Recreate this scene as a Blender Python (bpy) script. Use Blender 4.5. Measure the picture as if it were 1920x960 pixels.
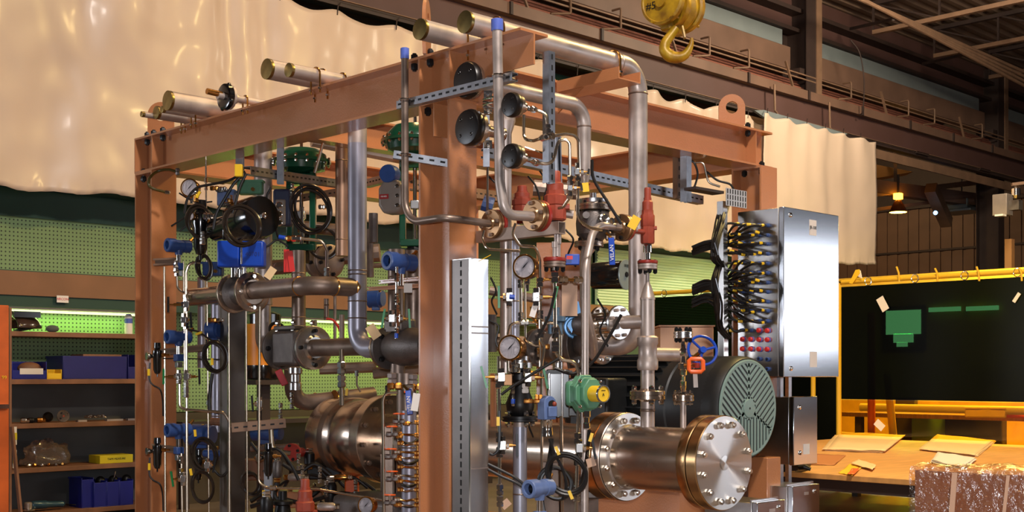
import bpy, math, random
from mathutils import Vector, Matrix, noise
random.seed(7)
for o in list(bpy.data.objects): bpy.data.objects.remove(o)
SC = bpy.context.scene; COL = SC.collection
V = Vector
# ---------------------------------------------------------------- camera (level, 1.5 m above the floor)
F, CX, HY, CZ = 2284., 960., 700., 1.5
FW = V((.6985, .7155, 0)).normalized(); RT = V((FW.y, -FW.x, 0)); UP = V((0, 0, 1))
cd = bpy.data.cameras.new('camera'); cam = bpy.data.objects.new('camera', cd); COL.objects.link(cam)
cam.location = (0, 0, CZ); cam.rotation_euler = (math.pi/2, 0, math.atan2(-FW.x, FW.y))
cd.sensor_width = 36; cd.lens = F/1920*36; cd.shift_y = (HY-480)/1920; cd.clip_end = 200; cd.clip_start = .05
SC.camera = cam
vs = SC.view_settings; vs.view_transform = 'Standard'; vs.look = 'None'; vs.gamma = 1; vs.use_curve_mapping = False
vs.exposure = 0.0
W = bpy.data.worlds.new('world'); SC.world = W; W.use_nodes = True
W.node_tree.nodes['Background'].inputs[0].default_value = (.80, .66, .66, 1)
W.node_tree.nodes['Background'].inputs[1].default_value = .042
def area(name, loc, target, sx, sy, power, col):
    l = bpy.data.lights.new(name, 'AREA'); l.shape = 'RECTANGLE'; l.size = sx; l.size_y = sy; l.energy = power; l.color = col
    o = bpy.data.objects.new(name, l); COL.objects.link(o); o.location = loc
    o.rotation_euler = (V(target)-V(loc)).to_track_quat('-Z', 'Y').to_euler(); return o
# high bay lamps over the bay, daylight through the bay doors on the right, the camera's flash
area('bay_lamp_light', (3.2, .2, 8.0), (7, 5.6, 2), .7, .7, 640, (1, .91, .84))
area('bay_lamp_light', (8.0, 7.5, 8.1), (9.5, 12, 3), 1.0, 1.0, 50, (1, .84, .68))
area('bay_lamp_light', (1.6, 4.5, 8.1), (7, 12, 3.5), .8, .8, 25, (1, .86, .74))
area('bay_lamp_light', (12.0, 6.5, 8.0), (14, 12, 4), 1.0, 1.0, 70, (1, .86, .70))
area('bay_lamp_light', (10.5, 4.2, 7.8), (11.3, 5.6, 0), .7, .7, 600, (1, .72, .26))
area('bay_lamp_light', (6.0, 6.6, 8.2), (6.0, 6.8, 0), .8, .8, 90, (1, .60, .24))
area('bay_lamp_light', (17.8, 7.6, 8.0), (19.3, 12, 4.2), 1.0, 1.0, 430, (1, .85, .62))
area('bay_lamp_light', (22.0, 6.0, 6.0), (26, 12, 8.4), 1.5, 1.5, 34, (1, .80, .62))
area('bay_door_daylight', (-2.4, 11.7, 2.3), (4.5, 5.3, 1.9), 2.0, 1.2, 170, (.86, .90, 1))
area('bay_door_daylight', (17.5, -5.6, 2.9), (8, 4.0, 2.0), 9.0, 1.9, 260, (.86, .90, 1))
area('far_bay_fill', (27.0, 19.0, 7.5), (34, 20, 4.5), 1.5, 1.5, 190, (1, .66, .34))  # unseen area light added to brighten the far bay's wall and crane
fl = bpy.data.lights.new('camera_flash', 'POINT'); fl.energy = 640; fl.shadow_soft_size = .03; fl.color = (.92, .94, 1)
fo = bpy.data.objects.new('camera_flash', fl); COL.objects.link(fo); fo.location = V((0, 0, 1.62))-FW*.02
# ---------------------------------------------------------------- helpers
def pt(px, py, k='D', v=8.):
    d = FW + RT*((px-CX)/F) + UP*((HY-py)/F)
    if k == 'D': t = v
    elif k == 'X': t = v/d.x
    elif k == 'Y': t = v/d.y
    else: t = (v-CZ)/d.z
    return V((0, 0, CZ)) + d*t
def q(a): return a if isinstance(a, Vector) else (pt(*a) if len(a) == 4 else V(a))
def rad(px, D): return px*D/F
def s2l(c):
    c /= 255.; return c/12.92 if c <= .04045 else ((c+.055)/1.055)**2.4
MATS = {}
def tinted(name, rgb, gloss=.08, rough=.15):
    m = bpy.data.materials.new(name); m.use_nodes = True; N = m.node_tree.nodes; L = m.node_tree.links; N.remove(N['Principled BSDF'])
    t = N.new('ShaderNodeBsdfTransparent'); t.inputs[0].default_value = tuple(s2l(x) for x in rgb)+(1,); g = N.new('ShaderNodeBsdfGlossy'); g.inputs['Roughness'].default_value = rough
    mx = N.new('ShaderNodeMixShader'); mx.inputs[0].default_value = gloss; L.new(t.outputs[0], mx.inputs[1]); L.new(g.outputs[0], mx.inputs[2]); L.new(mx.outputs[0], N['Material Output'].inputs[0]); return m
def mat(name, rgb, metal=0., rough=.5, var=.0, vs_=8., bump=0., bs=40., coat=0., emit=0., trans=0., aniso=0., rvar=0., streak=None, dirt=None):
    if name in MATS: return MATS[name]
    m = bpy.data.materials.new(name); m.use_nodes = True; nt = m.node_tree; N = nt.nodes; L = nt.links
    b = N['Principled BSDF']; c = tuple(s2l(x) for x in rgb)+(1,)
    b.inputs['Base Color'].default_value = c; b.inputs['Metallic'].default_value = metal; b.inputs['Roughness'].default_value = rough
    if coat: b.inputs['Coat Weight'].default_value = coat; b.inputs['Coat Roughness'].default_value = .12
    if trans: b.inputs['Transmission Weight'].default_value = trans
    if aniso: b.inputs['Anisotropic'].default_value = aniso
    if emit: b.inputs['Emission Color'].default_value = c; b.inputs['Emission Strength'].default_value = emit
    if var or bump or rvar or dirt:
        tc = N.new('ShaderNodeTexCoord'); mp = N.new('ShaderNodeMapping'); L.new(tc.outputs['Object'], mp.inputs[0])
        if streak: mp.inputs['Scale'].default_value = streak
        nz = N.new('ShaderNodeTexNoise'); nz.inputs['Scale'].default_value = vs_; nz.inputs['Detail'].default_value = 5
        L.new(mp.outputs[0], nz.inputs['Vector'])
    if var or dirt:
        mx = N.new('ShaderNodeMix'); mx.data_type = 'RGBA'; rp = N.new('ShaderNodeMapRange')
        rp.inputs[1].default_value = .3; rp.inputs[2].default_value = .7
        L.new(nz.outputs['Fac'], rp.inputs[0]); L.new(rp.outputs[0], mx.inputs['Factor'])
        mx.inputs['A'].default_value = tuple(x*(1-var) for x in c[:3])+(1,)
        mx.inputs['B'].default_value = tuple(min(1, x*(1+var)) for x in c[:3])+(1,)
        if dirt: mx.inputs['A'].default_value = tuple(s2l(x) for x in dirt)+(1,); mx.inputs['B'].default_value = c
        L.new(mx.outputs['Result'], b.inputs['Base Color'])
    if rvar:
        r2 = N.new('ShaderNodeMapRange'); r2.inputs[1].default_value = .3; r2.inputs[2].default_value = .7
        r2.inputs[3].default_value = max(.03, rough-rvar); r2.inputs[4].default_value = rough+rvar
        L.new(nz.outputs['Fac'], r2.inputs[0]); L.new(r2.outputs[0], b.inputs['Roughness'])
    if bump:
        n2 = N.new('ShaderNodeTexNoise'); n2.inputs['Scale'].default_value = bs; n2.inputs['Detail'].default_value = 3
        L.new(mp.outputs[0], n2.inputs['Vector'])
        bp = N.new('ShaderNodeBump'); bp.inputs['Strength'].default_value = bump; bp.inputs['Distance'].default_value = .01
        L.new(n2.outputs['Fac'], bp.inputs['Height']); L.new(bp.outputs[0], b.inputs['Normal'])
    MATS[name] = m; return m
PAINT = mat('primer_brown', (180, 118, 76), 0, .34, .06, 2, .12, 90, coat=.5, rvar=.06)
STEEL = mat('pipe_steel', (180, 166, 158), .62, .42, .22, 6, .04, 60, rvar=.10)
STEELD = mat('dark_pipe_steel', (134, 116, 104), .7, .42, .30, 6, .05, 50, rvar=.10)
STEELB = mat('bright_steel', (214, 206, 196), 1, .20, .08, 10, rvar=.06)
TUBE = mat('tubing_steel', (205, 190, 170), 1, .24, .08, 12)
BRUSH = mat('brushed_steel', (200, 198, 196), 1, .27, .05, 12)
BRUSHD = mat('brushed_steel_cylinder', (186, 168, 152), .95, .24, .05, 3, rvar=.04)
GALV = mat('galvanised_strut', (168, 170, 176), 1, .38, .14, 20)
CAST = mat('cast_grey', (112, 104, 100), .75, .46, .18, 12, .15, 120)
CHROME = mat('chrome', (226, 222, 215), 1, .12)
BRASS = mat('brass_fitting', (205, 150, 80), 1, .24)
BLACKP = mat('black_plastic', (16, 15, 15), 0, .16, coat=.5)
BLACKR = mat('black_rubber', (22, 19, 18), 0, .42)
BLACKM = mat('black_oxide', (24, 23, 24), .3, .4)
DARKI = mat('dark_interior', (12, 11, 11), 0, .7)
BLUET = mat('transmitter_blue', (44, 72, 128), 0, .38, .12, 20, .1, 80)
BLUEG = mat('grey_blue_paint', (96, 116, 160), 0, .42, .08, 20)
BLUEB = mat('bright_blue', (18, 66, 170), 0, .34, .08, 10)
BLUEC = mat('blue_cap', (86, 106, 190), 0, .45)
GREEND = mat('actuator_green', (14, 66, 44), 0, .22, .08, 6, coat=.4)
GREENG = mat('detector_green', (84, 136, 104), 0, .42, .08, 16)
GREENH = mat('handle_green', (22, 112, 58), 0, .35)
REDB = mat('relief_red_brown', (150, 62, 42), 0, .5, .14, 14, .12, 60)
RED = mat('red_plastic', (206, 44, 38), 0, .4)
ORANGE = mat('orange_handle', (232, 96, 30), 0, .4)
ORANGET = mat('orange_tank', (226, 138, 20), 0, .4, .05)
YELLOW = mat('yellow_tag', (236, 190, 30), 0, .45)
WHITE = mat('white_paper', (226, 218, 210), 0, .6)
DIAL = mat('dial_white', (214, 208, 214), 0, .25, coat=.5)
MOTOR = mat('motor_grey_green', (26, 27, 28), 0, .45, .08, 6)
MOTORF = mat('fan_cover', (122, 146, 138), 0, .42, .05, 9)
BLOCKY = mat('crane_yellow', (176, 142, 24), .1, .42, .30, 9, .15, 40, dirt=(120, 84, 14))
GREYBOX = mat('grey_enclosure', (134, 122, 112), .2, .42, .08)
class MB:
    def __init__(s): s.v = []; s.f = []
    def add(s, vs, fs):
        n = len(s.v); s.v += [V(x) for x in vs]; s.f += [tuple(i+n for i in f) for f in fs]; return s
    def bx(s, x0, x1, y0, y1, z0, z1):
        return s.add([(x0,y0,z0),(x1,y0,z0),(x1,y1,z0),(x0,y1,z0),(x0,y0,z1),(x1,y0,z1),(x1,y1,z1),(x0,y1,z1)],
                     [(0,3,2,1),(4,5,6,7),(0,1,5,4),(1,2,6,5),(2,3,7,6),(3,0,4,7)])
    def box(s, c, sx, sy, sz, A=None):       # A: 3x3 axes as columns
        c = V(c); A = A or Matrix.Identity(3)
        P = [c + A @ V((i*sx/2, j*sy/2, k*sz/2)) for k in (-1,1) for (i,j) in ((-1,-1),(1,-1),(1,1),(-1,1))]
        return s.add(P, [(0,3,2,1),(4,5,6,7),(0,1,5,4),(1,2,6,5),(2,3,7,6),(3,0,4,7)])
    def bar(s, p0, p1, w, h, up=UP):
        p0, p1 = V(p0), V(p1); d = (p1-p0); L = d.length; d.normalize(); r = d.cross(up)
        r = r.normalized() if r.length > 1e-4 else V((1,0,0)); u = r.cross(d)
        return s.box((p0+p1)/2, L, w, h, Matrix((d, r, u)).transposed())
    def lathe(s, prof, o, ax, n=24, ph=0., caps=True):
        o = V(o); ax = V(ax).normalized(); u = ax.orthogonal().normalized(); w = ax.cross(u); P = []; Fs = []
        for r, h in prof:
            for i in range(n):
                a = 2*math.pi*i/n+ph; P.append(o + ax*h + (u*math.cos(a)+w*math.sin(a))*max(r, 1e-5))
        m = len(prof)
        for j in range(m-1):
            for i in range(n):
                a, b = j*n+i, j*n+(i+1) % n; Fs.append((a, b, b+n, a+n))
        if caps and prof[0][0] > 1e-4 and prof[0] != prof[-1]: Fs.append(tuple(range(n-1, -1, -1)))
        if caps and prof[-1][0] > 1e-4 and prof[0] != prof[-1]: Fs.append(tuple((m-1)*n+i for i in range(n)))
        return s.add(P, Fs)
    def cyl(s, p0, p1, r, r1=None, n=20):
        p0, p1 = V(p0), V(p1); L = (p1-p0).length
        return s.lathe([(r, 0), (r if r1 is None else r1, L)], p0, p1-p0, n)
    def sph(s, c, r, n=16, sc=(1,1,1), m=10):
        P = []; Fs = []
        for j in range(m+1):
            t = math.pi*j/m
            for i in range(n):
                a = 2*math.pi*i/n; P.append(V(c)+V((r*sc[0]*math.sin(t)*math.cos(a), r*sc[1]*math.sin(t)*math.sin(a), r*sc[2]*math.cos(t))))
        for j in range(m):
            for i in range(n):
                a, b = j*n+i, j*n+(i+1) % n; Fs.append((a, a+n, b+n, b))
        return s.add(P, Fs)
    def sweep(s, P, r, n=12, closed=False):
        P = [V(p) for p in P]; m = len(P); R = []; Fs = []
        u = None
        for i in range(m):
            a = P[i-1] if (i or closed) else P[i]; b = P[(i+1) % m] if (i < m-1 or closed) else P[i]
            t = (b-a).normalized()
            u = t.orthogonal().normalized() if u is None else (u - t*u.dot(t)).normalized()
            w = t.cross(u); rr = r[i] if isinstance(r, (list, tuple)) else r
            R += [P[i] + (u*math.cos(2*math.pi*k/n)+w*math.sin(2*math.pi*k/n))*rr for k in range(n)]
        for j in range(m if closed else m-1):
            for k in range(n):
                a, b = j*n+k, j*n+(k+1) % n; c_, d_ = ((j+1) % m)*n+(k+1) % n, ((j+1) % m)*n+k
                Fs.append((a, b, c_, d_))
        if not closed: Fs += [tuple(range(n-1, -1, -1)), tuple((m-1)*n+k for k in range(n))]
        return s.add(R, Fs)
    def tube(s, P, r, bend=None, n=14, k=7):
        P = [V(p) for p in P]; bend = bend or r*3; Q = [P[0]]
        for i in range(1, len(P)-1):
            a, b, c = P[i-1], P[i], P[i+1]; d1 = (a-b); d2 = (c-b); l1, l2 = d1.length, d2.length
            d1.normalize(); d2.normalize(); ang = d1.angle(d2, math.pi)
            if ang > 3.08: Q.append(b); continue
            t = min(bend/math.tan(ang/2), l1*.48, l2*.48); p, p2 = b+d1*t, b+d2*t
            rr = t*math.tan(ang/2); cen = b + (d1+d2).normalized()*(rr/math.sin(ang/2))
            e1, e2 = p-cen, p2-cen; th = e1.angle(e2, 0)
            for j in range(k+1):
                f = j/k; s1 = math.sin((1-f)*th)/math.sin(th); s2 = math.sin(f*th)/math.sin(th); Q.append(cen+e1*s1+e2*s2)
        Q.append(P[-1]); return s.sweep(Q, r, n)
    def cable(s, P, r, n=8, k=7, closed=False):
        return s.sweep(spline(P, k, closed), r, n, closed)
    def ext(s, poly, vec):                   # poly: list of 3D points (planar), extruded by vec
        n = len(poly); vec = V(vec); P = [V(p) for p in poly]+[V(p)+vec for p in poly]
        return s.add(P, [tuple(range(n-1, -1, -1)), tuple(range(n, 2*n))]+[(i, (i+1) % n, n+(i+1) % n, n+i) for i in range(n)])
    def extx(s, prof, x0, x1): return s.ext([(x0, a, b) for a, b in prof], (x1-x0, 0, 0))
    def exty(s, prof, y0, y1): return s.ext([(a, y0, b) for a, b in prof], (0, y1-y0, 0))
    def extz(s, prof, z0, z1): return s.ext([(a, b, z0) for a, b in prof], (0, 0, z1-z0))
def spline(P, k=7, closed=False):
    P = [V(p) for p in P]; n = len(P); Q = []
    for i in range(n if closed else n-1):
        if closed: a, b, c, d = P[i-1], P[i], P[(i+1) % n], P[(i+2) % n]
        else: b, c = P[i], P[i+1]; a = P[i-1] if i else b*2-c; d = P[i+2] if i+2 < n else c*2-b
        for j in range(k):
            t = j/k; Q.append(.5*((2*b)+(c-a)*t+(2*a-5*b+4*c-d)*t*t+(3*b-a-3*c+d)*t**3))
    if not closed: Q.append(P[-1])
    return Q
def mk(name, mb, m, origin=None, smooth=35, bev=0):
    o0 = V(origin) if origin is not None else V((0,0,0))
    me = bpy.data.meshes.new(name); me.from_pydata([v-o0 for v in mb.v], [], mb.f); me.validate()
    if m: me.materials.append(m)
    if smooth:
        me.shade_smooth(); me.set_sharp_from_angle(angle=math.radians(smooth))
    o = bpy.data.objects.new(name, me); COL.objects.link(o)
    if bev:
        b = o.modifiers.new('bevel', 'BEVEL'); b.width = bev; b.segments = 2; b.limit_method = 'ANGLE'; b.angle_limit = math.radians(40); b.harden_normals = False
    return o
def tag(o, label=None, cat=None, group=None, kind=None):
    if label: o['label'] = label
    if cat: o['category'] = cat
    if group: o['group'] = group
    if kind: o['kind'] = kind
    return o
def T(name, label, cat, loc, group=None):
    o = bpy.data.objects.new(name, None); o.empty_display_size = .05; COL.objects.link(o); o.location = loc; return tag(o, label, cat, group)
def wl(o):
    l = V(o.location)
    while o.parent: o = o.parent; l += V(o.location)
    return l
def part(name, mb, m, parent, label=None, smooth=35, bev=0):
    o = mk(name, mb, m, wl(parent), smooth, bev); o.parent = parent
    if label: o['label'] = label
    return o
def solo(name, label, cat, mb, m, group=None, smooth=35, bev=0):
    xs = [v.x for v in mb.v]; ys = [v.y for v in mb.v]; zs = [v.z for v in mb.v]
    c = V(((min(xs)+max(xs))/2, (min(ys)+max(ys))/2, min(zs)))
    o = mk(name, mb, m, c, smooth, bev); o.location = c; return tag(o, label, cat, group)
def struct(name, mb, m, smooth=0, bev=0):
    o = mk(name, mb, m, None, smooth, bev); o['kind'] = 'structure'; return o
BC = {}
def bolt(parent, c, ax, r, L, m=None, name='bolt', head=True):
    m = m or BLACKM; key = (round(r, 4), round(L, 4), m.name, head)
    if key not in BC:
        b = MB(); h = r*1.5
        b.lathe([(r*.55, -L/2-h*1.25), (r*.55, L/2+h*1.25)], (0,0,0), (0,0,1), 10)
        b.lathe([(r*.9, L/2), (r, L/2+.15*h), (r, L/2+.85*h), (r*.9, L/2+h)], (0,0,0), (0,0,1), 6)
        if head: b.lathe([(r*.9, -L/2-h), (r, -L/2-.85*h), (r, -L/2-.15*h), (r*.9, -L/2)], (0,0,0), (0,0,1), 6)
        me = bpy.data.meshes.new('bolt'); me.from_pydata(b.v, [], b.f); me.materials.append(m)
        me.shade_smooth(); me.set_sharp_from_angle(angle=math.radians(35)); BC[key] = me
    o = bpy.data.objects.new(name, BC[key]); COL.objects.link(o); o.parent = parent
    o.location = V(c)-wl(parent); o.rotation_mode = 'QUATERNION'; o.rotation_quaternion = V(ax).to_track_quat('Z', 'Y'); return o
def flange(parent, c, ax, R, t, n=4, rb=None, m=None, bm=None, gap=.004, pair=True, ri=0, hub=None, name='flange', ph=.4):
    """a bolted flange pair round c"""
    m = m or STEEL; ax = V(ax).normalized(); c = V(c); rb = rb or R*.12
    f = MB(); t2 = t if not pair else t*2+gap
    f.lathe([(R*.96, -t2/2), (R, -t2/2+.003), (R, (-gap/2 if pair else 0)-.001)]+([(R*.93, -gap/2), (R*.93, gap/2), (R, gap/2+.001)] if pair else [])+[(R, t2/2-.003), (R*.96, t2/2)], c, ax, 40)
    if hub: f.lathe([(hub*1.3, -t2/2-R*.12), (hub*1.55, -t2/2)], c, ax, 28); f.lathe([(hub*1.55, t2/2), (hub*1.3, t2/2+R*.12)], c, ax, 28)
    o = part(name, f, m, parent); u = ax.orthogonal().normalized(); w = ax.cross(u)
    for i in range(n):
        a = 2*math.pi*(i+ph)/n; bolt(o, c+(u*math.cos(a)+w*math.sin(a))*R*.78, ax, rb, t2, bm)
    return o
def text(parent, s, c, right, up, size, m, name='lettering', depth=.0015):
    cu = bpy.data.curves.new('t', 'FONT'); cu.body = s; cu.size = size; cu.align_x = 'CENTER'; cu.align_y = 'CENTER'; cu.extrude = depth/2; cu.resolution_u = 2
    ob = bpy.data.objects.new('t', cu); COL.objects.link(ob); bpy.context.view_layer.update()
    me = bpy.data.meshes.new_from_object(ob.evaluated_get(bpy.context.evaluated_depsgraph_get())); bpy.data.objects.remove(ob)
    right = V(right).normalized(); up = V(up); up = (up-right*up.dot(right)).normalized(); n = right.cross(up); o0 = wl(parent)
    for v in me.vertices: v.co = V(c)-o0+right*v.co.x+up*v.co.y+n*(v.co.z+depth/2)
    me.materials.clear(); me.materials.append(m)
    o = bpy.data.objects.new(name, me); COL.objects.link(o); o.parent = parent; return o
def tubing(label, P, r=.0065, m=None, bend=.03, name='tubing', cat='tube', group=None, nuts=()):
    P = [q(p) for p in P]
    if not nuts: return solo(name, label, cat, MB().tube(P, r, bend, 10, 5), m or TUBE, group)
    t = T(name, label, cat, P[0], group); part('tube', MB().tube(P, r, bend, 10, 5), m or TUBE, t)
    for a in nuts:
        a = q(a); b = min(range(len(P)-1), key=lambda i: (seg(a, P[i], P[i+1])-a).length); d = (P[b+1]-P[b]).normalized(); a = seg(a, P[b], P[b+1])
        part('compression_nut', MB().lathe([(r*1.5, -r*3), (r*2.1, -r*2.6), (r*2.1, -r*.4), (r*1.5, -r*.3), (r*1.5, r*.3), (r*2.1, r*.4), (r*2.1, r*2.6), (r*1.5, r*3)], a, d, 6), CHROME, t)
    return t
def seg(p, a, b):
    d = b-a; L = d.length_squared; k = max(0, min(1, (p-a).dot(d)/L)) if L else 0; return a+d*k
AX, AY, AZ = V((1,0,0)), V((0,1,0)), V((0,0,1))
# ================================================================ THE HALL
CURT = mat('vinyl_curtain', (200, 177, 158), 0, .40, .05, 1.0, .16, 4, coat=.05, rvar=.08)
FLOORM = mat('concrete_floor', (112, 96, 84), 0, .55, .15, 2)
GIRD = mat('girder_paint', (84, 58, 54), 0, .6, .16, 2, dirt=(78, 52, 46))
GIRDL = mat('girder_flange_paint', (106, 80, 66), 0, .55, .16, 2)
DUST = mat('dusty_steel', (120, 92, 72), .1, .6, .2, 3)
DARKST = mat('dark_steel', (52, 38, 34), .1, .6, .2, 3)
PINK = mat('rail_paint', (146, 92, 76), .2, .5, .15, 6)
GLZ = mat('strip_glazing', (116, 124, 126), 0, .35, .06, 3)
WOOD = mat('shelf_wood', (128, 86, 60), 0, .6, .25, 5, streak=(1, 8, 1))
TAN = mat('tan_board', (128, 88, 58), 0, .6, .10, 3)
DGREEN = mat('dark_green_paint', (30, 62, 48), 0, .5, .1, 3)
SIDING = mat('ribbed_siding', (110, 82, 62), 0, .6, .1, 2)
DECK = mat('roof_deck', (104, 84, 70), .1, .6, .12, 2)
def pegmat(name, rgb):
    m = bpy.data.materials.new(name); m.use_nodes = True; N = m.node_tree.nodes; L = m.node_tree.links; b = N['Principled BSDF']
    b.inputs['Roughness'].default_value = .5; tc = N.new('ShaderNodeTexCoord'); vm = N.new('ShaderNodeVectorMath'); vm.operation = 'SCALE'
    vm.inputs['Scale'].default_value = 1/.042; L.new(tc.outputs['Object'], vm.inputs[0]); fr = N.new('ShaderNodeVectorMath'); fr.operation = 'FRACTION'; L.new(vm.outputs[0], fr.inputs[0])
    sb = N.new('ShaderNodeVectorMath'); sb.operation = 'SUBTRACT'; sb.inputs[1].default_value = (.5, 0, .5); L.new(fr.outputs[0], sb.inputs[0])
    ml = N.new('ShaderNodeVectorMath'); ml.operation = 'MULTIPLY'; ml.inputs[1].default_value = (1, 0, 1); L.new(sb.outputs[0], ml.inputs[0])
    ln = N.new('ShaderNodeVectorMath'); ln.operation = 'LENGTH'; L.new(ml.outputs[0], ln.inputs[0])
    lt = N.new('ShaderNodeMath'); lt.operation = 'LESS_THAN'; lt.inputs[1].default_value = .2; L.new(ln.outputs['Value'], lt.inputs[0])
    mx = N.new('ShaderNodeMix'); mx.data_type = 'RGBA'; L.new(lt.outputs[0], mx.inputs['Factor'])
    mx.inputs['A'].default_value = tuple(s2l(x) for x in rgb)+(1,); mx.inputs['B'].default_value = (.012, .018, .01, 1); L.new(mx.outputs['Result'], b.inputs['Base Color']); return m
PEG = pegmat('pegboard_green', (118, 144, 96))
YW = 12.62
struct('floor', MB().bx(-14, 42, -10, 34, -.1, 0), FLOORM)
# corrugated roof deck
def corr_x(mb, x0, x1, y0, y1, z, p=.3, h=.07):
    prof = []; y = y0
    while y < y1:
        prof += [(y, z), (y+p*.35, z), (y+p*.5, z+h), (y+p*.85, z+h)]; y += p
    n = len(prof); vs_ = [(x0, a, b) for a, b in prof]+[(x1, a, b) for a, b in prof]
    mb.add(vs_, [(i, i+1, n+i+1, n+i) for i in range(n-1)]); mb.bx(x0, x1, y0, y1, z+h+.02, z+h+.12)
c = MB(); corr_x(c, -14, 42, -10, 34, 8.75); struct('ceiling', c, DECK)
struct('wall_back', MB().bx(-14, 18.2, YW, YW+.2, 0, 6.0), DGREEN)
def joist(x):
    t = T('roof_joist', 'JOIST', 'roof joist', (x, 2, 8.1)); y0, y1 = -9.6, 12.0
    part('top_chord', MB().bar((x, y0, 8.66), (x, y1, 8.66), .10, .08), DARKST, t); part('bottom_chord', MB().bar((x, y0, 8.1), (x, y1, 8.1), .10, .08), DUST, t)
    n = 16
    for i in range(n):
        a = y0+(y1-y0)*i/n; b = y0+(y1-y0)*(i+1)/n
        part('web_bar', MB().bar((x, a, 8.1), (x, b, 8.66), .03, .03), DARKST, t); part('web_post', MB().bar((x, b, 8.1), (x, b, 8.66), .035, .035, AX), DARKST, t)
    return t
jl = ['rusty open web roof joist crossing the top edge of the view, nearest of the three', 'rusty open web roof joist in the middle, under the ribbed roof deck', 'rusty open web roof joist farthest away, just over the end of the rails']
for x, l in zip((21.5, 24.0, 26.6), jl): joist(x)['label'] = l
# girder line over the curtain
def isec(c0, z0, z1, w, tf, tw): return [(c0-w/2, z0), (c0+w/2, z0), (c0+w/2, z0+tf), (c0+tw/2, z0+tf), (c0+tw/2, z1-tf), (c0+w/2, z1-tf), (c0+w/2, z1), (c0-w/2, z1), (c0-w/2, z1-tf), (c0-tw/2, z1-tf), (c0-tw/2, z0+tf), (c0-w/2, z0+tf)]
g = T('crane_girder', 'long brown girder crossing the hall directly above the hanging curtain', 'girder', (12, 12.3, 6.08))
part('web_plate', MB().bx(-12, 33.4, 12.26, 12.30, 6.08, 6.5), GIRD, g); part('bottom_flange', MB().bx(-12, 33.4, 12.16, 12.42, 6.04, 6.08), DARKST, g)
part('top_angle', MB().bx(-12, 33.4, 12.14, 12.42, 6.5, 6.66), GIRDL, g, 'lighter brown top angle')
for x in [9.9+1.9*i for i in range(14)]: part('splice_clip', MB().bx(x, x+.05, 12.11, 12.15, 6.49, 6.67), DARKST, g)
tr = T('curtain_track', 'dark steel track rail the white curtain hangs from', 'rail', (12, 12.1, 6.0))
part('rail', MB().bx(-12, 30, 12.07, 12.13, 5.97, 6.02), DARKST, tr); part('upper_lip', MB().bx(-12, 30, 12.02, 12.05, 6.03, 6.04), DUST, tr)
part('lower_lip', MB().bx(21.6, 30, 12.10, 12.14, 5.72, 5.9), DUST, tr)
for x in (23.3, 26.2): part('hanger', MB().bx(x, x+.5, 12.02, 12.16, 6.0, 6.04), DARKST, tr)
u = T('runway_beam', 'pale brown deep beam with a glazed strip above it, upper right', 'beam', (20, 12.8, 7.15))
for i, (a, b) in enumerate(((-4, 11.7), (12.1, 19.7), (20.3, 27.9), (28.5, 38))):
    part('beam_segment', MB().bx(a, b, 12.7, 12.95, 7.2, 7.62), GIRDL, u, bev=.01); part('strip_glazing', MB().bx(a+.2, b-.2, 12.75, 12.85, 7.64, 7.92), GLZ, u, 'pale grey green glazed strip')
part('sill_angle', MB().bx(-4, 38, 12.66, 12.9, 7.93, 8.0), DARKST, u)
struct('wall_upper', MB().bx(-12, 40, 12.86, 12.98, 8.0, 8.75), GIRD)
struct('trim_1', MB().bx(-12, 40, 12.6, 12.86, 8.28, 8.36), DARKST)
def ucol(x, lab):
    t = T('building_column', lab, 'column', (x, 12.6, 0))
    part('web', MB().bx(x-.01, x+.01, 12.46, 12.96, 0, 8.7), DARKST, t); part('flange', MB().bx(x-.16, x+.16, 12.44, 12.46, 0, 8.7), DARKST, t)
    part('flange', MB().bx(x-.16, x+.16, 12.96, 12.98, 0, 8.7), DARKST, t); part('cover_plate', MB().bx(x+.16, x+.34, 12.42, 12.44, 6.66, 8.7), DUST, t); part('bracket', MB().bx(x-.3, x+.35, 12.5, 12.7, 7.05, 7.2), DARKST, t)
ucol(20.0, 'dark steel building column rising above the curtain, upper right'); ucol(28.2, 'dark steel building column at the extreme right end of the girder')
rails = [(12.5, 6.74), (12.56, 6.80), (12.62, 6.87), (12.7, 6.95), (12.75, 7.02)]
rlab = ['lowest', 'second lowest', 'middle', 'second highest', 'highest']
for (y, z), l in zip(rails, rlab): solo('conduit', 'long pinkish conduit above the brown girder, %s of five' % l, 'conduit', MB().cyl((-6, y, z), (38, y, z), .022, n=8), PINK, 'conduits along the girder')
ld = T('cable_ladder', 'thin steel bracket ladder hanging in the dark gap above the girder', 'cable ladder', (20, 12.55, 6.7))
for z in (6.98, 7.06): part('side_rail', MB().bar((10, 12.45, z), (38, 12.45, z), .03, .025), DUST, ld)
for i in range(22):
    x = 12.2+i*1.15
    if abs(x-20) < .5 or abs(x-28.2) < .5: continue
    a = MB().tube([(x, 12.6, 7.2), (x, 12.42, 7.2), (x, 12.42, 6.88), (x-.35, 12.5, 6.82)], .018, .03, 8) if i % 3 else MB().bar((x, 12.42, 7.2), (x+.25, 12.42, 6.75), .04, .03)
    part('bracket', a, DUST, ld)
ob = T('conduit_bank', 'bank of four brown conduits slanting up toward the roof, upper right', 'conduit', (24, 11, 8))
for i in range(4):
    part('conduit', MB().cyl(pt(1480+i*13, -60+i*2, 'Y', 10.9), pt(2000, 170+i*11, 'Y', 10.9), .035, n=8), DUST, ob)
for px, py in ((1655, 42), (1790, 108)): part('support_arm', MB().bar(pt(px+20, py-6, 'Y', 10.95), pt(px-60, py+12, 'Y', 12.4), .05, .05), DARKST, ob)
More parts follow.
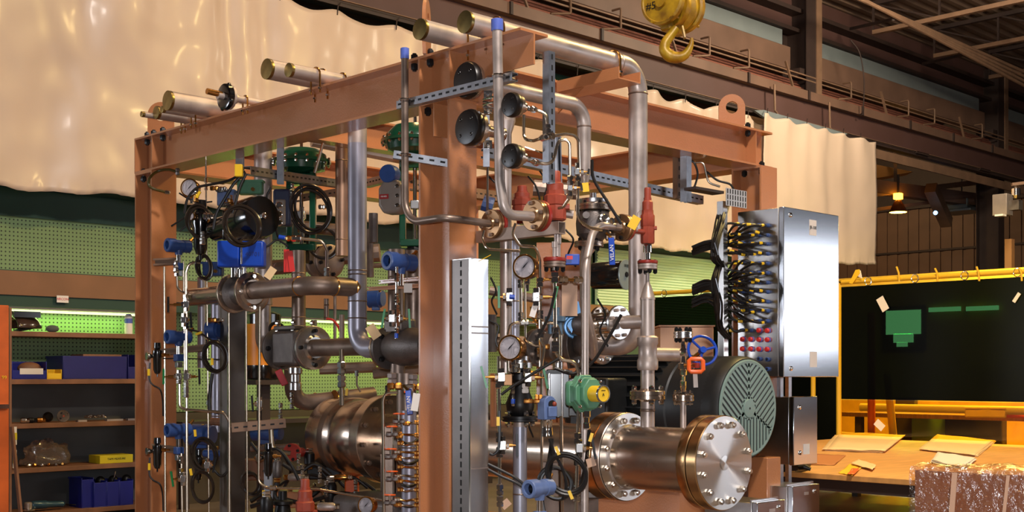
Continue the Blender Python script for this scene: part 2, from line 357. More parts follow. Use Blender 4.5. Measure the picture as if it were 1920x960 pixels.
lp = MB().cable([pt(1595, 75, 'Y', 12.0), pt(1612, 100, 'Y', 11.9), pt(1620, 150, 'Y', 11.9), pt(1618, 205, 'Y', 12.0), pt(1612, 216, 'Y', 12.1)], .012)
solo('hanging_cable', 'thin dark cable looping down from the runway beam', 'cable', lp, DARKST)
for px, py, h in ((1452, 158, 50), (1555, 192, 48)):
    t = T('beam_hook', 'rusty hook hanging from the girder, %s' % ('left one of the pair over the curtain' if px < 1500 else 'right one of the pair over the curtain'), 'hook', pt(px, py, 'Y', 12.05), 'girder hooks')
    D = 1; a = pt(px, py, 'Y', 12.05); b = pt(px+1, py+h, 'Y', 12.05)
    part('rod', MB().cyl(a, b, .02, n=8), DUST, t); r = .09
    part('hook', MB().sweep([b+V((math.sin(k/9*4.6)*r, 0, -r+math.cos(k/9*4.6)*r)) for k in range(10)], .02, 8), DUST, t)
dr = T('drip_cover', 'long pale sheet metal cover lying along the top edge of the curtain', 'cover', pt(1480, 220, 'Y', 12.0))
a = [pt(1415, 207, 'Y', 11.98), pt(1432, 206, 'Y', 11.98), pt(1590, 251, 'Y', 11.98), pt(1565, 258, 'Y', 11.98), pt(1450, 232, 'Y', 11.98)]
part('sheet', MB().ext(a, (0, .05, 0)), GLZ, dr)
# ---- the curtain, in two panels
def curtain(label, x0, x1, zb, ztop, hooks, y0, seed, amp=.05, sag=.10, right_free=False):
    nx = int((x1-x0)/.06); nz = 46; vsl = []; fs = []
    for i in range(nx+1):
        x = x0+(x1-x0)*i/nx
        hk = min(hooks, key=lambda h: abs(h-x)); dh = abs(hk-x); sp = .45
        s = sag*(1-math.exp(-(dh/sp)**2*3))*(1+.8*noise.noise(V((x*.5, seed, 0))))
        for g0, g1, dd in GAPS:
            if g0 < x < g1: s += dd*math.sin(math.pi*(x-g0)/(g1-g0))
        zt = ztop-s; zbb = zb(x)+.02*math.sin(x*3.1+seed)+.012*math.sin(x*11)
        for j in range(nz+1):
            v = j/nz; z = zbb+(zt-zbb)*v
            f = math.sin(x*7.4+1.5*noise.noise(V((x*.8, z*.35, seed))) * 3)*.6+math.sin(x*3.1+seed+z*.5)*.7
            w = noise.noise(V((x*1.1, z*.8, seed*3)))*1.2+noise.noise(V((x*3.5+z*1.5, z*2.6-x, seed)))*.5
            pinch = math.exp(-(dh/.13)**2)*math.exp(-(1-v)*5)
            y = y0+amp*(f*(.5+.7*v)+w*(1.3-.6*v))-.05*pinch
            if v < .03: y += .02*math.sin(x*40)
            xx = x
            if right_free and x > x1-1.2: xx += .10*(x-x1+1.2)*(1-v)
            vsl.append((xx, y, z))
    n = nz+1
    for i in range(nx):
        for j in range(nz): a = i*n+j; fs.append((a, a+n, a+n+1, a+1))
    t = T('curtain', label, 'curtain', ((x0+x1)/2, y0, 3.5)); m = MB().add(vsl, fs)
    o = part('vinyl_sheet', m, CURT, t, smooth=180); sm = o.modifiers.new('thick', 'SOLIDIFY'); sm.thickness = .004
    for h in hooks:
        if x0 < h < x1: part('hook', MB().tube([(h, y0-.02, ztop-.06), (h, y0-.03, ztop+.04), (h+.06, y0, ztop+.10)], .008, .02, 6, 3), DARKST, t)
    return t
HK = [4.6+.85*i-.03*(i % 3) for i in range(-6, 21)]
GAPS = [(12.48, 13.9, .33)]
curtain('wide cream vinyl curtain hanging behind the whole skid, left panel', -3, 17.9, lambda x: 3.355+.011*(x-6), 5.90, HK, 12.05, 1.3)
curtain('cream vinyl curtain panel at the right with a crinkled free edge', 17.6, 21.35, lambda x: 3.48+.027*(x-17.9), 5.95, [17.7+.62*i for i in range(7)], 11.9, 5.1, .028, .05, True)
# ---- the back wall below the curtain: pegboard, shelf unit
def wallx(px, y): return pt(px, 700, 'Y', y).x
struct('wall_pegboard', MB().bx(-3, 14.0, YW-.03, YW-.005, 1.05, 3.15), PEG)
BN = mat('lower_panel', (74, 74, 72), 0, .6, .15, 3)
struct('trim_2', MB().bx(-3, 14.0, YW-.06, YW-.01, 3.12, 3.4), DGREEN)
struct('trim_3', MB().bx(-3, 14.0, YW-.5, YW-.46, 2.28, 2.52), TAN)
struct('trim_4', MB().bx(-3, 14.0, YW-.48, YW-.44, 2.17, 2.28), DGREEN)
struct('trim_5', MB().bx(-3, 14.0, YW-.48, YW-.03, 2.5, 2.53), DGREEN)
sx0, sx1 = 3.6, 6.5
su = T('shelf_unit', 'long wooden shelf unit against the green pegboard wall at the left', 'shelves', (5.2, 12.4, 0))
for zz in (1.92, 1.44, .997, .55, .10):
    part('shelf', MB().bx(3.2, sx1, 12.12, YW-.04, zz-.05, zz), WOOD, su, bev=.004)
part('back_panel', MB().bx(3.2, sx1, YW-.05, YW-.035, 0, 1.40), BN, su)
part('side_panel', MB().bx(4.86-.03, 4.86, 12.14, YW-.04, 0, 1.9), WOOD, su); part('side_panel', MB().bx(sx1-.03, sx1, 12.14, YW-.04, 0, 1.9), WOOD, su)
ls = T('strip_light', 'fluorescent strip light under the tan board over the top shelf', 'light', (5.2, 12.3, 2.13))
LT = mat('fluorescent_tube', (236, 255, 190), 0, .5, emit=1.4)
part('tube', MB().cyl((4.7, 12.45, 2.14), (6.4, 12.45, 2.14), .014, n=10), LT, ls); part('housing', MB().bx(4.66, 6.44, 12.40, 12.5, 2.16, 2.18), WHITE, ls)
area('strip_light_glow', (5.5, 12.44, 2.12), (5.5, 12.5, 1.5), 1.7, .06, 9, (.62, 1, .30))
area('strip_light_glow', (9.0, 12.40, 2.10), (9.0, 12.55, 1.5), 3.2, .06, 22, (.9, .95, .25))
l2 = T('strip_light', 'fluorescent strip light under the board behind the skid', 'light', (9, 12.3, 2.13)); part('tube', MB().cyl((7.4, 12.45, 2.14), (10.6, 12.45, 2.14), .014, n=10), LT, l2)
part('housing', MB().bx(7.36, 10.64, 12.40, 12.5, 2.16, 2.18), WHITE, l2); part('bracket', MB().bx(9, 9.05, 12.40, 12.5, 2.18, 2.5), DARKST, l2)
# green ribbed panel behind the skid at the right
rp = MB(); pr = []
x = 10.3
for i in range(60): pr += [(x, 12.55), (x+.03, 12.52), (x+.05, 12.52), (x+.08, 12.55)]; x += .1
RIB = mat('ribbed_panel_green', (190, 216, 184), 0, .35)
zz = 2.2
for k in range(26): rp.bx(14.05, 18.1, 12.50, 12.52, 2.3+k*.044, 2.3+k*.044+.028)
rp.bx(14.05, 18.1, 12.52, 12.56, 2.3, 3.44)
struct('wall_ribbed', rp, RIB)
# ---- things on the shelves
def onshelf(px, Y, z): return pt(px, 700, 'Y', Y).x
def trayb(name, lab, px0, px1, Y, z, h, d, m, lip=.5, grp=None, lbl=None):
    x0, x1 = onshelf(px0, Y, z), onshelf(px1, Y, z); t = T(name, lab, 'storage bin', ((x0+x1)/2, Y, z), grp); b = MB(); w = .008
    b.bx(x0, x1, Y, Y+d, z, z+w); b.bx(x0, x0+w, Y, Y+d, z+w, z+h); b.bx(x1-w, x1, Y, Y+d, z+w, z+h); b.bx(x0+w, x1-w, Y+d-w, Y+d, z+w, z+h); b.bx(x0+w, x1-w, Y, Y+w, z+w, z+h*lip)
    part('shell', b, m, t, bev=.003)
    r = MB(); r.bx(x0-.008, x1+.008, Y+d-.012, Y+d+.004, z+h-.02, z+h); part('rim', r, m, t)
    if lbl: part('label_strip', MB().bx(x0+.08, x1-.04, Y-.003, Y-.0005, z+.05, z+.11), WHITE, t)
    return t
BINB = mat('bin_blue', (24, 30, 120), 0, .35, .06); BINBL = mat('tote_blue', (30, 30, 96), 0, .4, .08)
b1 = trayb('parts_bin', 'open blue parts bin with a handwritten strip on the second shelf', 22, 88, 12.16, 1.44, .18, .3, BINB, .5, lbl=1)
cx0 = onshelf(55, 12.3, 1); part('contents', MB().sph((cx0, 12.3, 1.55), .11, sc=(1.1, .8, .6)), WOOD, b1)
trayb('parts_bin', 'small yellow parts bin between the blue bins on the second shelf', 88, 116, 12.16, 1.44, .10, .16, YELLOW, .6)
tb = trayb('tote', 'large blue plastic tote filled with parts on the second shelf', 118, 238, 12.15, 1.44, .24, .4, BINBL, 1.0)
part('contents', MB().bx(onshelf(160, 12.15, 1), onshelf(232, 12.15, 1), 12.2, 12.5, 1.65, 1.70), WOOD, tb)
trayb('parts_bin', 'dark blue parts bin at the right end of the second shelf', 240, 262, 12.16, 1.44, .26, .3, BINBL, .5)
for i, (a, b) in enumerate(((153, 176), (176, 200), (200, 224), (224, 250))):
    t = trayb('parts_bin', ['blue bin of the bottom row, leftmost and pulled forward', 'blue bin of the bottom row, second from left', 'blue bin of the bottom row holding a bright screwdriver', 'blue bin of the bottom row, rightmost beside the skid column'][i], a, b, 12.13 if i else 12.16, .10, .27 if i else .31, .3, BINB, .95, 'blue bins on the bottom shelf')
    xx = onshelf((a+b)/2, 12.3, 1)
    if i: part('contents', MB().sph((xx, 12.3, .36), .05), BLACKR, t)
x = onshelf(216, 12.2, 1); sd = T('screwdriver', 'bright steel screwdriver sticking up out of a blue bin', 'screwdriver', (x, 12.25, .3)); part('shaft', MB().cyl((x, 12.25, .3), (x+.01, 12.22, .46), .008, n=8), CHROME, sd); part('handle', MB().cyl((x, 12.25, .22), (x, 12.25, .34), .018, n=10), BLACKR, sd)
# helmet
hx = onshelf(48, 12.25, 1); h = T('welding_helmet', 'dark brown welding helmet lying on the top shelf', 'helmet', (hx, 12.25, 1.92))
hm = MB(); P = []; n1, n2 = 14, 18
for j in range(n1+1):
    th = math.pi*.5*j/n1
    for i in range(n2+1):
        a = math.pi*i/n2; r = .17
        P.append(V((hx-.12+.34*math.sin(th)*(.55+.45*math.sin(a))*1.0*math.sin(a)*.9-.02, 12.25-.16*math.cos(a)*math.sin(th), 1.955+.17*math.cos(th)*(.6+.4*math.sin(a)))))
hm.add(P, [(j*(n2+1)+i, (j+1)*(n2+1)+i, (j+1)*(n2+1)+i+1, j*(n2+1)+i+1) for j in range(n1) for i in range(n2)])
HELM = mat('helmet_brown', (62, 44, 38), 0, .18, coat=.5); o = part('shell', hm, HELM, h, smooth=180); sm = o.modifiers.new('t', 'SOLIDIFY'); sm.thickness = .008
part('headband', MB().sweep([V((hx+.02+.13*math.cos(a), 12.25+.1*math.sin(a), 1.955+.03*math.cos(a))) for a in [k*math.pi/10 for k in range(20)]], .012, 8, True), BLACKR, h)
part('lens_frame', MB().bx(hx-.17, hx+.1, 12.12, 12.14, 2.06, 2.12), BLACKP, h)
solo('cloth_pad', 'small folded grey cloth beside the helmet on the top shelf', 'cloth', MB().sph((onshelf(98, 12.25, 1), 12.25, 1.958), .07, sc=(1.0, .7, .55)), mat('grey_cloth', (84, 88, 80), 0, .9))
x = onshelf(241, 12.3, 1); bt = T('bottle', 'white plastic bottle with a blue label at the right end of the top shelf', 'bottle', (x, 12.3, 1.92))
part('body', MB().lathe([(.04, 0), (.042, .01), (.042, .19), (.03, .21)], (x, 12.3, 1.92), AZ), WHITE, bt); part('cap', MB().cyl((x, 12.3, 2.105), (x, 12.3, 2.14), .026), BLUEC, bt); part('blue_label', MB().lathe([(.0425, .12), (.0428, .12), (.0428, .17), (.0425, .17)], (x, 12.3, 1.92), AZ), BLUEC, bt)
t = T('notice', 'small white card with red lettering on the tan board', 'sign', pt(116, 568, 'Y', 12.12)); a, b = pt(105, 554, 'Y', 12.12), pt(127, 568, 'Y', 12.12)
part('card', MB().bx(a.x, b.x, 12.10, 12.105, b.z, a.z), WHITE, t); text(t, 'ARCON', ((a.x+b.x)/2, 12.099, (a.z+b.z)/2), AX, AZ, .035, RED)
# third shelf
z3 = .997; fx = onshelf(118, 12.2, 1)
fd = T('blind_flange', 'pale steel flange disc with four holes propped on the third shelf', 'flange', (fx, 12.22, z3)); part('disc', MB().lathe([(.062, 0), (.062, .015)], (fx, 12.2, z3+.063), (-.2, -1, .15), 28), STEELB, fd)
for k in range(4):
    a = k*math.pi/2+.6; part('bolt_hole', MB().cyl((fx+.04*math.cos(a)+.002, 12.186, z3+.063+.04*math.sin(a)), (fx+.04*math.cos(a), 12.181, z3+.063+.04*math.sin(a)), .009, n=10), DARKI, fd)
part('centre_hole', MB().cyl((fx, 12.187, z3+.064), (fx, 12.181, z3+.064), .011), REDB, fd)
x = onshelf(92, 12.3, 1); solo('round_cap', 'black round cap behind the pale flange disc', 'cap', MB().lathe([(.05, 0), (.052, .02), (.03, .04)], (x, 12.34, z3+.052), (-.1, -1, .1)), BLACKP)
for px, m, l in ((44, CHROME, 'chrome pipe fitting at the left end of the third shelf'), (58, BLACKM, 'black pipe union next to the chrome fitting on the third shelf'), (74, BRASS, 'brass elbow fitting lying in front of the black cap')):
    x = onshelf(px, 12.2, 1); tt = T('pipe_fitting', l, 'fitting', (x, 12.2, z3)); part('body', MB().lathe([(.02, -.03), (.028, -.02), (.028, .02), (.02, .03)], (x, 12.2, z3+.028), (1, -.3, 0), 8), m, tt); part('nut', MB().lathe([(.024, .03), (.024, .055)], (x, 12.2, z3+.028), (1, -.3, 0), 6), m, tt)
cl = MB()
for i in range(26): x = onshelf(162+i*1.3, 12.25, 1); cl.sweep([V((x, 12.25+random.uniform(-.05, .05), z3+.03))+V((.02*math.cos(a), .012*math.sin(a), .014*math.sin(a+i)+.02)) for a in [k*math.pi/4 for k in range(8)]], .003, 5, True)
solo('wire_offcuts', 'tangle of bright wire offcuts on the third shelf', 'wire', cl, CHROME)['kind'] = 'stuff'
for i, (px, w) in enumerate(((152, 16), (206, 30), (245, 20))):
    x = onshelf(px, 12.2, 1); solo('flat_bar', ['short bright flat bar left of the wire offcuts', 'stack of dull flat bars right of the wire offcuts', 'flat bar at the right end of the third shelf'][i], 'bar', MB().bx(x-.05, x-.05+w*.006, 12.16, 12.22, z3, z3+.02), STEEL)
# fourth shelf: plastic bag, yellow box, bottles at the post
z4 = .55
PL = mat('clear_plastic', (200, 180, 170), 0, .12, bump=.6, bs=14, trans=.85)
bg = MB(); c0 = V((onshelf(85, 12.35, 1), 12.34, z4+.02)); nn = 26; P = []
for j in range(14):
    for i in range(nn):
        th = math.pi*.5*j/13; a = 2*math.pi*i/nn; r = .20*(1+.28*noise.noise(V((math.cos(a)*2, math.sin(a)*2, th*3))))
        P.append(c0+V((r*1.35*math.sin(th)*math.cos(a), .7*r*math.sin(th)*math.sin(a), .0+r*1.15*math.cos(th))))
bg.add(P, [(j*nn+i, (j+1)*nn+i, (j+1)*nn+(i+1) % nn, j*nn+(i+1) % nn) for j in range(13) for i in range(nn)])
o = part_bag = solo('plastic_bag', 'crumpled clear plastic bag of parts on the fourth shelf', 'bag', bg, PL, smooth=30)
for k in range(6):
    xx = onshelf(50+k*13, 12.25, 1); solo('loose_fitting', 'small bright loose fitting in front of the plastic bag', 'fitting', MB().lathe([(.012, -.02), (.018, -.01), (.018, .01), (.012, .02)], (xx, 12.2+.02*(k % 2), z4+.02), (1, .4*k, 0), 8), [CHROME, BRASS][k % 2], 'loose fittings by the plastic bag')
a, b = onshelf(184, 12.2, 1), onshelf(246, 12.2, 1); yb = T('yellow_box', 'flat yellow carton on the fourth shelf near the brown column', 'box', ((a+b)/2, 12.2, z4))
YB = mat('yellow_card', (206, 186, 24), 0, .5); part('carton', MB().bx(a, b, 12.16, 12.42, z4, z4+.085), YB, yb, bev=.003); text(yb, 'TAPE MEASURE', ((a+b)/2, 12.159, z4+.045), AX, AZ, .03, BLACKR)
for px, zt, l in ((26, .80, 'upper'), (26, .60, 'lower')):
    x = onshelf(27, 12.1, 1); z = {'upper': .79, 'lower': .56}[l]
    t = T('label_card', 'white and yellow hanging card at the left post, the %s of two' % l, 'card', (x, 12.1, z)); part('card', MB().bx(x-.02, x+.02, 12.09, 12.095, z, z+.18), WHITE, t); part('yellow_band', MB().bx(x-.021, x+.021, 12.085, 12.0895, z+.05, z+.12), YB, t)
# grinder on the bottom shelf
gx = onshelf(62, 12.2, 1); gr = T('angle_grinder', 'blue angle grinder lying on the bottom shelf', 'grinder', (gx, 12.2, .1)); GB = mat('grinder_blue', (48, 78, 96), .2, .3)
part('body', MB().lathe([(.03, 0), (.042, .02), (.042, .16), (.034, .18), (.03, .3), (.034, .34), (.02, .36)], (gx-.02, 12.2, .17), (1, .1, -.05), 16), GB, gr)
part('gear_head', MB().lathe([(.03, -.05), (.04, -.03), (.04, .03), (.03, .04)], (gx-.05, 12.2, .16), AZ, 14), STEEL, gr); part('guard', MB().lathe([(.065, 0), (.07, .01), (.07, .02), (.03, .03)], (gx-.05, 12.19, .115), AZ, 24), STEELB, gr); part('cord', MB().cable([(gx+.33, 12.24, .155), (gx+.45, 12.3, .13), (gx+.6, 12.25, .12), (gx+.5, 12.2, .12)], .006), BLACKR, gr)
# orange post with latch and leaning lumber at the far left
OP = mat('orange_post', (200, 92, 30), 0, .5, .2, 4)
op = T('orange_post', 'rusty orange steel post at the extreme left edge', 'post', pt(8, 900, 'Y', 11.7)); a, b = pt(-12, 700, 'Y', 11.7).x, pt(17, 700, 'Y', 11.7).x; zt = pt(8, 572, 'Y', 11.7).z
part('post', MB().bx(a, b, 11.7, 11.85, 0, zt), OP, op, bev=.008); l0 = pt(3, 770, 'Y', 11.69); part('latch', MB().bx(l0.x-.05, l0.x+.06, 11.67, 11.70, l0.z+.02, l0.z+.06), CHROME, op)
text(op, '99', (pt(8, 708, 'Y', 11.695)), AX, AZ, .05, YELLOW)
solo('lumber_post', 'narrow brown wooden post right beside the orange post', 'post', MB().bx(pt(18, 700, 'Y', 12.05).x, pt(22, 700, 'Y', 12.05).x, 12.05, 12.1, 0, 2.15), WOOD)
solo('leaning_board', 'thin wooden board leaning against the shelf unit at lower left', 'board', MB().bar(pt(22, 800, 'Y', 12.0), pt(40, 975, 'Y', 11.9), .02, .06, AY), WOOD)
struct('trim_6', MB().bx(6.5, 14, YW-.03, YW-.004, 0, 1.06), mat('low_wall_brown', (66, 54, 38), 0, .6, .15, 3))
bx_ = T('workbench', 'brown workbench along the wall, glimpsed through the skid', 'bench', (9, 12.2, .9)); part('worktop', MB().bx(6.7, 11.5, 12.0, 12.55, .92, .97), DARKST, bx_)
for x in (6.8, 9.1, 11.4): part('leg', MB().bx(x-.04, x+.04, 12.1, 12.2, 0, .92), DARKST, bx_)
d = T('orange_drum', 'orange cylinder with black bands behind the left stainless tray', 'drum', pt(492, 710, 'D', 12.6)); c0 = pt(494, 712, 'D', 12.6); r = rad(33, 12.6); h = (712-590)*12.6/F
part('body', MB().lathe([(r, .15), (r, h-.1)], c0, AZ, 32), ORANGET, d); part('base_band', MB().lathe([(r*.96, 0), (r*1.01, .02), (r*1.01, .15), (r, .15)], c0, AZ, 32), BLACKP, d); part('lid', MB().lathe([(r*.99, h-.1), (r*.99, h), (r*.6, h+.03)], c0, AZ, 32), BLACKP, d)
b_ = V(c0); solo('drum_stand', 'dark pedestal stand the orange cylinder rests on', 'stand', MB().bx(b_.x-.22, b_.x+.22, b_.y-.2, b_.y+.2, b_.z-.05, b_.z-.002).bx(b_.x-.05, b_.x+.05, b_.y-.05, b_.y+.05, 0, b_.z-.05), DARKST)
# ---- right side: layout table, screens, paper
TABW = mat('table_plywood', (206, 150, 84), 0, .5, .14, 2.5, streak=(1, 6, 1))
TX0, TX1, TZ = 8.55, 13.55, .70
tb = T('work_table', 'wide plywood layout table behind the steel boxes at lower right', 'table', (11, 6, 0))
part('tabletop', MB().bx(TX0, TX1, -1.0, 7.9, TZ-.045, TZ), TABW, tb, bev=.005); part('apron', MB().bx(TX0+.06, TX0+.12, -.9, 7.8, TZ-.14, TZ-.05), DARKST, tb)
for x in (TX0+.12, TX1-.2):
    for y in (-.8, 3.4, 7.7): part('leg', MB().bx(x, x+.08, y-.04, y+.04, 0, TZ-.05), DARKST, tb)
PAPER = mat('drawing_paper', (232, 196, 146), 0, .6, .04)
def sheets(lab, corners, n, m=None, cat='paper', name='drawing_sheets', z=None):
    z = z or TZ; P = [pt(x, y, 'Z', z) for x, y in corners]; b = MB(); seed = corners[0][0]
    c0 = sum(P, V((0,0,0)))/4; t = T(name, lab, cat, (c0.x, c0.y, z))
    for k in range(n):
        b = MB(); N_ = 10; off = V((random.uniform(-.03, .03), random.uniform(-.03, .03), 0))*(k > 0)
        vs_ = []
        for i in range(N_+1):
            for j in range(N_+1):
                u_, v_ = i/N_, j/N_; p = (P[0]*(1-u_)+P[1]*u_)*(1-v_)+(P[3]*(1-u_)+P[2]*u_)*v_+off
                e = max(abs(u_-.5), abs(v_-.5))*2; vs_.append((p.x, p.y, z+.004+k*.006+.012*max(0, e-.5)*max(0, noise.noise(V((u_*3+seed, v_*3, k)))+.3)*2))
        b.add(vs_, [(i*(N_+1)+j, (i+1)*(N_+1)+j, (i+1)*(N_+1)+j+1, i*(N_+1)+j+1) for i in range(N_) for j in range(N_)])
        o = part('sheet', b, m or PAPER, t, smooth=180); s = o.modifiers.new('s', 'SOLIDIFY'); s.thickness = .0025
    return t
sheets('big stack of curled drawing sheets at the left of the table', [(1546, 846), (1655, 850), (1694, 819), (1574, 813)], 4)
sheets('drawing sheets lying in the middle of the table, right of the big stack', [(1728, 845), (1833, 857), (1868, 828), (1762, 817)], 3)
sheets('small white stack of papers just behind the plastic wrapped box', [(1746, 868), (1802, 883), (1828, 864), (1758, 852)], 4, WHITE)
sheets('brown cardboard sheet lying at the left edge of the table', [(1500, 872), (1565, 873), (1586, 855), (1532, 852)], 1, mat('cardboard', (178, 112, 58), 0, .7), 'cardboard', 'cardboard_sheet')
sheets('small yellow envelope on the table', [(1572, 888), (1598, 893), (1620, 875), (1594, 871)], 1, YELLOW, 'envelope', 'envelope')
sheets('small orange card resting on the yellow envelope', [(1588, 891), (1602, 890), (1612, 880), (1598, 879)], 1, ORANGE, 'card', 'card', TZ+.01)
sheets('torn cream slip of paper beside the yellow envelope', [(1596, 870), (1636, 882), (1643, 874), (1610, 862)], 1, None, 'paper', 'paper_slip', TZ+.014)
gl = T('glove', 'black work glove on the table edge under the middle steel box', 'glove', pt(1478, 878, 'Z', TZ)); gb = MB()
for a, b, r in (((1452, 874), (1490, 875), .05), ((1490, 875), (1515, 872), .035), ((1500, 876), (1520, 880), .02), ((1490, 872), (1518, 868), .022)):
    gb.sweep([pt(*a, 'Z', TZ+.05), (pt(*a, 'Z', TZ+.05)+pt(*b, 'Z', TZ+.045))/2+V((0,0,.01)), pt(*b, 'Z', TZ+.04)], [r, r*1.1, r*.7], 10)
part('glove_body', gb, BLACKR, gl)
# plastic wrapped carton standing at the front right
wr = T('wrapped_box', 'large carton wrapped in crinkled clear plastic at the lower right corner', 'box', pt(1840, 950, 'D', 8.2))
CART = mat('carton_brown', (176, 126, 100), 0, .6, .1, 4); WRAP = tinted('plastic_wrap', (238, 222, 210), .22, .20)
_n = WRAP.node_tree.nodes; _l = WRAP.node_tree.links; _t = _n.new('ShaderNodeTexCoord'); _z = _n.new('ShaderNodeTexNoise'); _z.inputs['Scale'].default_value = 14; _z.inputs['Detail'].default_value = 4
_b = _n.new('ShaderNodeBump'); _b.inputs['Strength'].default_value = 1; _b.inputs['Distance'].default_value = .04; _l.new(_t.outputs['Object'], _z.inputs['Vector']); _l.new(_z.outputs['Fac'], _b.inputs['Height']); _l.new(_b.outputs[0], _n['Glossy BSDF'].inputs['Normal'])
A0 = pt(1712, 876, 'D', 8.4); wt = A0.z-.01; wx, wy = A0.x, A0.y
fdir = (pt(1920, 889, 'Z', wt)-pt(1716, 879, 'Z', wt)); fdir.z = 0; fdir.normalize(); fn = V((fdir.y, -fdir.x, 0)); 
Wm = Matrix((fdir, fn*-1, AZ)).transposed()
part('carton', MB().box(V((wx, wy, wt/2))+fdir*.8-fn*.18, 1.58, .34, wt-.02, Wm), CART, wr)
wb = MB(); nx, nz = 60, 34
def wsurf(u_, v_):                       # v 0 bottom .. 1 top front edge .. 1.5 top back
    x = u_*1.64-.02; n_ = noise.noise(V((u_*7, v_*5, 2)))*.022+abs(noise.noise(V((u_*17+v_*9, v_*14, 5))))*.022
    if v_ <= 1: return V((wx, wy, 0))+fdir*x+fn*(.015+n_)+AZ*(wt*v_+.004*(v_ > .9)+n_*.3)
    return V((wx, wy, 0))+fdir*x-fn*((v_-1)*.74)+AZ*(wt+.008+abs(n_)+.02*(noise.noise(V((u_*5, v_*3, 1)))+.4))
wb.add([wsurf(i/nx, j/nz*1.5) for i in range(nx+1) for j in range(nz+1)], [(i*(nz+1)+j, (i+1)*(nz+1)+j, (i+1)*(nz+1)+j+1, i*(nz+1)+j+1) for i in range(nx) for j in range(nz)])
part('plastic_wrap', wb, WRAP, wr, smooth=40)
for k, (a, b, c_) in enumerate(((.18, .15, .05), (.40, .36, .03), (.52, .44, .02), (.62, .60, .04), (.83, .86, .03))):
    m_ = MB().ext([V((wx, wy, wt*.99))+fdir*(a*1.6)+fn*.062, V((wx, wy, wt*.99))+fdir*(a*1.6+c_*.7)+fn*.062, V((wx, wy, wt*.3))+fdir*(b*1.6+c_*.8)+fn*.062, V((wx, wy, wt*.3))+fdir*(b*1.6)+fn*.062], fn*.002)
    part('tape_strip', m_, mat('packing_tape', (214, 176, 150), 0, .3), wr)
# welding screens along X=13.7 (dark green vinyl) over yellow ones
SX = 13.75
DSC = tinted('screen_dark_green', (9, 17, 11), .010, .3); YSC = tinted('screen_yellow', (246, 200, 60), .06, .12); YFR = mat('screen_frame_yellow', (214, 170, 40), 0, .4)
def ypx(px): return pt(px, 700, 'X', SX).y
ztop = pt(1750, 519, 'X', SX).z; zmid = pt(1750, 751, 'X', SX).z
def screen(y0, y1, lab, zlow=None):
    zlow = zmid if zlow is None else zlow
    t = T('welding_screen', lab, 'screen', (SX, (y0+y1)/2, 0)); y0, y1 = sorted((y0, y1))
    b = MB(); n = int((y1-y0)/.05)
    for i in range(n+1): y = y0+(y1-y0)*i/n; w = .006*math.sin(y*5); b.v += [V((SX+w, y, zlow)), V((SX+w*.6, y, ztop-.06))]
    b.f += [(2*i, 2*i+2, 2*i+3, 2*i+1) for i in range(n)]
    o = part('dark_vinyl', b, DSC, t, smooth=180)
    part('top_bar', MB().cyl((SX, y0-.05, ztop), (SX, y1+.05, ztop), .03, n=12), YFR, t)
    k = int((y1-y0)/.62)
    for i in range(k+1):
        y = y0+.3+i*.62
        if y < y1: part('ring', MB().sweep([V((SX-.03, y+.045*math.cos(a), ztop-.01+.05*math.sin(a))) for a in [j*math.pi/6 for j in range(12)]], .006, 6, True), CHROME, t)
    return t
s1 = screen(ypx(1574), ypx(1960), 'dark green welding screen with yellow top bar, right of the steel box')
s2 = screen(ypx(1215), ypx(1572), 'dark welding screen glimpsed behind the vertical pipes and the blue handwheel', .1)
for yy in (ypx(1215), ypx(1500)-.2): part('upright', MB().cyl((SX, yy, 0), (SX, yy, ztop), .035, n=12), YFR, s2)
for yy in (ypx(1573), ypx(1960)): part('upright', MB().cyl((SX, yy, 0), (SX, yy, ztop), .035, n=12), YFR, s1)
y0, y1 = ypx(1960), ypx(1574); part('yellow_vinyl', MB().add([(SX, y0, .05), (SX, y1, .05), (SX, y1, zmid-.01), (SX, y0, zmid-.01)], [(0, 1, 2, 3)]), YSC, s1, 'transparent yellow lower sheet')
for px, l in ((1634, 582), (1690, 500)): pass
for px, py in ((1650, 572), (1859, 797), (1905, 558)):
    pass
def slip(px, py, dx, dy, lab, a=.6):
    c = pt(px, py, 'X', SX-.03); m = MB().box(c, .004, dx, dy, Matrix.Rotation(a, 3, 'X')); solo('paper_slip', lab, 'paper', m, WHITE)
slip(1655, 570, .10, .18, 'pale paper slip taped on the dark screen near the steel box', -.5); slip(1649, 797, .13, .09, 'pale paper slip on the transparent yellow sheet', .7); slip(1906, 558, .04, .12, 'narrow paper slip taped on the dark screen at the right edge', .6)
yr = T('rag', 'yellow strip of cloth hung over the screen bar beside the steel box', 'cloth', pt(1604, 520, 'X', SX-.06)); part('cloth', MB().ext([pt(1598, 532, 'X', SX-.06), pt(1592, 531, 'X', SX-.06), pt(1604, 506, 'X', SX-.06), pt(1611, 505, 'X', SX-.06), pt(1612, 512, 'X', SX-.06)], (.01, 0, 0)), YELLOW, yr); part('white_strip', MB().ext([pt(1608, 506, 'X', SX-.05), pt(1613, 507, 'X', SX-.05), pt(1616, 522, 'X', SX-.05), pt(1608, 518, 'X', SX-.05)], (.01, 0, 0)), WHITE, yr)
for i, px in enumerate((1686, 1758, 1836, 1916)): solo('tie_wire', 'bent wire tie on the screen bar', 'wire', MB().tube([pt(px, 527, 'X', SX-.04), pt(px-1, 512, 'X', SX-.04), pt(px-5, 500+3*(i % 2), 'X', SX-.04)], .012, .03, 6), YFR, 'wire ties on the screen bar')
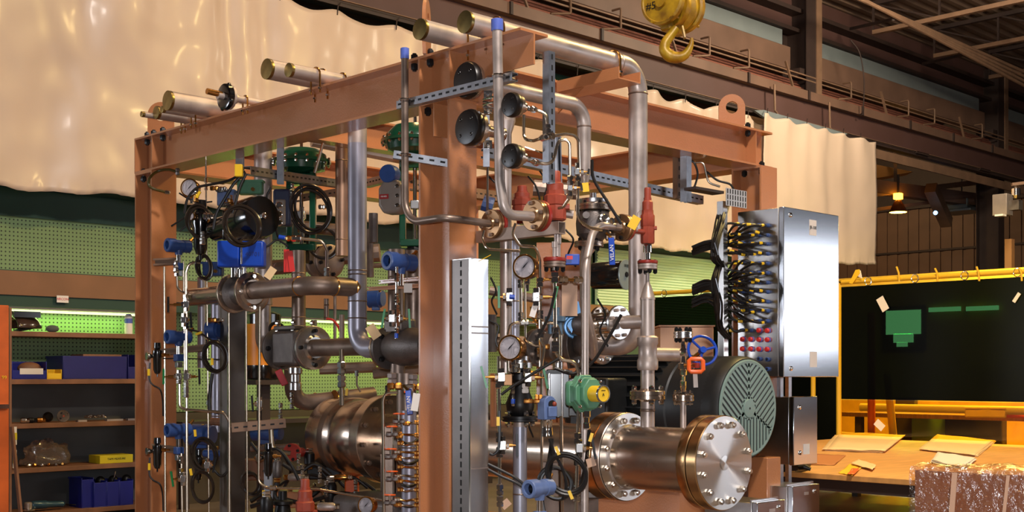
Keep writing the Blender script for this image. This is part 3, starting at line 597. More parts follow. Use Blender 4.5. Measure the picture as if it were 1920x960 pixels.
# work bay behind the yellow sheet
BW = mat('bay_ochre', (196, 150, 40), 0, .6, .2, 3); DK = mat('bay_dark', (60, 42, 20), 0, .7)
area('bay_lamp_light', (17.5, 7.5, 4.2), (17.8, 7.4, .6), 1.2, 1.2, 560, (1, .78, .20))
bk = T('far_workbench', 'bench with clutter in the yellow lit bay behind the transparent sheet', 'bench', (17, 8, 0)); part('worktop', MB().bx(16.2, 17.4, 3, 9.6, .86, .92), WOOD, bk)
for y in (3.3, 6.3, 9.3): part('leg', MB().bx(16.3, 16.4, y, y+.1, 0, .86), DK, bk)
struct('wall_far_bay', MB().bx(19.5, 19.6, 2, 12, 0, 3.2), BW)
wn = T('window_1', None, None, pt(1690, 600, 'X', 19.4)); wn['kind'] = 'structure'; WG = mat('window_glow', (190, 255, 200), 0, .5, emit=24)
def wp(px, py): p = pt(px, py, 'X', 19.44); return p.y, p.z
for k, (p0, p1, q0, q1) in enumerate(((1662, 1727, 583, 626), (1676, 1713, 626, 642), (1682, 1702, 642, 650), (1742, 1802, 577, 583), (1812, 1873, 575, 581))):
    (y0_, z1_), (y1_, z0_) = wp(p0, q0), wp(p1, q1); part('window_pane', MB().bx(19.42, 19.44, min(y0_, y1_), max(y0_, y1_), z0_, z1_), WG, wn)
y0_, z1_ = wp(1655, 575); y1_, z0_ = wp(1735, 655); part('window_frame', MB().bx(19.45, 19.48, y1_, y0_, z0_, z1_), DK, wn)
solo('long_tube', 'long bright tube lying across the far bay behind the yellow sheet', 'tube', MB().cyl((15.6, 3.8, 1.02), (15.6, 8.9, 1.02), .055), mat('pale_tube', (220, 200, 150), 0, .4))
for px, py, w, h, D_, m, l in ((1745, 800, .5, .5, 18.6, mat('bay_green', (120, 160, 30), 0, .5), 'green cabinet in the far bay'), (1700, 790, .3, .7, 18.9, DK, 'dark machine in the far bay, left of the green cabinet'), (1830, 790, .8, .3, 18.2, DK, 'dark crate in the far bay, right of the green cabinet'), (1890, 780, .5, .18, 16, ORANGE, 'orange bundle in the far bay at the right'), (1850, 775, .5, .12, 16, PAPER, 'cream carton in the far bay beside the orange bundle')):
    c = pt(px, py, 'D', D_); z0 = 0 if m not in (ORANGE, PAPER) else .92; hh = max(.1, c.z+h/2-z0); t = T('bay_item', l, 'box', (c.x, c.y, z0)); b = MB().box((c.x, c.y, z0+hh/2), w*.7, w, hh, Matrix.Rotation(.3, 3, 'Z')); part('body', b, m, t, bev=.02); part('lid', MB().box((c.x, c.y, z0+hh+.011), w*.74, w*1.04, .02, Matrix.Rotation(.3, 3, 'Z')), m, t)
for px, m, l in ((1634, OP, 'orange brown post behind the yellow sheet'), (1684, YFR, 'leaning yellow post behind the yellow sheet')): c0 = pt(px, 760, 'X', 14.6); solo('bay_post', l, 'post', MB().cyl((c0.x, c0.y, 0), (c0.x, c0.y+(.15 if m is YFR else 0), 1.5 if m is YFR else 2.3), .05, n=10), m)
# far bay beyond the girder: ribbed wall, crane, lamp, heater
fw = MB(); x = 12.4
while x < 32: fw.bx(34.0, 34.06, x, x+.24, 0, 6.6); fw.bx(34.03, 34.09, x+.24, x+.34, 0, 6.6); x += .34
struct('wall_far', fw, SIDING); struct('wall_far_shade', MB().bx(33.9, 34.0, 12.4, 32, 6.4, 8.9), DARKST); struct('trim_8', MB().bx(33.95, 34.0, 12.4, 32, 5.1, 5.16), DARKST); struct('wall_right', MB().bx(33.5, 33.9, -10, 13.3, 0, 9), DARKST)  # dark strip above the siding paints in the gloom under the far ceiling
cb = T('overhead_crane', 'ochre overhead crane beam in the dark far bay', 'crane', pt(1660, 320, 'D', 30)); part('bridge', MB().ext([pt(1600, 300, 'D', 30), pt(1712, 322, 'D', 30), pt(1655, 332, 'D', 30), pt(1600, 338, 'D', 30)], (.4, .4, 0)), mat('crane_ochre', (196, 124, 34), 0, .5), cb)
for a, b, w, l in (((1600, 345), (1860, 380), .30, 'grey diagonal roof beam crossing the far bay'), ((1610, 368), (1850, 340), .12, 'thin pale pipe crossing the far bay level'), ((1745, 352), (1775, 418), .26, 'brown slanting brace in the far bay'), ((1605, 398), (1800, 372), .08, 'thin dark rod in the far bay under the pale pipe'), ((1678, 285), (1680, 372), .08, 'thin dark drop rod above the glowing lamp')):
    solo('roof_brace', l, 'beam', MB().bar(pt(*a, 'D', 29), pt(*b, 'D', 30), w, w), DUST if w != .3 else GIRDL)
lm = T('high_bay_lamp', 'glowing orange high bay lamp in the dark far bay', 'lamp', pt(1684, 400, 'D', 29)); GLOW = mat('sodium_glow', (255, 170, 40), 0, .4, emit=14); GLOW2 = mat('sodium_bulb', (255, 190, 60), 0, .4, emit=30)
c0 = pt(1684, 398, 'D', 29); part('reflector', MB().lathe([(.07, .28), (.12, .20), (.19, .05), (.2, 0)], c0, AZ, 20), mat('lamp_glass', (120, 60, 20), 0, .4), lm); part('lens', MB().lathe([(.001, -.01), (.19, -.005), (.2, .0)], c0, AZ, 20), GLOW2, lm); part('ballast', MB().box(c0+AZ*.38, .16, .16, .14), GLOW, lm); part('stem', MB().cyl(c0+AZ*.45, c0+AZ*.9, .03, n=8), DARKST, lm)
ht = T('unit_heater', 'pale unit heater hanging in the dark far bay', 'heater', pt(1800, 395, 'D', 30)); part('housing', MB().box(pt(1803, 384, 'D', 30), .55, .55, .25), GLZ, ht, bev=.02); part('drop_rod', MB().cyl(pt(1803, 384, 'D', 30), pt(1803, 384, 'D', 30)*1+AZ*(8.72-pt(1803, 384, 'D', 30).z), .02, n=8), DARKST, ht); part('deflector', MB().box(pt(1804, 397, 'D', 30), .82, .82, .05), GLZ, ht)
f2 = T('floodlight', 'bright chrome floodlight on the post at the right edge', 'lamp', pt(1905, 380, 'D', 20)); part('head', MB().lathe([(.03, 0), (.07, .05), (.07, .16), (.04, .2)], pt(1905, 372, 'D', 20), AZ), CHROME, f2); part('bracket', MB().box(pt(1905, 385, 'D', 20.1), .16, .16, .16), CAST, f2); part('arm', MB().bar(pt(1897, 346, 'D', 20.1), pt(1921, 343, 'D', 20.1), .06, .05), DUST, f2)
jb = T('wall_box', 'grey control box beside the chrome floodlight', 'box', pt(1880, 390, 'D', 20.6)); part('housing', MB().box(pt(1880, 385, 'D', 20.6), .25, .25, .36), GREYBOX, jb, bev=.01); part('lamp_strip', MB().box(pt(1876, 404, 'D', 20.4), .14, .14, .03), WHITE, jb)
solo('bay_column', 'yellowish steel column at the right edge behind the screen', 'column', MB().box((pt(1893, 480, 'D', 20.9).x, pt(1893, 480, 'D', 20.9).y, 1.9), .12, .12, 3.8), TAN)
solo('pilot_lamp', 'tiny blue white light spot in the far bay', 'lamp', MB().sph(pt(1754, 399, 'D', 29), .05), mat('blue_spot', (120, 190, 255), 0, .4, emit=8))
# ================================================================ CRANE HOOK BLOCK
HB = 9.6
hk = T('hook_block', 'yellow crane hook block with #5 painted on it, hanging at the top', 'crane hook', pt(1268, 55, 'D', HB))
ca = pt(1243, 6, 'D', HB); R = rad(45, HB)
ax = AX*.9+AY*.12; ax.normalize(); cb_ = ca+ax*.32
for c, l in ((ca, 0), (cb_, 1)):
    b = MB(); b.lathe([(.001, -.03), (R*.18, -.035), (R*.20, -.022), (R*.86, -.022), (R*.9, -.03), (R, -.02), (R, .02), (R*.9, .03), (R*.1, .03)], c+AZ*.02, ax, 44); part('cheek_plate', b, BLOCKY, hk)
    for a in (-2.0, -.9): part('pin', MB().cyl(c+AZ*.02+V((ax.y, -ax.x, 0)).normalized()*R*.92*math.cos(a)+AZ*R*.95*math.sin(a)-ax*.05, c+AZ*.02+V((ax.y, -ax.x, 0)).normalized()*R*.92*math.cos(a)+AZ*R*.95*math.sin(a)+ax*.05, .012, n=8), BLOCKY, hk)
part('sheave', MB().lathe([(R*.92, .08), (R*.92, .11), (R*.78, .14), (R*.78, .19), (R*.92, .22), (R*.92, .25)], ca, ax, 40), BLOCKY, hk); part('hub', MB().cyl(ca-ax*.05, cb_+ax*.05, .04), BLOCKY, hk)
part('yoke', MB().box(ca+ax*.16-AZ*(R-.03), .26, .10, .09, Matrix((ax, V((-ax.y, ax.x, 0)), AZ)).transposed()), BLOCKY, hk, bev=.02)
text(hk, '#5', ca-ax*.026-AZ*.012+V((ax.y, -ax.x, 0)).normalized()*-.095, V((ax.y, -ax.x, 0)), AZ, .085, BLACKR)
hp = [(1268, 52, 8), (1258, 66, 9), (1248, 80, 10), (1246, 94, 11), (1256, 105, 12), (1270, 108, 11), (1283, 104, 9.5), (1291, 94, 7.5), (1296, 82, 5), (1297, 71, 2.5)]
hq = [pt(a, b, 'D', HB) for a, b, r in hp]; S = spline(hq, 5); rr = [rad(hp[min(i//5, 9)][2]*(1-(i % 5)/5)+hp[min(i//5+1, 9)][2]*((i % 5)/5), HB)*.95 for i in range(len(S))]
part('hook', MB().sweep(S, rr, 14), BLOCKY, hk, 'worn yellow and bare steel hook'); part('safety_latch', MB().bar(pt(1279, 50, 'D', HB-.02), pt(1284, 72, 'D', HB-.03), .05, .012, RT), BLOCKY, hk)
for dx in (-.04, .04): part('wire_rope', MB().cyl(ca+ax*(.16+dx)+AZ*.05, ca+ax*(.16+dx)+AZ*3.5, .01, n=8), DARKST, hk)
# ================================================================ SKID FRAME
XL, XR, YN, YF_ = 4.455, 7.76, 5.06, 8.65; ZT, ZB = 3.3, 3.03; TF, TW = .014, .010
sk = T('skid_frame', 'tall brown painted steel skid frame of I beams carrying all the pipework', 'steel frame', (6.1, 6.8, 0))
def isx(c, z0, z1, w=.205): return [(a, b) for a, b in isec(c, z0, z1, w, TF, TW)]
part('beam', MB().exty(isx(XL+.1025, ZB, ZT), 5.04, 8.70), PAINT, sk)
# coped extension of the left beam toward the camera
part('beam_extension', MB().exty([(XL+.0975, 3.125), (XL+.1075, 3.125), (XL+.1075, ZT-TF), (XL+.0975, ZT-TF)], 4.50, 5.04).exty([(XL, ZT-TF), (XL+.205, ZT-TF), (XL+.205, ZT), (XL, ZT)], 4.50, 5.04), PAINT, sk)
part('beam', MB().extx([(a, b) for a, b in isx(5.262, ZB, ZT)], XL+.12, XR), PAINT, sk)
part('beam', MB().extx([(a, b) for a, b in isx(8.548, ZB, ZT)], XL+.12, XR), PAINT, sk)
part('beam', MB().exty(isx(XR-.1025, ZB, ZT), 5.36, 8.44), PAINT, sk)
part('cross_beam', MB().extx([(a, b) for a, b in isx(6.95, 3.1, ZT, .12)], XL+.12, XR-.11), PAINT, sk)
for z0, z1 in ((0, .22),):
    for y in (5.16, 8.55): part('base_beam', MB().extx(isx(y, z0, z1), XL, XR), PAINT, sk)
    for x in (XL+.1, XR-.1, 6.1): part('base_beam', MB().exty(isx(x, z0, z1), 5.27, 8.44), PAINT, sk)
def column(x0, y0, d=.262, w=.205):
    x1 = x0+w; xc = (x0+x1)/2; z0, z1 = .22, ZB-.016
    p = [(x0, y0), (x1, y0), (x1, y0+TF), (xc+TW/2, y0+TF), (xc+TW/2, y0+d-TF), (x1, y0+d-TF), (x1, y0+d), (x0, y0+d), (x0, y0+d-TF), (xc-TW/2, y0+d-TF), (xc-TW/2, y0+TF), (x0, y0+TF)]
    part('column', MB().extz(p, z0, z1), PAINT, sk); part('cap_plate', MB().bx(x0-.0, x1+.0, y0-.0, y0+d, z1, ZB), PAINT, sk)
column(XL, YN); column(XL, 8.44); column(XR-.205, 5.12); column(XR-.205, 8.40)
for y in (8.44, 5.32, 5.06): part('stiffener', MB().bx(XL+.004, XL+.097, y, y+.01, ZB+TF, ZT-TF), PAINT, sk)
part('end_plate', MB().bx(XL, XL+.205, 8.70, 8.71, ZB, ZT), PAINT, sk)
part('stiffener', MB().bx(XR-.2, XR-.19, 5.17, 5.256, ZB+TF, ZT-TF), PAINT, sk)
part('stiffener', MB().bx(XL+.002, XL+.10, YN+.13, YN+.138, ZB-.2, ZB-.016), PAINT, sk)
for x, y, z, a in ([(XL+.05, y, ZT-.007, AZ) for y in (8.60, 8.50, 8.36, 5.42, 5.28)]+[(XL+.05, 5.30, ZB-.012, AZ), (XL+.05, 5.10, ZB-.012, AZ)]+[(XL+.05, y, ZB-.012, AZ) for y in (8.50, 8.66)]+[(7.50, 5.2, ZT-.007, AZ), (7.62, 5.16, ZB-.012, AZ), (7.60, 5.30, ZB-.012, AZ)]):
    bolt(sk, (x, y, z), a, .022, .02)
def lug(px, py, D, dirv, w, h, hr, y0z=ZT):
    c = pt(px, py, 'D', D); c.z = ZT; d = V(dirv).normalized(); n = d.cross(AZ); pts_ = []
    R = w/2; out = [(-R, 0)]+[(-R*math.cos(t), h-R+R*math.sin(t)) for t in [k*math.pi/14 for k in range(15)]]+[(R, 0)]
    th = .02; b = MB(); m = 28
    # plate with a hole: outer loop sampled by angle round the hole centre
    hc = (0, h-R); O = []; I = []
    for k in range(m):
        a = 2*math.pi*k/m; ca_, sa = math.cos(a), math.sin(a)
        if sa >= 0: r = R
        else: r = min(R/max(abs(ca_), 1e-6), (h-R)/max(-sa, 1e-6))
        O.append((hc[0]+ca_*r, hc[1]+sa*r)); I.append((hc[0]+ca_*hr, hc[1]+sa*hr))
    vsl = []
    for s in (-th/2, th/2):
        for L_ in (O, I): vsl += [c+d*a+AZ*b2+n*s for a, b2 in L_]
    fs = []
    for k in range(m):
        k2 = (k+1) % m
        fs += [(k, k2, m+k2, m+k), (2*m+k, 3*m+k, 3*m+k2, 2*m+k2), (k, 2*m+k, 2*m+k2, k2), (m+k, m+k2, 3*m+k2, 3*m+k)]
    part('lifting_lug', b.add(vsl, fs), PAINT, sk)
lug(1372, 243, 8.95, RT*1.0+FW*.02, .195, .25, .045); lug(302, 236, 9.3, RT+FW*.02, .20, .27, .045); lug(800, 120, 6.95, FW+RT*.06, .24, .33, .045)
# bracket channel under the big bent pipe
bc = MB(); bc.bx(5.42, 5.62, 4.66, 5.16, 3.225, 3.233).bx(5.42, 5.428, 4.66, 5.16, 3.233, 3.295).bx(5.612, 5.62, 4.66, 5.16, 3.233, 3.295)
part('bracket_channel', bc, PAINT, sk); part('bracket_gusset', MB().ext([(5.43, 5.16, 3.225), (5.43, 5.16, 3.10), (5.43, 4.95, 3.225)], (.01, 0, 0)), PAINT, sk)
# ================================================================ PIPES LYING OVER THE FRAME
def ubolt(parent, c, ax, r, drop, wr=.006, m=None):
    """c on the pipe axis; saddle wire over the pipe, legs down by drop"""
    ax = V(ax).normalized(); s = ax.cross(AZ).normalized(); R = r+wr
    P = [c-s*R-AZ*drop]+[c-s*R*math.cos(t)+AZ*R*math.sin(t) for t in [k*math.pi/10 for k in range(11)]]+[c+s*R-AZ*drop]
    o = part('u_bolt', MB().sweep(P, wr, 8), m or BRASS, parent)
    for sg in (-1, 1):
        part('nut', MB().cyl(c+s*R*sg-AZ*(drop-.02), c+s*R*sg-AZ*(drop-.032), wr*2.1, n=6), m or CHROME, o)
    return o
def toppipe(name, lab, x0, y, z, r, x1, ub=(), cap=True, m=None, down=None):
    t = T(name, lab, 'pipe', (x0, y, z)); P = [(x0, y, z), (x1, y, z)]
    if down: P.append((x1, y, down))
    part('pipe', MB().tube(P, r, r*3.0, 28, 12), m or STEEL, t)
    if cap: part('end_cap', MB().lathe([(r*.6, -.004), (r*1.02, -.002), (r*1.02, .018), (r, .02)], (x0-.004, y, z), AX, 32), mat('end_disc', (150, 132, 84), 1, .35, .2, 20), t)
    if down:
        for p, a in (((x1-r*3, y, z), AX), ((x1, y, z-r*3), AZ)): part('weld_bead', MB().lathe([(r, -.006), (r+.0025, -.002), (r+.0025, .002), (r, .006)], p, a, 28), STEELD, t)
    for u_ in ub: ubolt(t, V((u_, y, z)), AX, r, r+.07)
    return t
toppipe('pipe', 'capped thick pipe lying over the far left end of the frame', 4.15, 7.63, 3.372, .066, 4.91, down=2.0)
toppipe('pipe', 'thin pipe leftmost on top of the frame beside the lifting eye', 4.14, 7.98, 3.33, .020, 5.0, (4.46,))
toppipe('pipe', 'thin capped pipe running just in front of the thick far left pipe', 4.20, 7.80, 3.345, .024, 5.1, (4.44,))
toppipe('pipe', 'short pipe behind the far left lifting eye with a dull end', 4.22, 7.92, 3.345, .045, 4.8, cap=True)
t = toppipe('pipe', 'thin pipe ending in a black capped flange on top of the left beam', 4.25, 7.15, 3.345, .024, 5.0, (4.46,), cap=False)
part('flange_cover', MB().lathe([(.07, -.03), (.085, -.025), (.09, 0), (.085, .01)], (4.32, 7.15, 3.345), AX, 30), BLACKP, t); part('flange', MB().lathe([(.08, .01), (.08, .03), (.045, .032), (.035, .07)], (4.32, 7.15, 3.345), AX, 30), STEEL, t)
for a in (.5, 2.1, 3.6, 5.2): part('cover_clip', MB().sph((4.31, 7.15+.085*math.cos(a), 3.345+.085*math.sin(a)), .014), BLACKP, t)
part('plug', MB().cyl((4.17, 7.15, 3.36), (4.28, 7.15, 3.355), .02), BRASS, t)
toppipe('pipe', 'capped pipe, left one of the close pair at the middle of the left beam', 4.147, 6.40, 3.368, .062, 4.836, (4.55,), cap=True, down=3.0)
toppipe('pipe', 'shorter capped pipe, right one of the close pair at the middle of the left beam', 4.206, 6.25, 3.345, .042, 4.75, (4.40, 4.60))
t = toppipe('pipe', 'large capped pipe above the near column, left of the long bent pipe', 4.238, 5.05, 3.357, .056, 4.88, (4.53,), down=2.95)
part('reducer', MB().lathe([(.056, 2.95), (.034, 2.88), (.034, 1.50)], (4.88, 5.05, 0), AZ, 28), STEEL, t)
bp_ = T('bent_pipe', 'long thick pipe crossing the top of the skid and bending down at the right', 'pipe', (4.34, 4.80, 3.365)); r = .0585
part('pipe', MB().tube([(4.34, 4.80, 3.365), (5.765, 4.80, 3.365), (5.765, 4.80, 1.67), (5.765, 5.25, 1.67)], r, .155, 32, 14), STEEL, bp_)
part('end_cap', MB().lathe([(r*.6, -.004), (r*1.02, -.002), (r*1.02, .018), (r, .02)], (4.335, 4.80, 3.365), AX, 36), MATS['end_disc'], bp_)
for p, a in (((5.57, 4.80, 3.365), AX), ((5.765, 4.80, 3.21), AZ), ((5.765, 4.80, 1.83), AZ)): part('weld_bead', MB().lathe([(r, -.006), (r+.003, -.002), (r+.003, .002), (r, .006)], p, a, 32), STEELD, bp_)
ubolt(bp_, V((4.56, 4.80, 3.365)), AX, r, .12, .008); ubolt(bp_, V((5.52, 4.80, 3.365)), AX, r, .10, .008)
flange(bp_, (5.765, 5.10, 1.67), AY, .115, .018, 8, .011, BRUSH, CHROME)
p7 = T('bent_pipe', 'second bent pipe with a black capped left end, under the beam end', 'pipe', (4.48, 4.80, 3.06)); r = .041
part('pipe', MB().tube([(4.50, 4.80, 3.06), (5.275, 4.80, 3.06), (5.275, 4.80, 2.68)], r, .115, 28, 12), STEEL, p7)
part('weld_bead', MB().lathe([(r, -.005), (r+.0025, -.002), (r+.0025, .002), (r, .005)], (5.275, 4.80, 2.94), AZ, 28), STEELD, p7); part('reducer', MB().lathe([(r, 0), (r*.6, -.07)], (5.275, 4.80, 2.68), AZ, 24), STEEL, p7)
CAPB = mat('cap_black', (20, 15, 13), 0, .34)
def blackcap(parent, c, R, t=.035, n=4):
    c = V(c); o = part('flange_cover', MB().lathe([(.001, -t*.9), (R*.7, -t*.9), (R*.92, -t*.8), (R, -t*.4), (R, t*.1), (R*.94, t*.3)], c, AX, 40), CAPB, parent)
    for i in range(n):
        a = i*2*math.pi/n+.8; part('cover_boss', MB().sph(c+V((-t*.9, R*.6*math.cos(a), R*.6*math.sin(a))), R*.1, sc=(.5, 1, 1)), BLACKP, o)
    part('flange', MB().lathe([(R*.9, t*.3), (R*.95, t*.35), (R*.95, t*.9), (R*.5, t), (R*.45, t*2.2)], c, AX, 40), BRUSHD, parent)
D1c = pt(879, 151, 'X', 4.44); blackcap(p7, D1c, rad(35, D1c.dot(FW)))
BRZ = mat('bronze_flange', (156, 122, 88), .85, .30, .10, 8)
# conduits with blue caps
def conduit(name, lab, P, r, bend, fl=None, R=.08):
    P = [q(p) for p in P]; t = T(name, lab, 'pipe', P[-1] if False else P[0]); part('pipe', MB().tube(P, r, bend, 20, 12), STEELD if 'left' in lab else STEEL, t)
    d = (P[0]-P[1]).normalized(); part('blue_cap', MB().lathe([(r*1.12, -.055), (r*1.2, -.05), (r*1.2, .003), (r*.9, .006)], P[0], d, 24), BLUEC, t, 'blue plastic end cap')
    return t
cyl_ = 4.3
c1 = conduit('vent_pipe', 'slim blue capped pipe in front of the left beam bending round the column, left one', [pt(759, 92, 'X', cyl_), pt(759.5, 419, 'X', cyl_), (4.30, 4.93, 2.335), (4.40, 4.90, 2.330), (4.70, 4.90, 2.325)], .0205, .13)
flange(c1, (4.632, 4.90, 2.326), AX, .080, .016, 4, .011, BRZ, STEELD, hub=.022)
e0 = pt(943, 345, 'X', cyl_); y2 = 4.46
c2 = conduit('vent_pipe', 'thicker blue capped pipe hanging beside the slotted upright, right one', [pt(932, 38, 'X', cyl_), pt(937, 340, 'X', cyl_), pt(946, 403, 'Y', y2+.01), pt(985, 405, 'Y', y2), pt(1008, 407, 'Y', y2)], .0262, .17)
flange(c2, pt(1004, 404, 'Y', y2), AX, .082, .018, 4, .012, BRZ, STEELD, hub=.028)
REDR = mat('red_gasket_paint', (150, 44, 34), 0, .4)
for t, p in ((c1, V((4.662, 4.90, 2.326))), (c2, pt(1004, 404, 'Y', y2)+AX*.032)): part('red_flange', MB().lathe([(.081, -.008), (.083, 0), (.081, .012), (.03, .014), (.028, .06)], p, AX, 36), REDR, t, 'red painted mating flange')
# slotted struts
def strut(name, lab, p0, p1, w=.041, up=AZ, slots=True, m=None, face=None, h=None):
    p0, p1 = V(p0), V(p1); h = h or w; d = (p1-p0).normalized(); s = d.cross(V(up)).normalized(); t = T(name, lab, 'strut', p0)
    if face is not None and V(face).normalized().dot(s) > .3: s = -s
    if face is not None: face = -s
    u_ = s.cross(d)
    th = .003; L = (p1-p0).length; b = MB(); A = Matrix((d, s, u_)).transposed(); c = (p0+p1)/2
    b.box(c-s*(w/2), L, th, h, A); b.box(c+u_*(h/2), L, w, th, A); b.box(c-u_*(h/2), L, w, th, A); b.box(c+s*(w/2)+u_*(h*.36), L, th, h*.2, A); b.box(c+s*(w/2)-u_*(h*.36), L, th, h*.2, A)
    part('channel', b, m or GALV, t)
    if slots:
        n = int(L/.055)
        for sd, nn in ((s, -1), (s, 1), (u_, 1)) if False else ((face if face is not None else -s, 0),):
            sv = V(sd).normalized(); ot = (w/2+th/2+.0006) if abs(sv.dot(s)) > .5 else (h/2+th/2+.0006); wv = u_ if abs(sv.dot(s)) > .5 else s; Bm = Matrix((d, wv, d.cross(wv))).transposed()
            for i in range(n): part('slot', MB().box(p0+d*(L*(i+.5)/n)+sv*ot, .028, .011, .001, Bm), DARKI, t)
    return t
strut('slotted_strut', 'slotted channel clamped across both blue capped pipes in front of the beam', (4.345, 5.36, 3.01), (4.345, 4.43, 3.01), up=AZ, face=-AX)
strut('slotted_strut', 'short slotted channel bracing the left blue capped pipe to the near column', pt(738, 290, 'X', 4.335), (4.57, 5.20, 2.69), face=V((-.7, -.7, 0)), slots=True)
strut('slotted_strut', 'upright slotted double channel bolted to the end of the left beam', (4.615, 4.45, 2.50), (4.615, 4.45, 3.19), w=.045, up=AX, face=-AY)
for c_, p in ((c1, pt(759, 187, 'X', cyl_)), (c1, pt(759, 290, 'X', cyl_)), (c2, pt(935, 141, 'X', cyl_))):
    part('pipe_clamp', MB().sweep([p+V((.031*math.cos(a), .031*math.sin(a), 0)) for a in [k*math.pi/8 for k in range(16)]], .005, 8, True), CHROME, c_)
# ================================================================ INSTRUMENT BUILDERS
def gauge(name_lab, c, ax, R, L=.05, stem=.08, m=None, needle=.8, stemd=None):
    c = V(c); ax = V(ax).normalized(); t = T('pressure_gauge', name_lab, 'gauge', c); u = ax.cross(AZ).normalized(); w = u.cross(ax)*1
    part('case', MB().lathe([(R*.55, -L), (R*.9, -L), (R*.94, -L*.9), (R*.94, -.012), (R*1.06, -.010), (R*1.08, 0), (R*1.03, .006), (R*.92, .006), (R*.90, 0)], c, ax, 36), m or BRASS, t)
    part('dial', MB().lathe([(.0005, 0), (R*.91, 0)], c+ax*.0015, ax, 36), DIAL, t)
    nd = MB(); rt_ = -u; dd = (rt_*math.cos(needle)+AZ*math.sin(needle)); nn = dd.cross(ax)
    nd.ext([c+dd*R*.7-dd*0+ax*.004, c+nn*R*.05+ax*.004, c-dd*R*.25+ax*.004, c-nn*R*.05+ax*.004], ax*.0015); part('needle', nd, BLACKM, t)
    tk = MB()
    for k in range(28):
        a = math.radians(-50+k*280/27); e = rt_*math.cos(a)+AZ*math.sin(a); n2 = e.cross(ax); r0 = R*(.68 if k % 5 == 0 else .76)
        tk.ext([c+e*r0+n2*.0006+ax*.002, c+e*r0-n2*.0006+ax*.002, c+e*R*.84-n2*.0006+ax*.002, c+e*R*.84+n2*.0006+ax*.002], ax*.0006)
    part('scale_marks', tk, BLACKM, t)
    if stem:
        b0 = c-ax*L*.5-AZ*R*.9; part('socket', MB().lathe([(.010, 0), (.014, -.01), (.014, -.03), (.009, -.034), (.009, -stem)], b0, AZ, 8), CHROME, t)
    return t
def nvalve(lab, c, ax=None, hm=None, side=1, L=.11, s=1.0, hh=.085, group=None):
    """needle valve: block body, stems left and right, thin bar handle at the side end"""
    c = V(c); ax = V(ax or RT).normalized(); t = T('needle_valve', lab, 'valve', c, group); B = Matrix((ax, ax.cross(AZ), AZ)).transposed()
    part('body', MB().box(c, .030*s, .026*s, .038*s, B), BRUSH, t, bev=.003); r = .008*s
    part('stem', MB().lathe([(r*1.5, .012), (r*1.5, .03), (r, .032), (r, L*.7), (r*.5, L*.7), (r*.5, L)], c, ax*side, 12), BRASS, t)
    part('bonnet_nut', MB().lathe([(r*1.9, .02), (r*1.9, .034)], c, ax*side, 6), CHROME, t)
    h = V(c)+ax*side*L; tl = Matrix.Rotation(random.uniform(-.3, .3), 3, ax.cross(AZ)) @ AZ
    part('handle', MB().bar(h-tl*hh/2, h+tl*hh/2, .013*s, .012, ax), hm or GREENH, t)
    for sg in (-1, 1): part('end_nut', MB().lathe([(r*1.1, .018), (r*1.7, .022), (r*1.7, .045), (r*1.1, .048)], c, AZ*sg, 6), CHROME, t)
    return t
def transmitter(lab, c, ax=None, s=1.0, m=None, stem=.12, foot=True):
    """blue twin-compartment head; c is the middle of the head, ax points to the open end"""
    c = V(c); ax = V(ax or -AX).normalized(); m = m or BLUET; t = T('transmitter', lab, 'transmitter', c)
    h = part('housing', MB().lathe([(.040*s, -.085*s), (.044*s, -.08*s), (.044*s, -.03*s), (.040*s, -.028*s), (.042*s, .03*s), (.048*s, .032*s), (.048*s, .085*s), (.044*s, .09*s), (.030*s, .09*s), (.028*s, .055*s)], c, ax, 32), m, t)
    part('window', MB().lathe([(.0005, .056*s), (.0295*s, .056*s)], c, ax, 24), BLACKP, h)
    part('neck', MB().lathe([(.030*s, -.03*s), (.026*s, -.055*s), (.020*s, -.06*s), (.020*s, -stem*s)], c, AZ, 20) if False else MB().cyl(c-AZ*.03*s, c-AZ*.062*s, .030*s, .024*s), m, t)
    part('sensor_neck', MB().cyl(c-AZ*.06*s, c-AZ*stem*s, .017*s), CHROME, t)
    pn = ax.cross(AZ); part('conduit_fitting', MB().lathe([(.014*s, .03*s), (.014*s, .07*s), (.010*s, .072*s), (.010*s, .1*s)], c-ax*.05*s, -ax*.6+AZ*.5+pn*.2, 10), BRASS, t)
    if foot:
        b = MB().box(c-AZ*(stem+.022)*s, .055*s, .055*s, .05*s, Matrix((ax, pn, AZ)).transposed()); part('sensor_body', b, m, t, bev=.006)
        part('manifold_block', MB().box(c-AZ*(stem+.07)*s, .04*s, .04*s, .04*s, Matrix((ax, pn, AZ)).transposed()), BRUSH, t, bev=.003)
    return t
def psv(lab, c, H, s=1.0, out=None):
    """red brown spring relief valve standing on c, total height H"""
    c = V(c); t = T('relief_valve', lab, 'relief valve', c); r = .038*s
    part('spring_housing', MB().lathe([(r*1.05, 0), (r*1.18, H*.03), (r*1.18, H*.26), (r*1.1, H*.30), (r*1.2, H*.32), (r*1.2, H*.50), (r, H*.53), (r*.98, H*.60)], c, AZ, 8), REDB, t)
    part('bonnet', MB().lathe([(r*.9, H*.59), (r*.9, H*.74), (r*.66, H*.77), (r*.66, H*.82)], c, AZ, 20), REDB, t); part('cap', MB().lathe([(r*.58, H*.81), (r*.58, H*.97), (r*.5, H)], c, AZ, 16), REDB, t)
    part('inlet_nut', MB().lathe([(r*.75, -.045*s), (r*.75, -.005)], c, AZ, 6), CHROME, t)
    part('test_plug', MB().cyl(c+AZ*H*.28+RT*r, c+AZ*H*.28+RT*r*1.55, r*.35, n=6), REDB, t)
    if out: part('outlet', MB().cyl(c+AZ*H*.2, c+AZ*H*.2+V(out), r*.42), REDB, t)
    return t
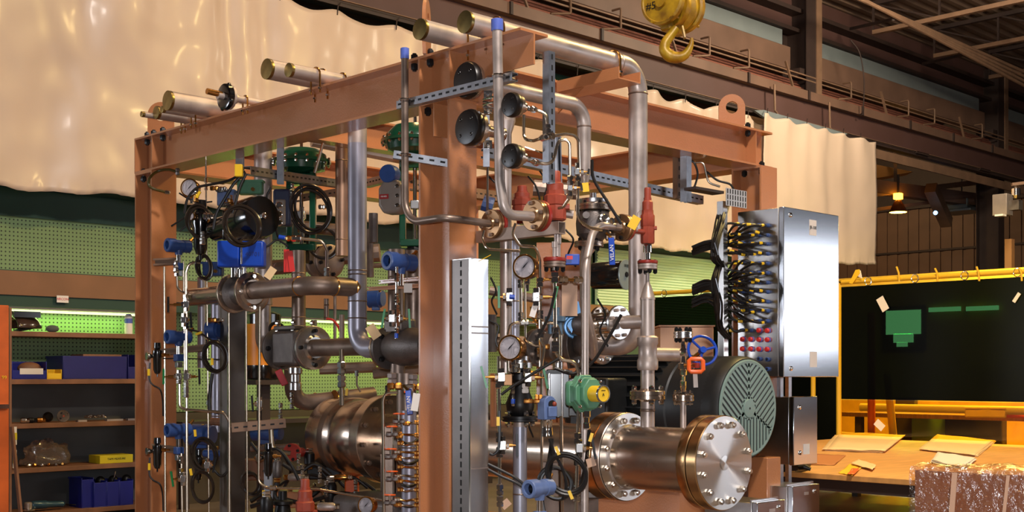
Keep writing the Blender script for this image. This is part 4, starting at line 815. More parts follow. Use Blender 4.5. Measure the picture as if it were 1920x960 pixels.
def tagcard(lab, c, w, h, m=None, a=0., nrm=None, cat='tag', name='tag'):
    n = V(nrm or -FW); r = n.cross(AZ).normalized(); A = Matrix((r, n, AZ)).transposed() @ Matrix.Rotation(a, 3, 'Y'); c = V(c)
    t = T(name, lab, cat, c); part('card', MB().box(c, w, .0015, h, A), m or WHITE, t); part('wire', MB().cable([c+A@V((0, 0, h*.45)), c+A@V((.008, .01, h*.5+.02)), c+A@V((0, .02, h*.5+.035))], .0012, 5, 3), CHROME, t); return t
random.seed(3)
def coil(lab, c, R, nrm, n=3, r=.006, m=None, ends=(), sq=1.0, group=None):
    nrm = V(nrm).normalized(); u = nrm.cross(AZ).normalized(); w = u.cross(nrm); P = []
    off = [V((0, 0, 0))]+[(u*random.uniform(-.16, .16)+w*random.uniform(-.14, .14))*R for _ in range(n+1)]; n += 1
    for k in range(n*14):
        a = 2*math.pi*k/14; q_ = .95+.06*math.sin(k*.9)+.06*math.sin(k*.37); fo_ = off[k//14].lerp(off[min(k//14+1, n-1)], (k % 14)/14)
        P.append(V(c)+fo_+(u*math.cos(a)*sq+w*math.sin(a))*R*q_+nrm*(.012*math.sin(k*.21)))
    E = [V(e) for e in ends]
    if E: P = [E[0]]+P
    if len(E) > 1: P = P+[V(e) for e in E[1:]]
    return solo('cable', lab, 'cable', MB().cable(P, r, 7, 3), m or BLACKR, group)
def hexfit(parent, c, ax, r, L, m=None, name='fitting'):
    return part(name, MB().lathe([(r*.8, -L/2), (r, -L*.42), (r, -L*.08), (r*.7, 0), (r, L*.08), (r, L*.42), (r*.8, L/2)], c, ax, 6), m or CHROME, parent)
# ================================================================ LONG VESSEL
VX, VZ = 5.57, 1.002  # vessel and riser numbers below: positions and radii scaled down about the camera
vs1 = T('pressure_vessel', 'long horizontal stainless vessel with a large bolted end flange facing right', 'pressure vessel', (VX, 6.6, VZ))
part('shell', MB().lathe([(.187, 0), (.187, 3.01)], (VX, 4.155, VZ), AY, 64), BRUSHD, vs1)
ENDF = mat('machined_face', (232, 230, 226), 1, .17, 0)
def radialmat(m):
    N = m.node_tree.nodes; L = m.node_tree.links; b = N['Principled BSDF']; tg = N.new('ShaderNodeTangent'); tg.direction_type = 'RADIAL'; tg.axis = 'Y'
    b.inputs['Anisotropic'].default_value = .95; b.inputs['Anisotropic Rotation'].default_value = .25; L.new(tg.outputs[0], b.inputs['Tangent'])
radialmat(ENDF); ENDF.node_tree.nodes['Principled BSDF'].inputs['Roughness'].default_value = .30
BRF = mat('turned_flange', (196, 156, 110), 1, .24, .08, 4, streak=(1, 20, 1))
def vflange(y0, y1, R, n, lab, ph=0., r=.019):
    f = part('flange', MB().lathe([(R-.004, 0), (R, .004), (R, (y1-y0)-.004), (R-.004, y1-y0)], (VX, y0, VZ), AY, 72), BRF, vs1, lab)
    for i in range(n):
        a = 2*math.pi*(i+ph)/n; bolt(f, (VX+R*.82*math.cos(a), (y0+y1)/2, VZ+R*.82*math.sin(a)), -AY, r, y1-y0, STEELB)
    return f
R1 = .265
vflange(4.017, 4.086, R1, 12, 'blind cover flange with twelve stud bolts', .5, .019)
fc_ = part('face', MB().lathe([(.0005, 0), (.06, 0), (.12, 0), (.2, 0), (R1-.005, 0)], (VX, 4.0155, VZ), AY, 96, caps=False), ENDF, vs1, 'mirror-bright turned face', smooth=0); part('centre_boss', MB().lathe([(.0005, -.004), (.018, -.004), (.041, -.001)], (VX, 4.014, VZ), AY, 32), ENDF, fc_)
part('flange', MB().lathe([(R1*.7, 0), (R1-.004, 0), (R1, .004), (R1, .055), (R1*.99, .060), (.215, .082), (.187, .12)], (VX, 4.092, VZ), AY, 72), BRF, vs1)
part('flange', MB().lathe([(.187, -.004), (.196, -.002), (.196, .0), (R1-.004, 0), (R1, .004), (R1, .055), (R1-.01, .058)], (VX, 4.716, VZ), AY, 72), BRUSHD, vs1)
f5 = part('flange', MB().lathe([(R1-.01, 0), (R1, .004), (R1, .091), (R1-.004, .095), (.18, .096)], (VX, 4.780, VZ), AY, 72), BRF, vs1)
part('face', MB().lathe([(.190, 0), (R1-.005, 0)], (VX, 4.7105, VZ), AY, 80, caps=False), ENDF, vs1, 'bright ring face', smooth=0)
for i in range(12):
    a = 2*math.pi*(i+.5)/12; bolt(f5, (VX+R1*.84*math.cos(a), 4.78, VZ+R1*.84*math.sin(a)), -AY, .019, .137, STEELB)
part('weld_bead', MB().lathe([(.187, -.01), (.195, -.004), (.195, .004), (.187, .008)], (VX, 4.706, VZ), AY, 56), STEEL, vs1)
# left bell of the vessel behind the column
part('shell', MB().lathe([(.187, 0), (.205, .02), (.205, .32)], (VX, 6.665, VZ), AY, 56), BRUSHD, vs1)
f6 = part('flange', MB().lathe([(.205, 0), (.32, 0), (.324, .004), (.324, .091), (.32, .095), (.27, .10)], (VX, 6.957, VZ+.018), AY, 64), BRUSHD, vs1)
for i in range(12): a = 2*math.pi*(i+.2)/12; bolt(f6, (VX+.274*math.cos(a), 7.003, VZ+.018+.274*math.sin(a)), -AY, .018, .10, STEELD)
part('bell', MB().lathe([(.27, 0), (.283, .02), (.292, .27), (.288, .28), (.297, .30), (.297, .57), (.283, .58), (.24, .66), (.165, .69), (.001, .71)], (VX, 7.057, VZ+.018), AY, 60), BRUSHD, vs1)
part('name_strip', MB().lathe([(.2985, 0), (.2985, .064)], (VX, 7.414, VZ+.018), AY, 60), STEELD, vs1)
for y, w in ((6.70, .34), (5.11, .3)): part('saddle', MB().ext([(VX-.18, y, .24), (VX+.18, y, .24), (VX+.18, y, VZ-.11), (VX-.18, y, VZ-.05)], (0, .02, 0)).bx(VX-.18, VX+.18, y, y+.15, .24, .255).bx(VX-.19, VX-.17, y, y+.15, .24, VZ-.05), STEELD, vs1)
# ================================================================ MOTOR
mo = T('electric_motor', 'large dark grey green electric motor with a slotted fan cover', 'motor', (6.695, 5.2, .9)); MX, MY, MZ, MR = 6.70, 4.64, 1.27, .345
fb = MB(); fb.lathe([(MR*.98, .10), (MR, .12), (MR, .42), (MR*1.03, .43), (MR*1.03, .50), (MR*.95, .52), (MR*.95, 1.35), (MR*.8, 1.42), (.1, 1.45)], (MX, MY, MZ), AY, 64); part('housing', fb, MOTOR, mo)
for k in range(30):
    a = 2*math.pi*k/30
    if k % 1 == 0: part('cooling_fin', MB().box((MX+MR*.99*math.cos(a), MY+.93, MZ+MR*.99*math.sin(a)), .05, .78, .008, Matrix((V((math.cos(a), 0, math.sin(a))), AY, V((-math.sin(a), 0, math.cos(a))))).transposed()), MOTOR, mo)
fc = part('fan_cover', MB().lathe([(MR*.90, 0), (MR*.95, .006), (MR*.99, .03), (MR, .07), (MR, .13)], (MX, MY, MZ), AY, 72), MOTOR, mo)
part('backing', MB().lathe([(.001, 0), (MR*.93, 0)], (MX, MY+.02, MZ), AY, 48), DARKI, fc)
# slotted grille: bars between slots, in three sectors
gr_ = MB(); y0, y1 = MY-.004, MY+.012
def gbar(c, d, L, w):
    d3 = V((d[0], 0, d[1])); gr_.box((MX+c[0], (y0+y1)/2, MZ+c[1]), L, y1-y0, w, Matrix((d3, AY, V((-d[1], 0, d[0])))).transposed())
Rg = MR*.86
gr_.lathe([(Rg, 0), (MR*.905, -.001), (MR*.93, .004), (MR*.93, .016), (Rg, .016), (Rg, 0)], (MX, MY-.004, MZ), AY, 72)
gr_.lathe([(.045, 0), (.078, 0), (.078, .016), (.045, .016), (.045, 0)], (MX, MY-.004, MZ), AY, 40)
import itertools
def sector(a0, a1, dirang):
    d = (math.cos(dirang), math.sin(dirang)); n = (-d[1], d[0]); p = .036
    for k in range(-9, 10):
        o = k*p; pts_ = []
        for j in range(161):
            s = -Rg+2*Rg*j/160; x = d[0]*s+n[0]*o; z = d[1]*s+n[1]*o; rr_ = math.hypot(x, z)
            if .074 < rr_ < Rg+.004 and (math.atan2(z, x)-a0) % (2*math.pi) < (a1-a0): pts_.append(s)
        if len(pts_) > 3:
            s0, s1 = min(pts_), max(pts_); gbar((d[0]*(s0+s1)/2+n[0]*o, d[1]*(s0+s1)/2+n[1]*o), d, s1-s0+.010, .020)
r90 = math.pi/2
sector(r90, r90+2*math.pi/3, math.radians(140)); sector(r90-2*math.pi/3, r90, math.radians(40)); sector(r90+2*math.pi/3, r90+4*math.pi/3, math.radians(90))
for a in (90, 210, 330):
    a = math.radians(a); gbar((math.cos(a)*Rg*.54, math.sin(a)*Rg*.54), (math.cos(a), math.sin(a)), Rg*.95, .018)
part('grille', gr_, MOTORF, fc, 'pale grey green slotted grille', smooth=0)
part('hub_cap', MB().lathe([(.008, -.006), (.06, -.004), (.062, .002), (.062, .01)], (MX, MY-.006, MZ), AY, 32), MOTORF, fc); part('hub_hole', MB().cyl((MX, MY-.0125, MZ), (MX, MY-.010, MZ), .008, n=12), DARKI, fc)
part('foot', MB().bx(MX-.30, MX+.30, MY+.5, MY+1.3, MZ-MR-.06, MZ-MR+.03), MOTOR, mo, bev=.01); part('pedestal', MB().bx(MX-.28, MX+.28, MY+.35, MY+1.4, .22, MZ-MR-.06), PAINT, mo)
part('junction_box', MB().bx(MX-.55, MX-.33, MY+.75, MY+1.1, MZ-.15, MZ+.2), MOTOR, mo, bev=.02)
# brown steel pedestal + clutter right of the vessel end
sp = T('steel_pedestal', 'brown painted steel box pedestal right of the vessel end flange', 'stand', (7.1, 4.5, .2)); part('block', MB().bx(6.98, 7.14, 4.68, 4.84, .1, .93), PAINT, sp, bev=.006); part('base', MB().bx(6.9, 7.2, 4.6, 4.9, .0, .1), PAINT, sp, bev=.004)
# ================================================================ STEEL ENCLOSURES
def enclosure(lab, x0, x1, y0, y1, z0, z1, locks, lbls=(), seam=.045, hood=False):
    t = T('steel_enclosure', lab, 'enclosure', ((x0+x1)/2, (y0+y1)/2, z0))
    part('body', MB().bx(x0, x1, y0+seam, y1, z0, z1), BRUSH, t, bev=.004); d = part('door', MB().bx(x0-.004, x1+.004, y0, y0+seam-.006, z0-.004, z1+.004), DOORM, t, bev=.004)
    if hood: part('rain_lip', MB().bx(x0, x1+.0, y0+seam, y0+seam+.012, z1, z1+.018), BRUSH, t)
    for (x, z) in locks: l = part('lock', MB().lathe([(.016, .002), (.016, -.006), (.010, -.009)], (x, y0, z), AY, 16), CHROME, d); part('key_slot', MB().bx(x-.007, x+.007, y0-.0105, y0-.009, z-.002, z+.002), DARKI, l)
    for (x, z, w, h, tx) in lbls:
        part('label_plate', MB().bx(x-w/2, x+w/2, y0-.002, y0-.0004, z-h/2, z+h/2), WHITE if tx != '~' else STEEL, d)
        if tx and tx != '~': text(d, tx, (x, y0-.0025, z), AX, AZ, h*.3, BLACKM)
    return t
DOORM = mat('brushed_door', (206, 208, 212), 1, .16, .02, 30)
BX0, BX1, BY0, BY1 = 7.21, 7.92, 4.70, 5.085; BZ0, BZ1 = 1.478, 2.647
def onf(px, py): p = pt(px, py, 'Y', BY0); return p.x, p.z
be = enclosure('tall stainless junction enclosure at the right, black cables plugged into its side', BX0, BX1, BY0, BY1, BZ0, BZ1, [onf(1482, 403), onf(1483, 691)], [onf(1524, 427)+(.09, .11, 'JB-100'), onf(1525, 674)+(.09, .11, '')])
my = 4.84; a_ = pt(1489, 745, 'Y', my); b_ = pt(1532, 868, 'Y', my)
enclosure('small stainless enclosure under the tall one, beside the fan cover', a_.x, b_.x, my, my+.30, b_.z, a_.z, [(pt(1499, 764, 'Y', my).x, pt(1499, 764, 'Y', my).z), (pt(1500, 849, 'Y', my).x, pt(1500, 849, 'Y', my).z)], [(pt(1512, 842, 'Y', my).x, pt(1512, 842, 'Y', my).z, .08, .075, '')])
my = 4.50; a_ = pt(1487, 908, 'Y', my); b_ = pt(1536, 1010, 'Y', my); lo = lambda px, py, y: (pt(px, py, 'Y', y).x, pt(px, py, 'Y', y).z)
enclosure('low stainless enclosure at the bottom edge, right of the two', a_.x, b_.x, my, my+.5, b_.z, a_.z-.02, [lo(1527, 921, my)], [lo(1512, 925, my)+(.05, .02, '~')], hood=True)
my = 4.25; a_ = pt(1421, 938, 'Y', my); b_ = pt(1471, 1030, 'Y', my)
enclosure('low stainless enclosure at the bottom edge, left and nearest of the two', a_.x, b_.x, my, my+.4, b_.z, a_.z-.02, [lo(1460, 951, my)], [lo(1448, 957, my)+(.06, .02, '~')], hood=True)
st = T('support_stand', 'strut stand carrying the low stainless enclosures', 'stand', (7.2, 4.6, 0))
for x, y in ((6.78, 4.5), (7.45, 4.8)): part('post', MB().bx(x, x+.04, y, y+.04, 0, .6), GALV, st)
for x in (7.76, 7.87): part('post', MB().bx(x, x+.04, 5.09, 5.12, 0, 2.6), GALV, be)
# cable glands, plugs and cables on the enclosure's side
rows = [422.5, 441, 457.5, 476, 494, 512, 530, 547.5, 566, 583, 602]; cols = [1440.5, 1425, 1409.5, 1394]
def side(px, py): return pt(px, py, 'X', BX0)
def gland(p, nm='cable_gland', lab=None, grp=None, m=None):
    t = T(nm, lab, 'cable', p, grp); part('gland', MB().lathe([(.014, 0), (.014, -.012), (.011, -.014), (.011, -.032), (.007, -.036)], p, AX, 8), m or BLUET, t); return t
for ri, y in enumerate(rows+[620]):
    for ci, x in enumerate(cols):
        if y == 620 and ci < 2: continue
        yy = y + (x-1440)*.02; p = side(x, yy); up_ = ri < 6
        ym = 462 if ri < 4 else 535 if ri < 9 else 552+8*(ri-9); e = side(1338+random.uniform(0, 3), ym+random.uniform(-8, 8))-AX*.10
        t = gland(p, 'enclosure_cable', 'black cable with yellow marker screwed into a blue gland on the tall enclosure', 'cables on the tall enclosure')
        j = random.uniform(-.012, .012); P = [p-AX*.03, p-AX*.085+AY*.0+V((0, .0, j-.004)), p-AX*.13+AY*.06+V((0, 0, j+(.012 if random.random() < .5 else -.01))), (p+e)/2-AX*.04+AZ*random.uniform(-.02, .01), e+V((0, -.02, 0)), e+V((0, .12, -.03))]
        part('jacket', MB().cable(P, .0085, 6, 4), BLACKR, t)
        S_ = spline(P, 8); k = random.choice((5, 7, 8, 10)); part('marker', MB().sweep(S_[k:k+4], .0105, 6), YELLOW, t, 'yellow cable marker')
for y, xs in ((620, cols[:2]), (637, cols), (655, cols)):
    for x in xs: p = side(x, y+(x-1440)*.02); t = T('red_plug', 'red plastic plug on the side of the tall enclosure', 'plug', p, 'red plugs on the tall enclosure'); part('cap', MB().lathe([(.017, 0), (.017, -.022), (.012, -.028)], p, AX, 16), RED, t); part('collar', MB().lathe([(.02, 0), (.02, -.006)], p, AX, 16), BLUEC, t)
for x, y in ((1440.5, 674), (1425, 673), (1440.5, 692)): p = side(x, y); t = T('open_gland', 'empty blue gland at the bottom of the enclosure side', 'gland', p, 'empty glands on the tall enclosure'); part('gland', MB().lathe([(.009, 0), (.015, -.001), (.015, -.018), (.010, -.02), (.010, -.002)], p, AX, 8), BLUET, t); part('opening', MB().cyl(p-AX*.018, p-AX*.0185, .01), DARKI, t)
# post, perforated cover, cable bundles
strut('slotted_strut', 'bright upright channel behind the cable bundles left of the tall enclosure', pt(1356, 700, 'Y', 5.10), pt(1354, 378, 'Y', 5.10), w=.05, up=AX, slots=False, m=BRUSH)
bb = T('cable_bundle', 'thick bundle of black cables gathered left of the tall enclosure', 'cable bundle', pt(1345, 480, 'Y', 5.0))
for k in range(14):
    a = random.uniform(-.03, .03); c_ = random.uniform(-.03, .03); x0 = 1344+random.uniform(-5, 6)
    part('cable', MB().cable([pt(1372+random.uniform(-6, 3), 372, 'Y', 5.22), pt(x0+14, 395, 'Y', 5.12)+V((a, c_, 0)), pt(x0+5, 430, 'Y', 5.03)+V((a, c_, 0)), pt(x0-5, 470+random.uniform(-9, 12), 'Y', 4.99)+V((a*.5, c_*.4, 0)), pt(x0+8, 500, 'Y', 5.06)], .0085, 6, 4), BLACKR, bb)
    part('cable', MB().cable([pt(x0+6, 490, 'Y', 5.08), pt(x0-2, 530+random.uniform(-6, 6), 'Y', 4.99)+V((a*.5, c_, 0)), pt(x0, 570, 'Y', 5.0)+V((a, 0, 0)), pt(x0+4, 600+k, 'Y', 5.05), pt(x0+20, 622+k, 'Y', 5.07)], .0085, 6, 4), BLACKR, bb)
for a in ((1341, 455, 1352, 478), (1343, 522, 1348, 548)): part('cable_tie', MB().bar(pt(a[0]-2, a[1], 'Y', 4.93), pt(a[0]+5, a[3], 'Y', 4.93), .006, .01), BLACKP, bb)
pc = T('perforated_tray', 'pale perforated tray end above the tall enclosure', 'cable tray', pt(1380, 375, 'Y', 5.02)); a_, b_ = pt(1362, 352, 'Y', 5.0), pt(1400, 391, 'Y', 5.0)
part('plate', MB().bx(a_.x, b_.x, 5.0, 5.006, b_.z, a_.z), mat('tray_pale', (196, 190, 186), .6, .35), pc)
for i in range(8):
    for j in range(3): x = a_.x+(b_.x-a_.x)*(i+.5)/8; z = b_.z+(a_.z-b_.z)*(j+.5)/3; part('slot', MB().bx(x-.005, x+.005, 4.9985, 4.9999, z-.016, z+.016), DARKI, pc)
part('run', MB().bx(a_.x-.32, a_.x, 5.02, 5.12, b_.z+.10, a_.z-.04), DARKST, pc)
# ================================================================ RIGHT FACE PIPEWORK
PV = (5.57, 4.565)
def P2(py): return pt(1215, py, 'D', 7.158).z
ris = T('riser_pipe', 'vertical pipe with a cone top and tee, standing on the big vessel', 'pipe', (5.57, 4.565, 1.15)); r = .042
def lz(prof, m=STEEL, n=36, name='pipe', lab=None): return part(name, MB().lathe(prof, (5.57, 4.565, 0), AZ, n), m, ris, lab)
lz([(r, VZ+.165), (r, P2(752))]); lz([(r*1.0, P2(772)), (r*1.06, P2(770)), (r*1.06, P2(768)), (r, P2(766))], STEELD, name='weld_bead')
fl_ = flange(ris, (5.57, 4.565, P2(741)), AZ, .104, .024, 4, .017, BRUSHD, CHROME, hub=.033, ph=.1)
lz([(r, P2(730)), (r*.98, P2(690))]); lz([(r*1.35, P2(694)), (r*1.48, P2(690)), (r*1.48, P2(676)), (r*1.30, P2(671)), (r*1.30, P2(648)), (r*1.48, P2(644)), (r*1.48, P2(633)), (r*1.2, P2(630))], name='tee_body')
lz([(r, P2(632)), (r, P2(561))], n=40); lz([(r*1.07, P2(562)), (r*1.07, P2(559)), (r, P2(557)), (r*.62, P2(540)), (r*.3, P2(530)), (.012, P2(524)), (.012, P2(512))], name='cone_reducer', lab='polished cone reducer')
part('branch', MB().cyl((5.57, 4.565, P2(664)), (5.90, 4.565, P2(664)), r*.98), STEEL, ris); part('branch', MB().cyl((5.57, 4.565, P2(603)), (5.57, 4.75, P2(603)), r*.95), STEEL, ris)
flange(ris, (5.57, 4.785, P2(603)), AY, .105, .018, 8, .011, ENDF if False else BRUSH, STEEL, pair=False)
flange(ris, (5.57, 4.565, P2(500)), AZ, .058, .014, 4, .014, STEEL, BLACKM, hub=.014, ph=.1); part('red_flange', MB().lathe([(.058, 0), (.060, .003), (.060, .016), (.056, .018)], (5.57, 4.565, P2(500)+.018), AZ, 32), REDR, ris)
part('nipple', MB().lathe([(.016, 0), (.016, .06), (.026, .062), (.026, .10)], (5.57, 4.565, P2(493)), AZ, 12), CHROME, ris)
psv('brown red relief valve highest and rightmost, on the cone topped riser', (5.57, 4.565, P2(457)), P2(352)-P2(457), .92, (-.12, 0, 0))
tagcard('yellow tag on the flange beside the rightmost relief valve', pt(1189, 417, 'D', 6.85), .05, .075, YELLOW, -.5)
# second valve set on the branch at y 603 / flange stack to the left
vb = T('flanged_valve', 'flanged steel valve on the branch left of the riser', 'valve', (5.57, 4.93, P2(603)))
flange(vb, (5.57, 4.93, P2(603)), AY, .105, .020, 8, .011, BRUSHD, CHROME, pair=False); part('body', MB().lathe([(.06, 0), (.05, .02), (.075, .08), (.075, .16), (.05, .22)], (5.57, 4.94, P2(603)), AY, 32), CAST, vb); part('spacer', MB().lathe([(.065, 0), (.065, .13)], (5.57, 4.81, P2(603)), AY, 32), CHROME, vb)
v2_ = T('flanged_valve', 'larger flanged steel valve low behind the black cable, joined to the long bent pipe', 'valve', (5.765, 5.3, 1.67))
flange(v2_, (5.765, 5.30, 1.67), AY, .125, .024, 8, .012, BRUSHD, CHROME, pair=False); part('body', MB().lathe([(.09, 0), (.07, .03), (.075, .13), (.10, .16), (.10, .24), (.07, .30)], (5.765, 5.31, 1.67), AY, 40), CAST, v2_); flange(v2_, (5.765, 5.66, 1.67), AY, .125, .022, 8, .012, CAST, STEEL, pair=True); part('spool', MB().cyl((5.765, 5.12, 1.67), (5.765, 5.30, 1.67), .06), BRUSHD, v2_)
part('bonnet', MB().lathe([(.05, .08), (.05, .16), (.07, .17), (.07, .20), (.03, .21), (.03, .26)], (5.765, 5.50, 1.67), AZ, 28), mat('bonnet_blue_grey', (86, 110, 130), .3, .4), v2_)
# small valve stack right of the riser
sx = pt(1281, 690, 'D', 7.1); sxp = (sx.x, sx.y); Z8 = lambda py: CZ+(HY-py)*7.1/F
vstk = T('valve_stack', 'slim stack of small flanges and fittings right of the riser', 'valve', (sx.x, sx.y, .9)); fl2 = flange(vstk, (sx.x, sx.y, Z8(628)), AZ, .056, .018, 4, .013, BRUSH, BLACKM, ph=.2)
part('spool', MB().lathe([(.012, Z8(735)), (.018, Z8(725)), (.018, Z8(715)), (.012, Z8(713)), (.012, Z8(706)), (.021, Z8(703)), (.021, Z8(694)), (.030, Z8(692)), (.030, Z8(682)), (.018, Z8(680)), (.013, Z8(668)), (.020, Z8(665)), (.020, Z8(655)), (.013, Z8(652)), (.013, Z8(640))], (sx.x, sx.y, 0), AZ, 8), CHROME, vstk)
flange(vstk, (sx.x, sx.y, Z8(746)), AZ, .062, .017, 4, .014, BRUSHD, CHROME, ph=.2); part('drop_pipe', MB().cyl((sx.x, sx.y, Z8(815)), (sx.x, sx.y, Z8(752)), .018), STEEL, vstk)
hc = pt(1305, 685, 'D', 6.98); od = V((-.75, -.6, .15)).normalized(); hb = MB(); ou = od.cross(AZ).normalized(); ow = ou.cross(od)
pp_ = [hc+ou*a*.040+ow*b*.037 for a, b in ((-1, -.7), (-.7, -1), (.7, -1), (1, -.7), (1, .7), (.7, 1), (-.7, 1), (-1, .7))]; vh = part('handle', MB().sweep(pp_, .013, 10, True), ORANGE, vstk, 'orange square handle')
part('plate', MB().sweep([hc+ou*a*.028+ow*b*.028 for a, b in ((-1, -1), (1, -1), (1, 1), (-1, 1))], .007, 6, True), CHROME, vh); part('stem', MB().cyl(hc+od*.01, V((sx.x, sx.y, hc.z)), .014), BRASS, vh); part('spindle', MB().box(hc, .03, .03, .03), REDR, vh)
hw = T('handwheel', 'blue spoked handwheel behind the orange square handle', 'handwheel', pt(1317, 657, 'D', 7.35)); c = pt(1317, 657, 'D', 7.35); n = V((-.5, -.8, .25)).normalized(); u = n.orthogonal().normalized(); w = n.cross(u)
part('rim', MB().sweep([c+(u*math.cos(a)+w*math.sin(a))*.09 for a in [k*math.pi/14 for k in range(28)]], .009, 8, True), BLUEB, hw)
for k in range(3): a = k*2*math.pi/3+.5; part('spoke', MB().cyl(c, c+(u*math.cos(a)+w*math.sin(a))*.09, .008, n=8), BLUEB, hw)
part('hub', MB().cyl(c+n*.02, c-n*.02, .02), BLUEB, hw); part('spindle', MB().cyl(c, c-n*.25, .012), BRASS, hw)
tagcard('white tag hanging below the orange handle', pt(1304, 712, 'D', 7.05), .026, .09, WHITE, .05)
tp = T('cardboard_box', 'pale carton behind the small valve stack', 'box', pt(1260, 660, 'D', 10.3)); a_, b_ = pt(1233, 615, 'D', 10.3), pt(1330, 690, 'D', 10.3); part('carton', MB().box(((a_.x+b_.x)/2, (a_.y+b_.y)/2, (a_.z+b_.z)/2), (b_-a_).length*.8, .4, a_.z-b_.z, Matrix((RT, FW, AZ)).transposed()), mat('pale_carton', (206, 168, 140), 0, .7), tp, bev=.005)
part('flaps', MB().box(((a_.x+b_.x)/2, (a_.y+b_.y)/2, a_.z+.01), (b_-a_).length*.84, .42, .012, Matrix((RT, FW, AZ)).transposed()), MATS['pale_carton'], tp)
solo('carton_stand', 'dark stand under the pale carton', 'stand', MB().box(((a_.x+b_.x)/2, (a_.y+b_.y)/2, (b_.z-.003)/2), .5, .4, b_.z-.003, Matrix((RT, FW, AZ)).transposed()), DARKST)
# struts along the right face
strut('slotted_strut', 'long slotted channel running to the right inside the frame, behind the bent pipe', (5.15, 5.52, 2.865), (7.35, 5.52, 2.79), w=.06, face=-AY)
strut('slotted_strut', 'upright galvanised channel hanging from the right beam near its far end', pt(1286, 290, 'Y', 5.30), pt(1286, 379, 'Y', 5.30), w=.055, up=AX, slots=False, face=-AY)
strut('slotted_strut', 'dark slotted upright behind the galvanised hanging channel', pt(1269, 292, 'Y', 5.42), pt(1269, 372, 'Y', 5.42), w=.04, up=AX, face=-AY, m=DUST)
strut('slotted_strut', 'short upright channel behind the loop of tubing near the beam', pt(1043, 256, 'Y', 5.02), pt(1045, 345, 'Y', 5.02), w=.04, up=AX, slots=False, m=GALV)
strut('slotted_strut', 'brownish slotted channel high inside the frame near the far beam', (6.3, 7.6, 3.02), (7.5, 7.6, 3.02), w=.08, face=-AY, m=DUST)
# square support tube
sq = T('square_tube', 'open ended square steel tube sticking out from the near column', 'tube', (4.6, 4.9, 2.26)); b = MB(); x0, x1, z0, z1 = 4.645, 4.70, 2.235, 2.30
b.bx(x0, x0+.005, 4.41, 5.05, z0, z1).bx(x1-.005, x1, 4.41, 5.05, z0, z1).bx(x0+.005, x1-.005, 4.41, 5.05, z1-.005, z1).bx(x0+.005, x1-.005, 4.41, 5.05, z0, z0+.005); part('tube', b, mat('weathered_steel', (150, 130, 116), .5, .5, .2, 9), sq); part('pipe_stub', MB().lathe([(.020, 0), (.020, -.05), (.016, -.052), (.016, -.13)], (4.672, 4.44, 2.233), AZ, 16), STEEL, sq)
psv('brown red relief valve in the middle of the right side, tall one', pt(1041, 414, 'Y', 4.66), .275, 1.35); psv('brown red relief valve half hidden behind the bent vent pipe', pt(979, 402, 'Y', 4.85), .16, 1.25)
# tubing round the capped flanges
D2 = T('capped_flange', 'large black capped flange beside the near column with a steel neck', 'flange', pt(884, 240, 'D', 6.45)); c = pt(884, 240, 'D', 6.45); blackcap(D2, c, rad(34.5, 6.45), .045); part('neck', MB().lathe([(.045, .04), (.045, .1), (.03, .11), (.03, .21), (.034, .215), (.034, .23)], c, AX, 32), BRUSHD, D2)
for cy, l in ((197, 'upper of the two small black capped flanges on the slotted upright'), (293, 'lower of the two small black capped flanges on the slotted upright')):
    c = pt(962, cy, 'D', 6.15); t = T('capped_flange', l, 'flange', c); blackcap(t, c, rad(23.5, 6.15), .035); hexfit(t, c+AX*.06+AY*0, AX, .016, .05, BRASS); hexfit(t, c+AX*.105, AX, .013, .035)
br = T('mounting_bracket', 'galvanised bracket with square washers between the black capped flanges', 'bracket', pt(915, 250, 'D', 6.5)); part('channel', MB().box(pt(912, 265, 'D', 6.62), .035, .03, .28, Matrix((RT, FW, AZ)).transposed()), GALV, br)
for y in (178, 205, 271): part('square_washer', MB().box(pt(915, y, 'D', 6.52), .045, .008, .045, Matrix((RT, FW, AZ)).transposed()), CHROME, br); bolt(br, pt(915, y, 'D', 6.50), FW, .012, .01, CHROME)
for y in (187, 197): part('u_bolt', MB().cable([pt(906, y, 'D', 6.5), pt(930, y-6, 'D', 6.4), pt(945, y+3, 'D', 6.4), pt(925, y+6, 'D', 6.45), pt(906, y+4, 'D', 6.5)], .005), CHROME, br)
E = 6.35
tubing('tube curving down from the upper small capped flange', [(982, 201, 'D', 6.2), (1000, 205, 'D', E), (1024, 212, 'D', E), (1028, 250, 'D', E)], .0085, bend=.06, nuts=[(998, 204, 'D', E), (1027, 242, 'D', E)])
tubing('tube looping from behind the slotted upright over to the small valve cluster', [(982, 215, 'D', 6.5), (982, 262, 'D', 6.5), (1000, 264, 'D', 6.45), (1020, 258, 'D', E), (1060, 251, 'D', 6.4), (1084, 255, 'D', 6.4), (1086, 330, 'D', 6.45)], .0085, bend=.05, nuts=[(1018, 258, 'D', E), (1034, 256, 'D', E)])
tubing('tube with an upside down U bend from the lower small capped flange', [(984, 299, 'D', 6.2), (1005, 305, 'D', E), (1036, 309, 'D', E), (1047, 262, 'D', E), (1068, 262, 'D', E), (1069, 345, 'D', 6.4)], .0085, bend=.075, nuts=[(1000, 303, 'D', E), (1068, 338, 'D', 6.4)])
tubing('thin tube hooking right below the slotted upright', [(984, 276, 'D', 6.4), (1005, 283, 'D', 6.4), (1022, 288, 'D', 6.45), (1024, 308, 'D', 6.5)], .005, bend=.03)
tubing('tube dropping from the valve cluster and turning right under the control valve', [(1083, 326, 'D', 6.5), (1083, 412, 'D', 6.5), (1105, 427, 'D', 6.55), (1128, 431, 'D', 6.6)], .009, bend=.06, nuts=[(1083, 342, 'D', 6.5)])
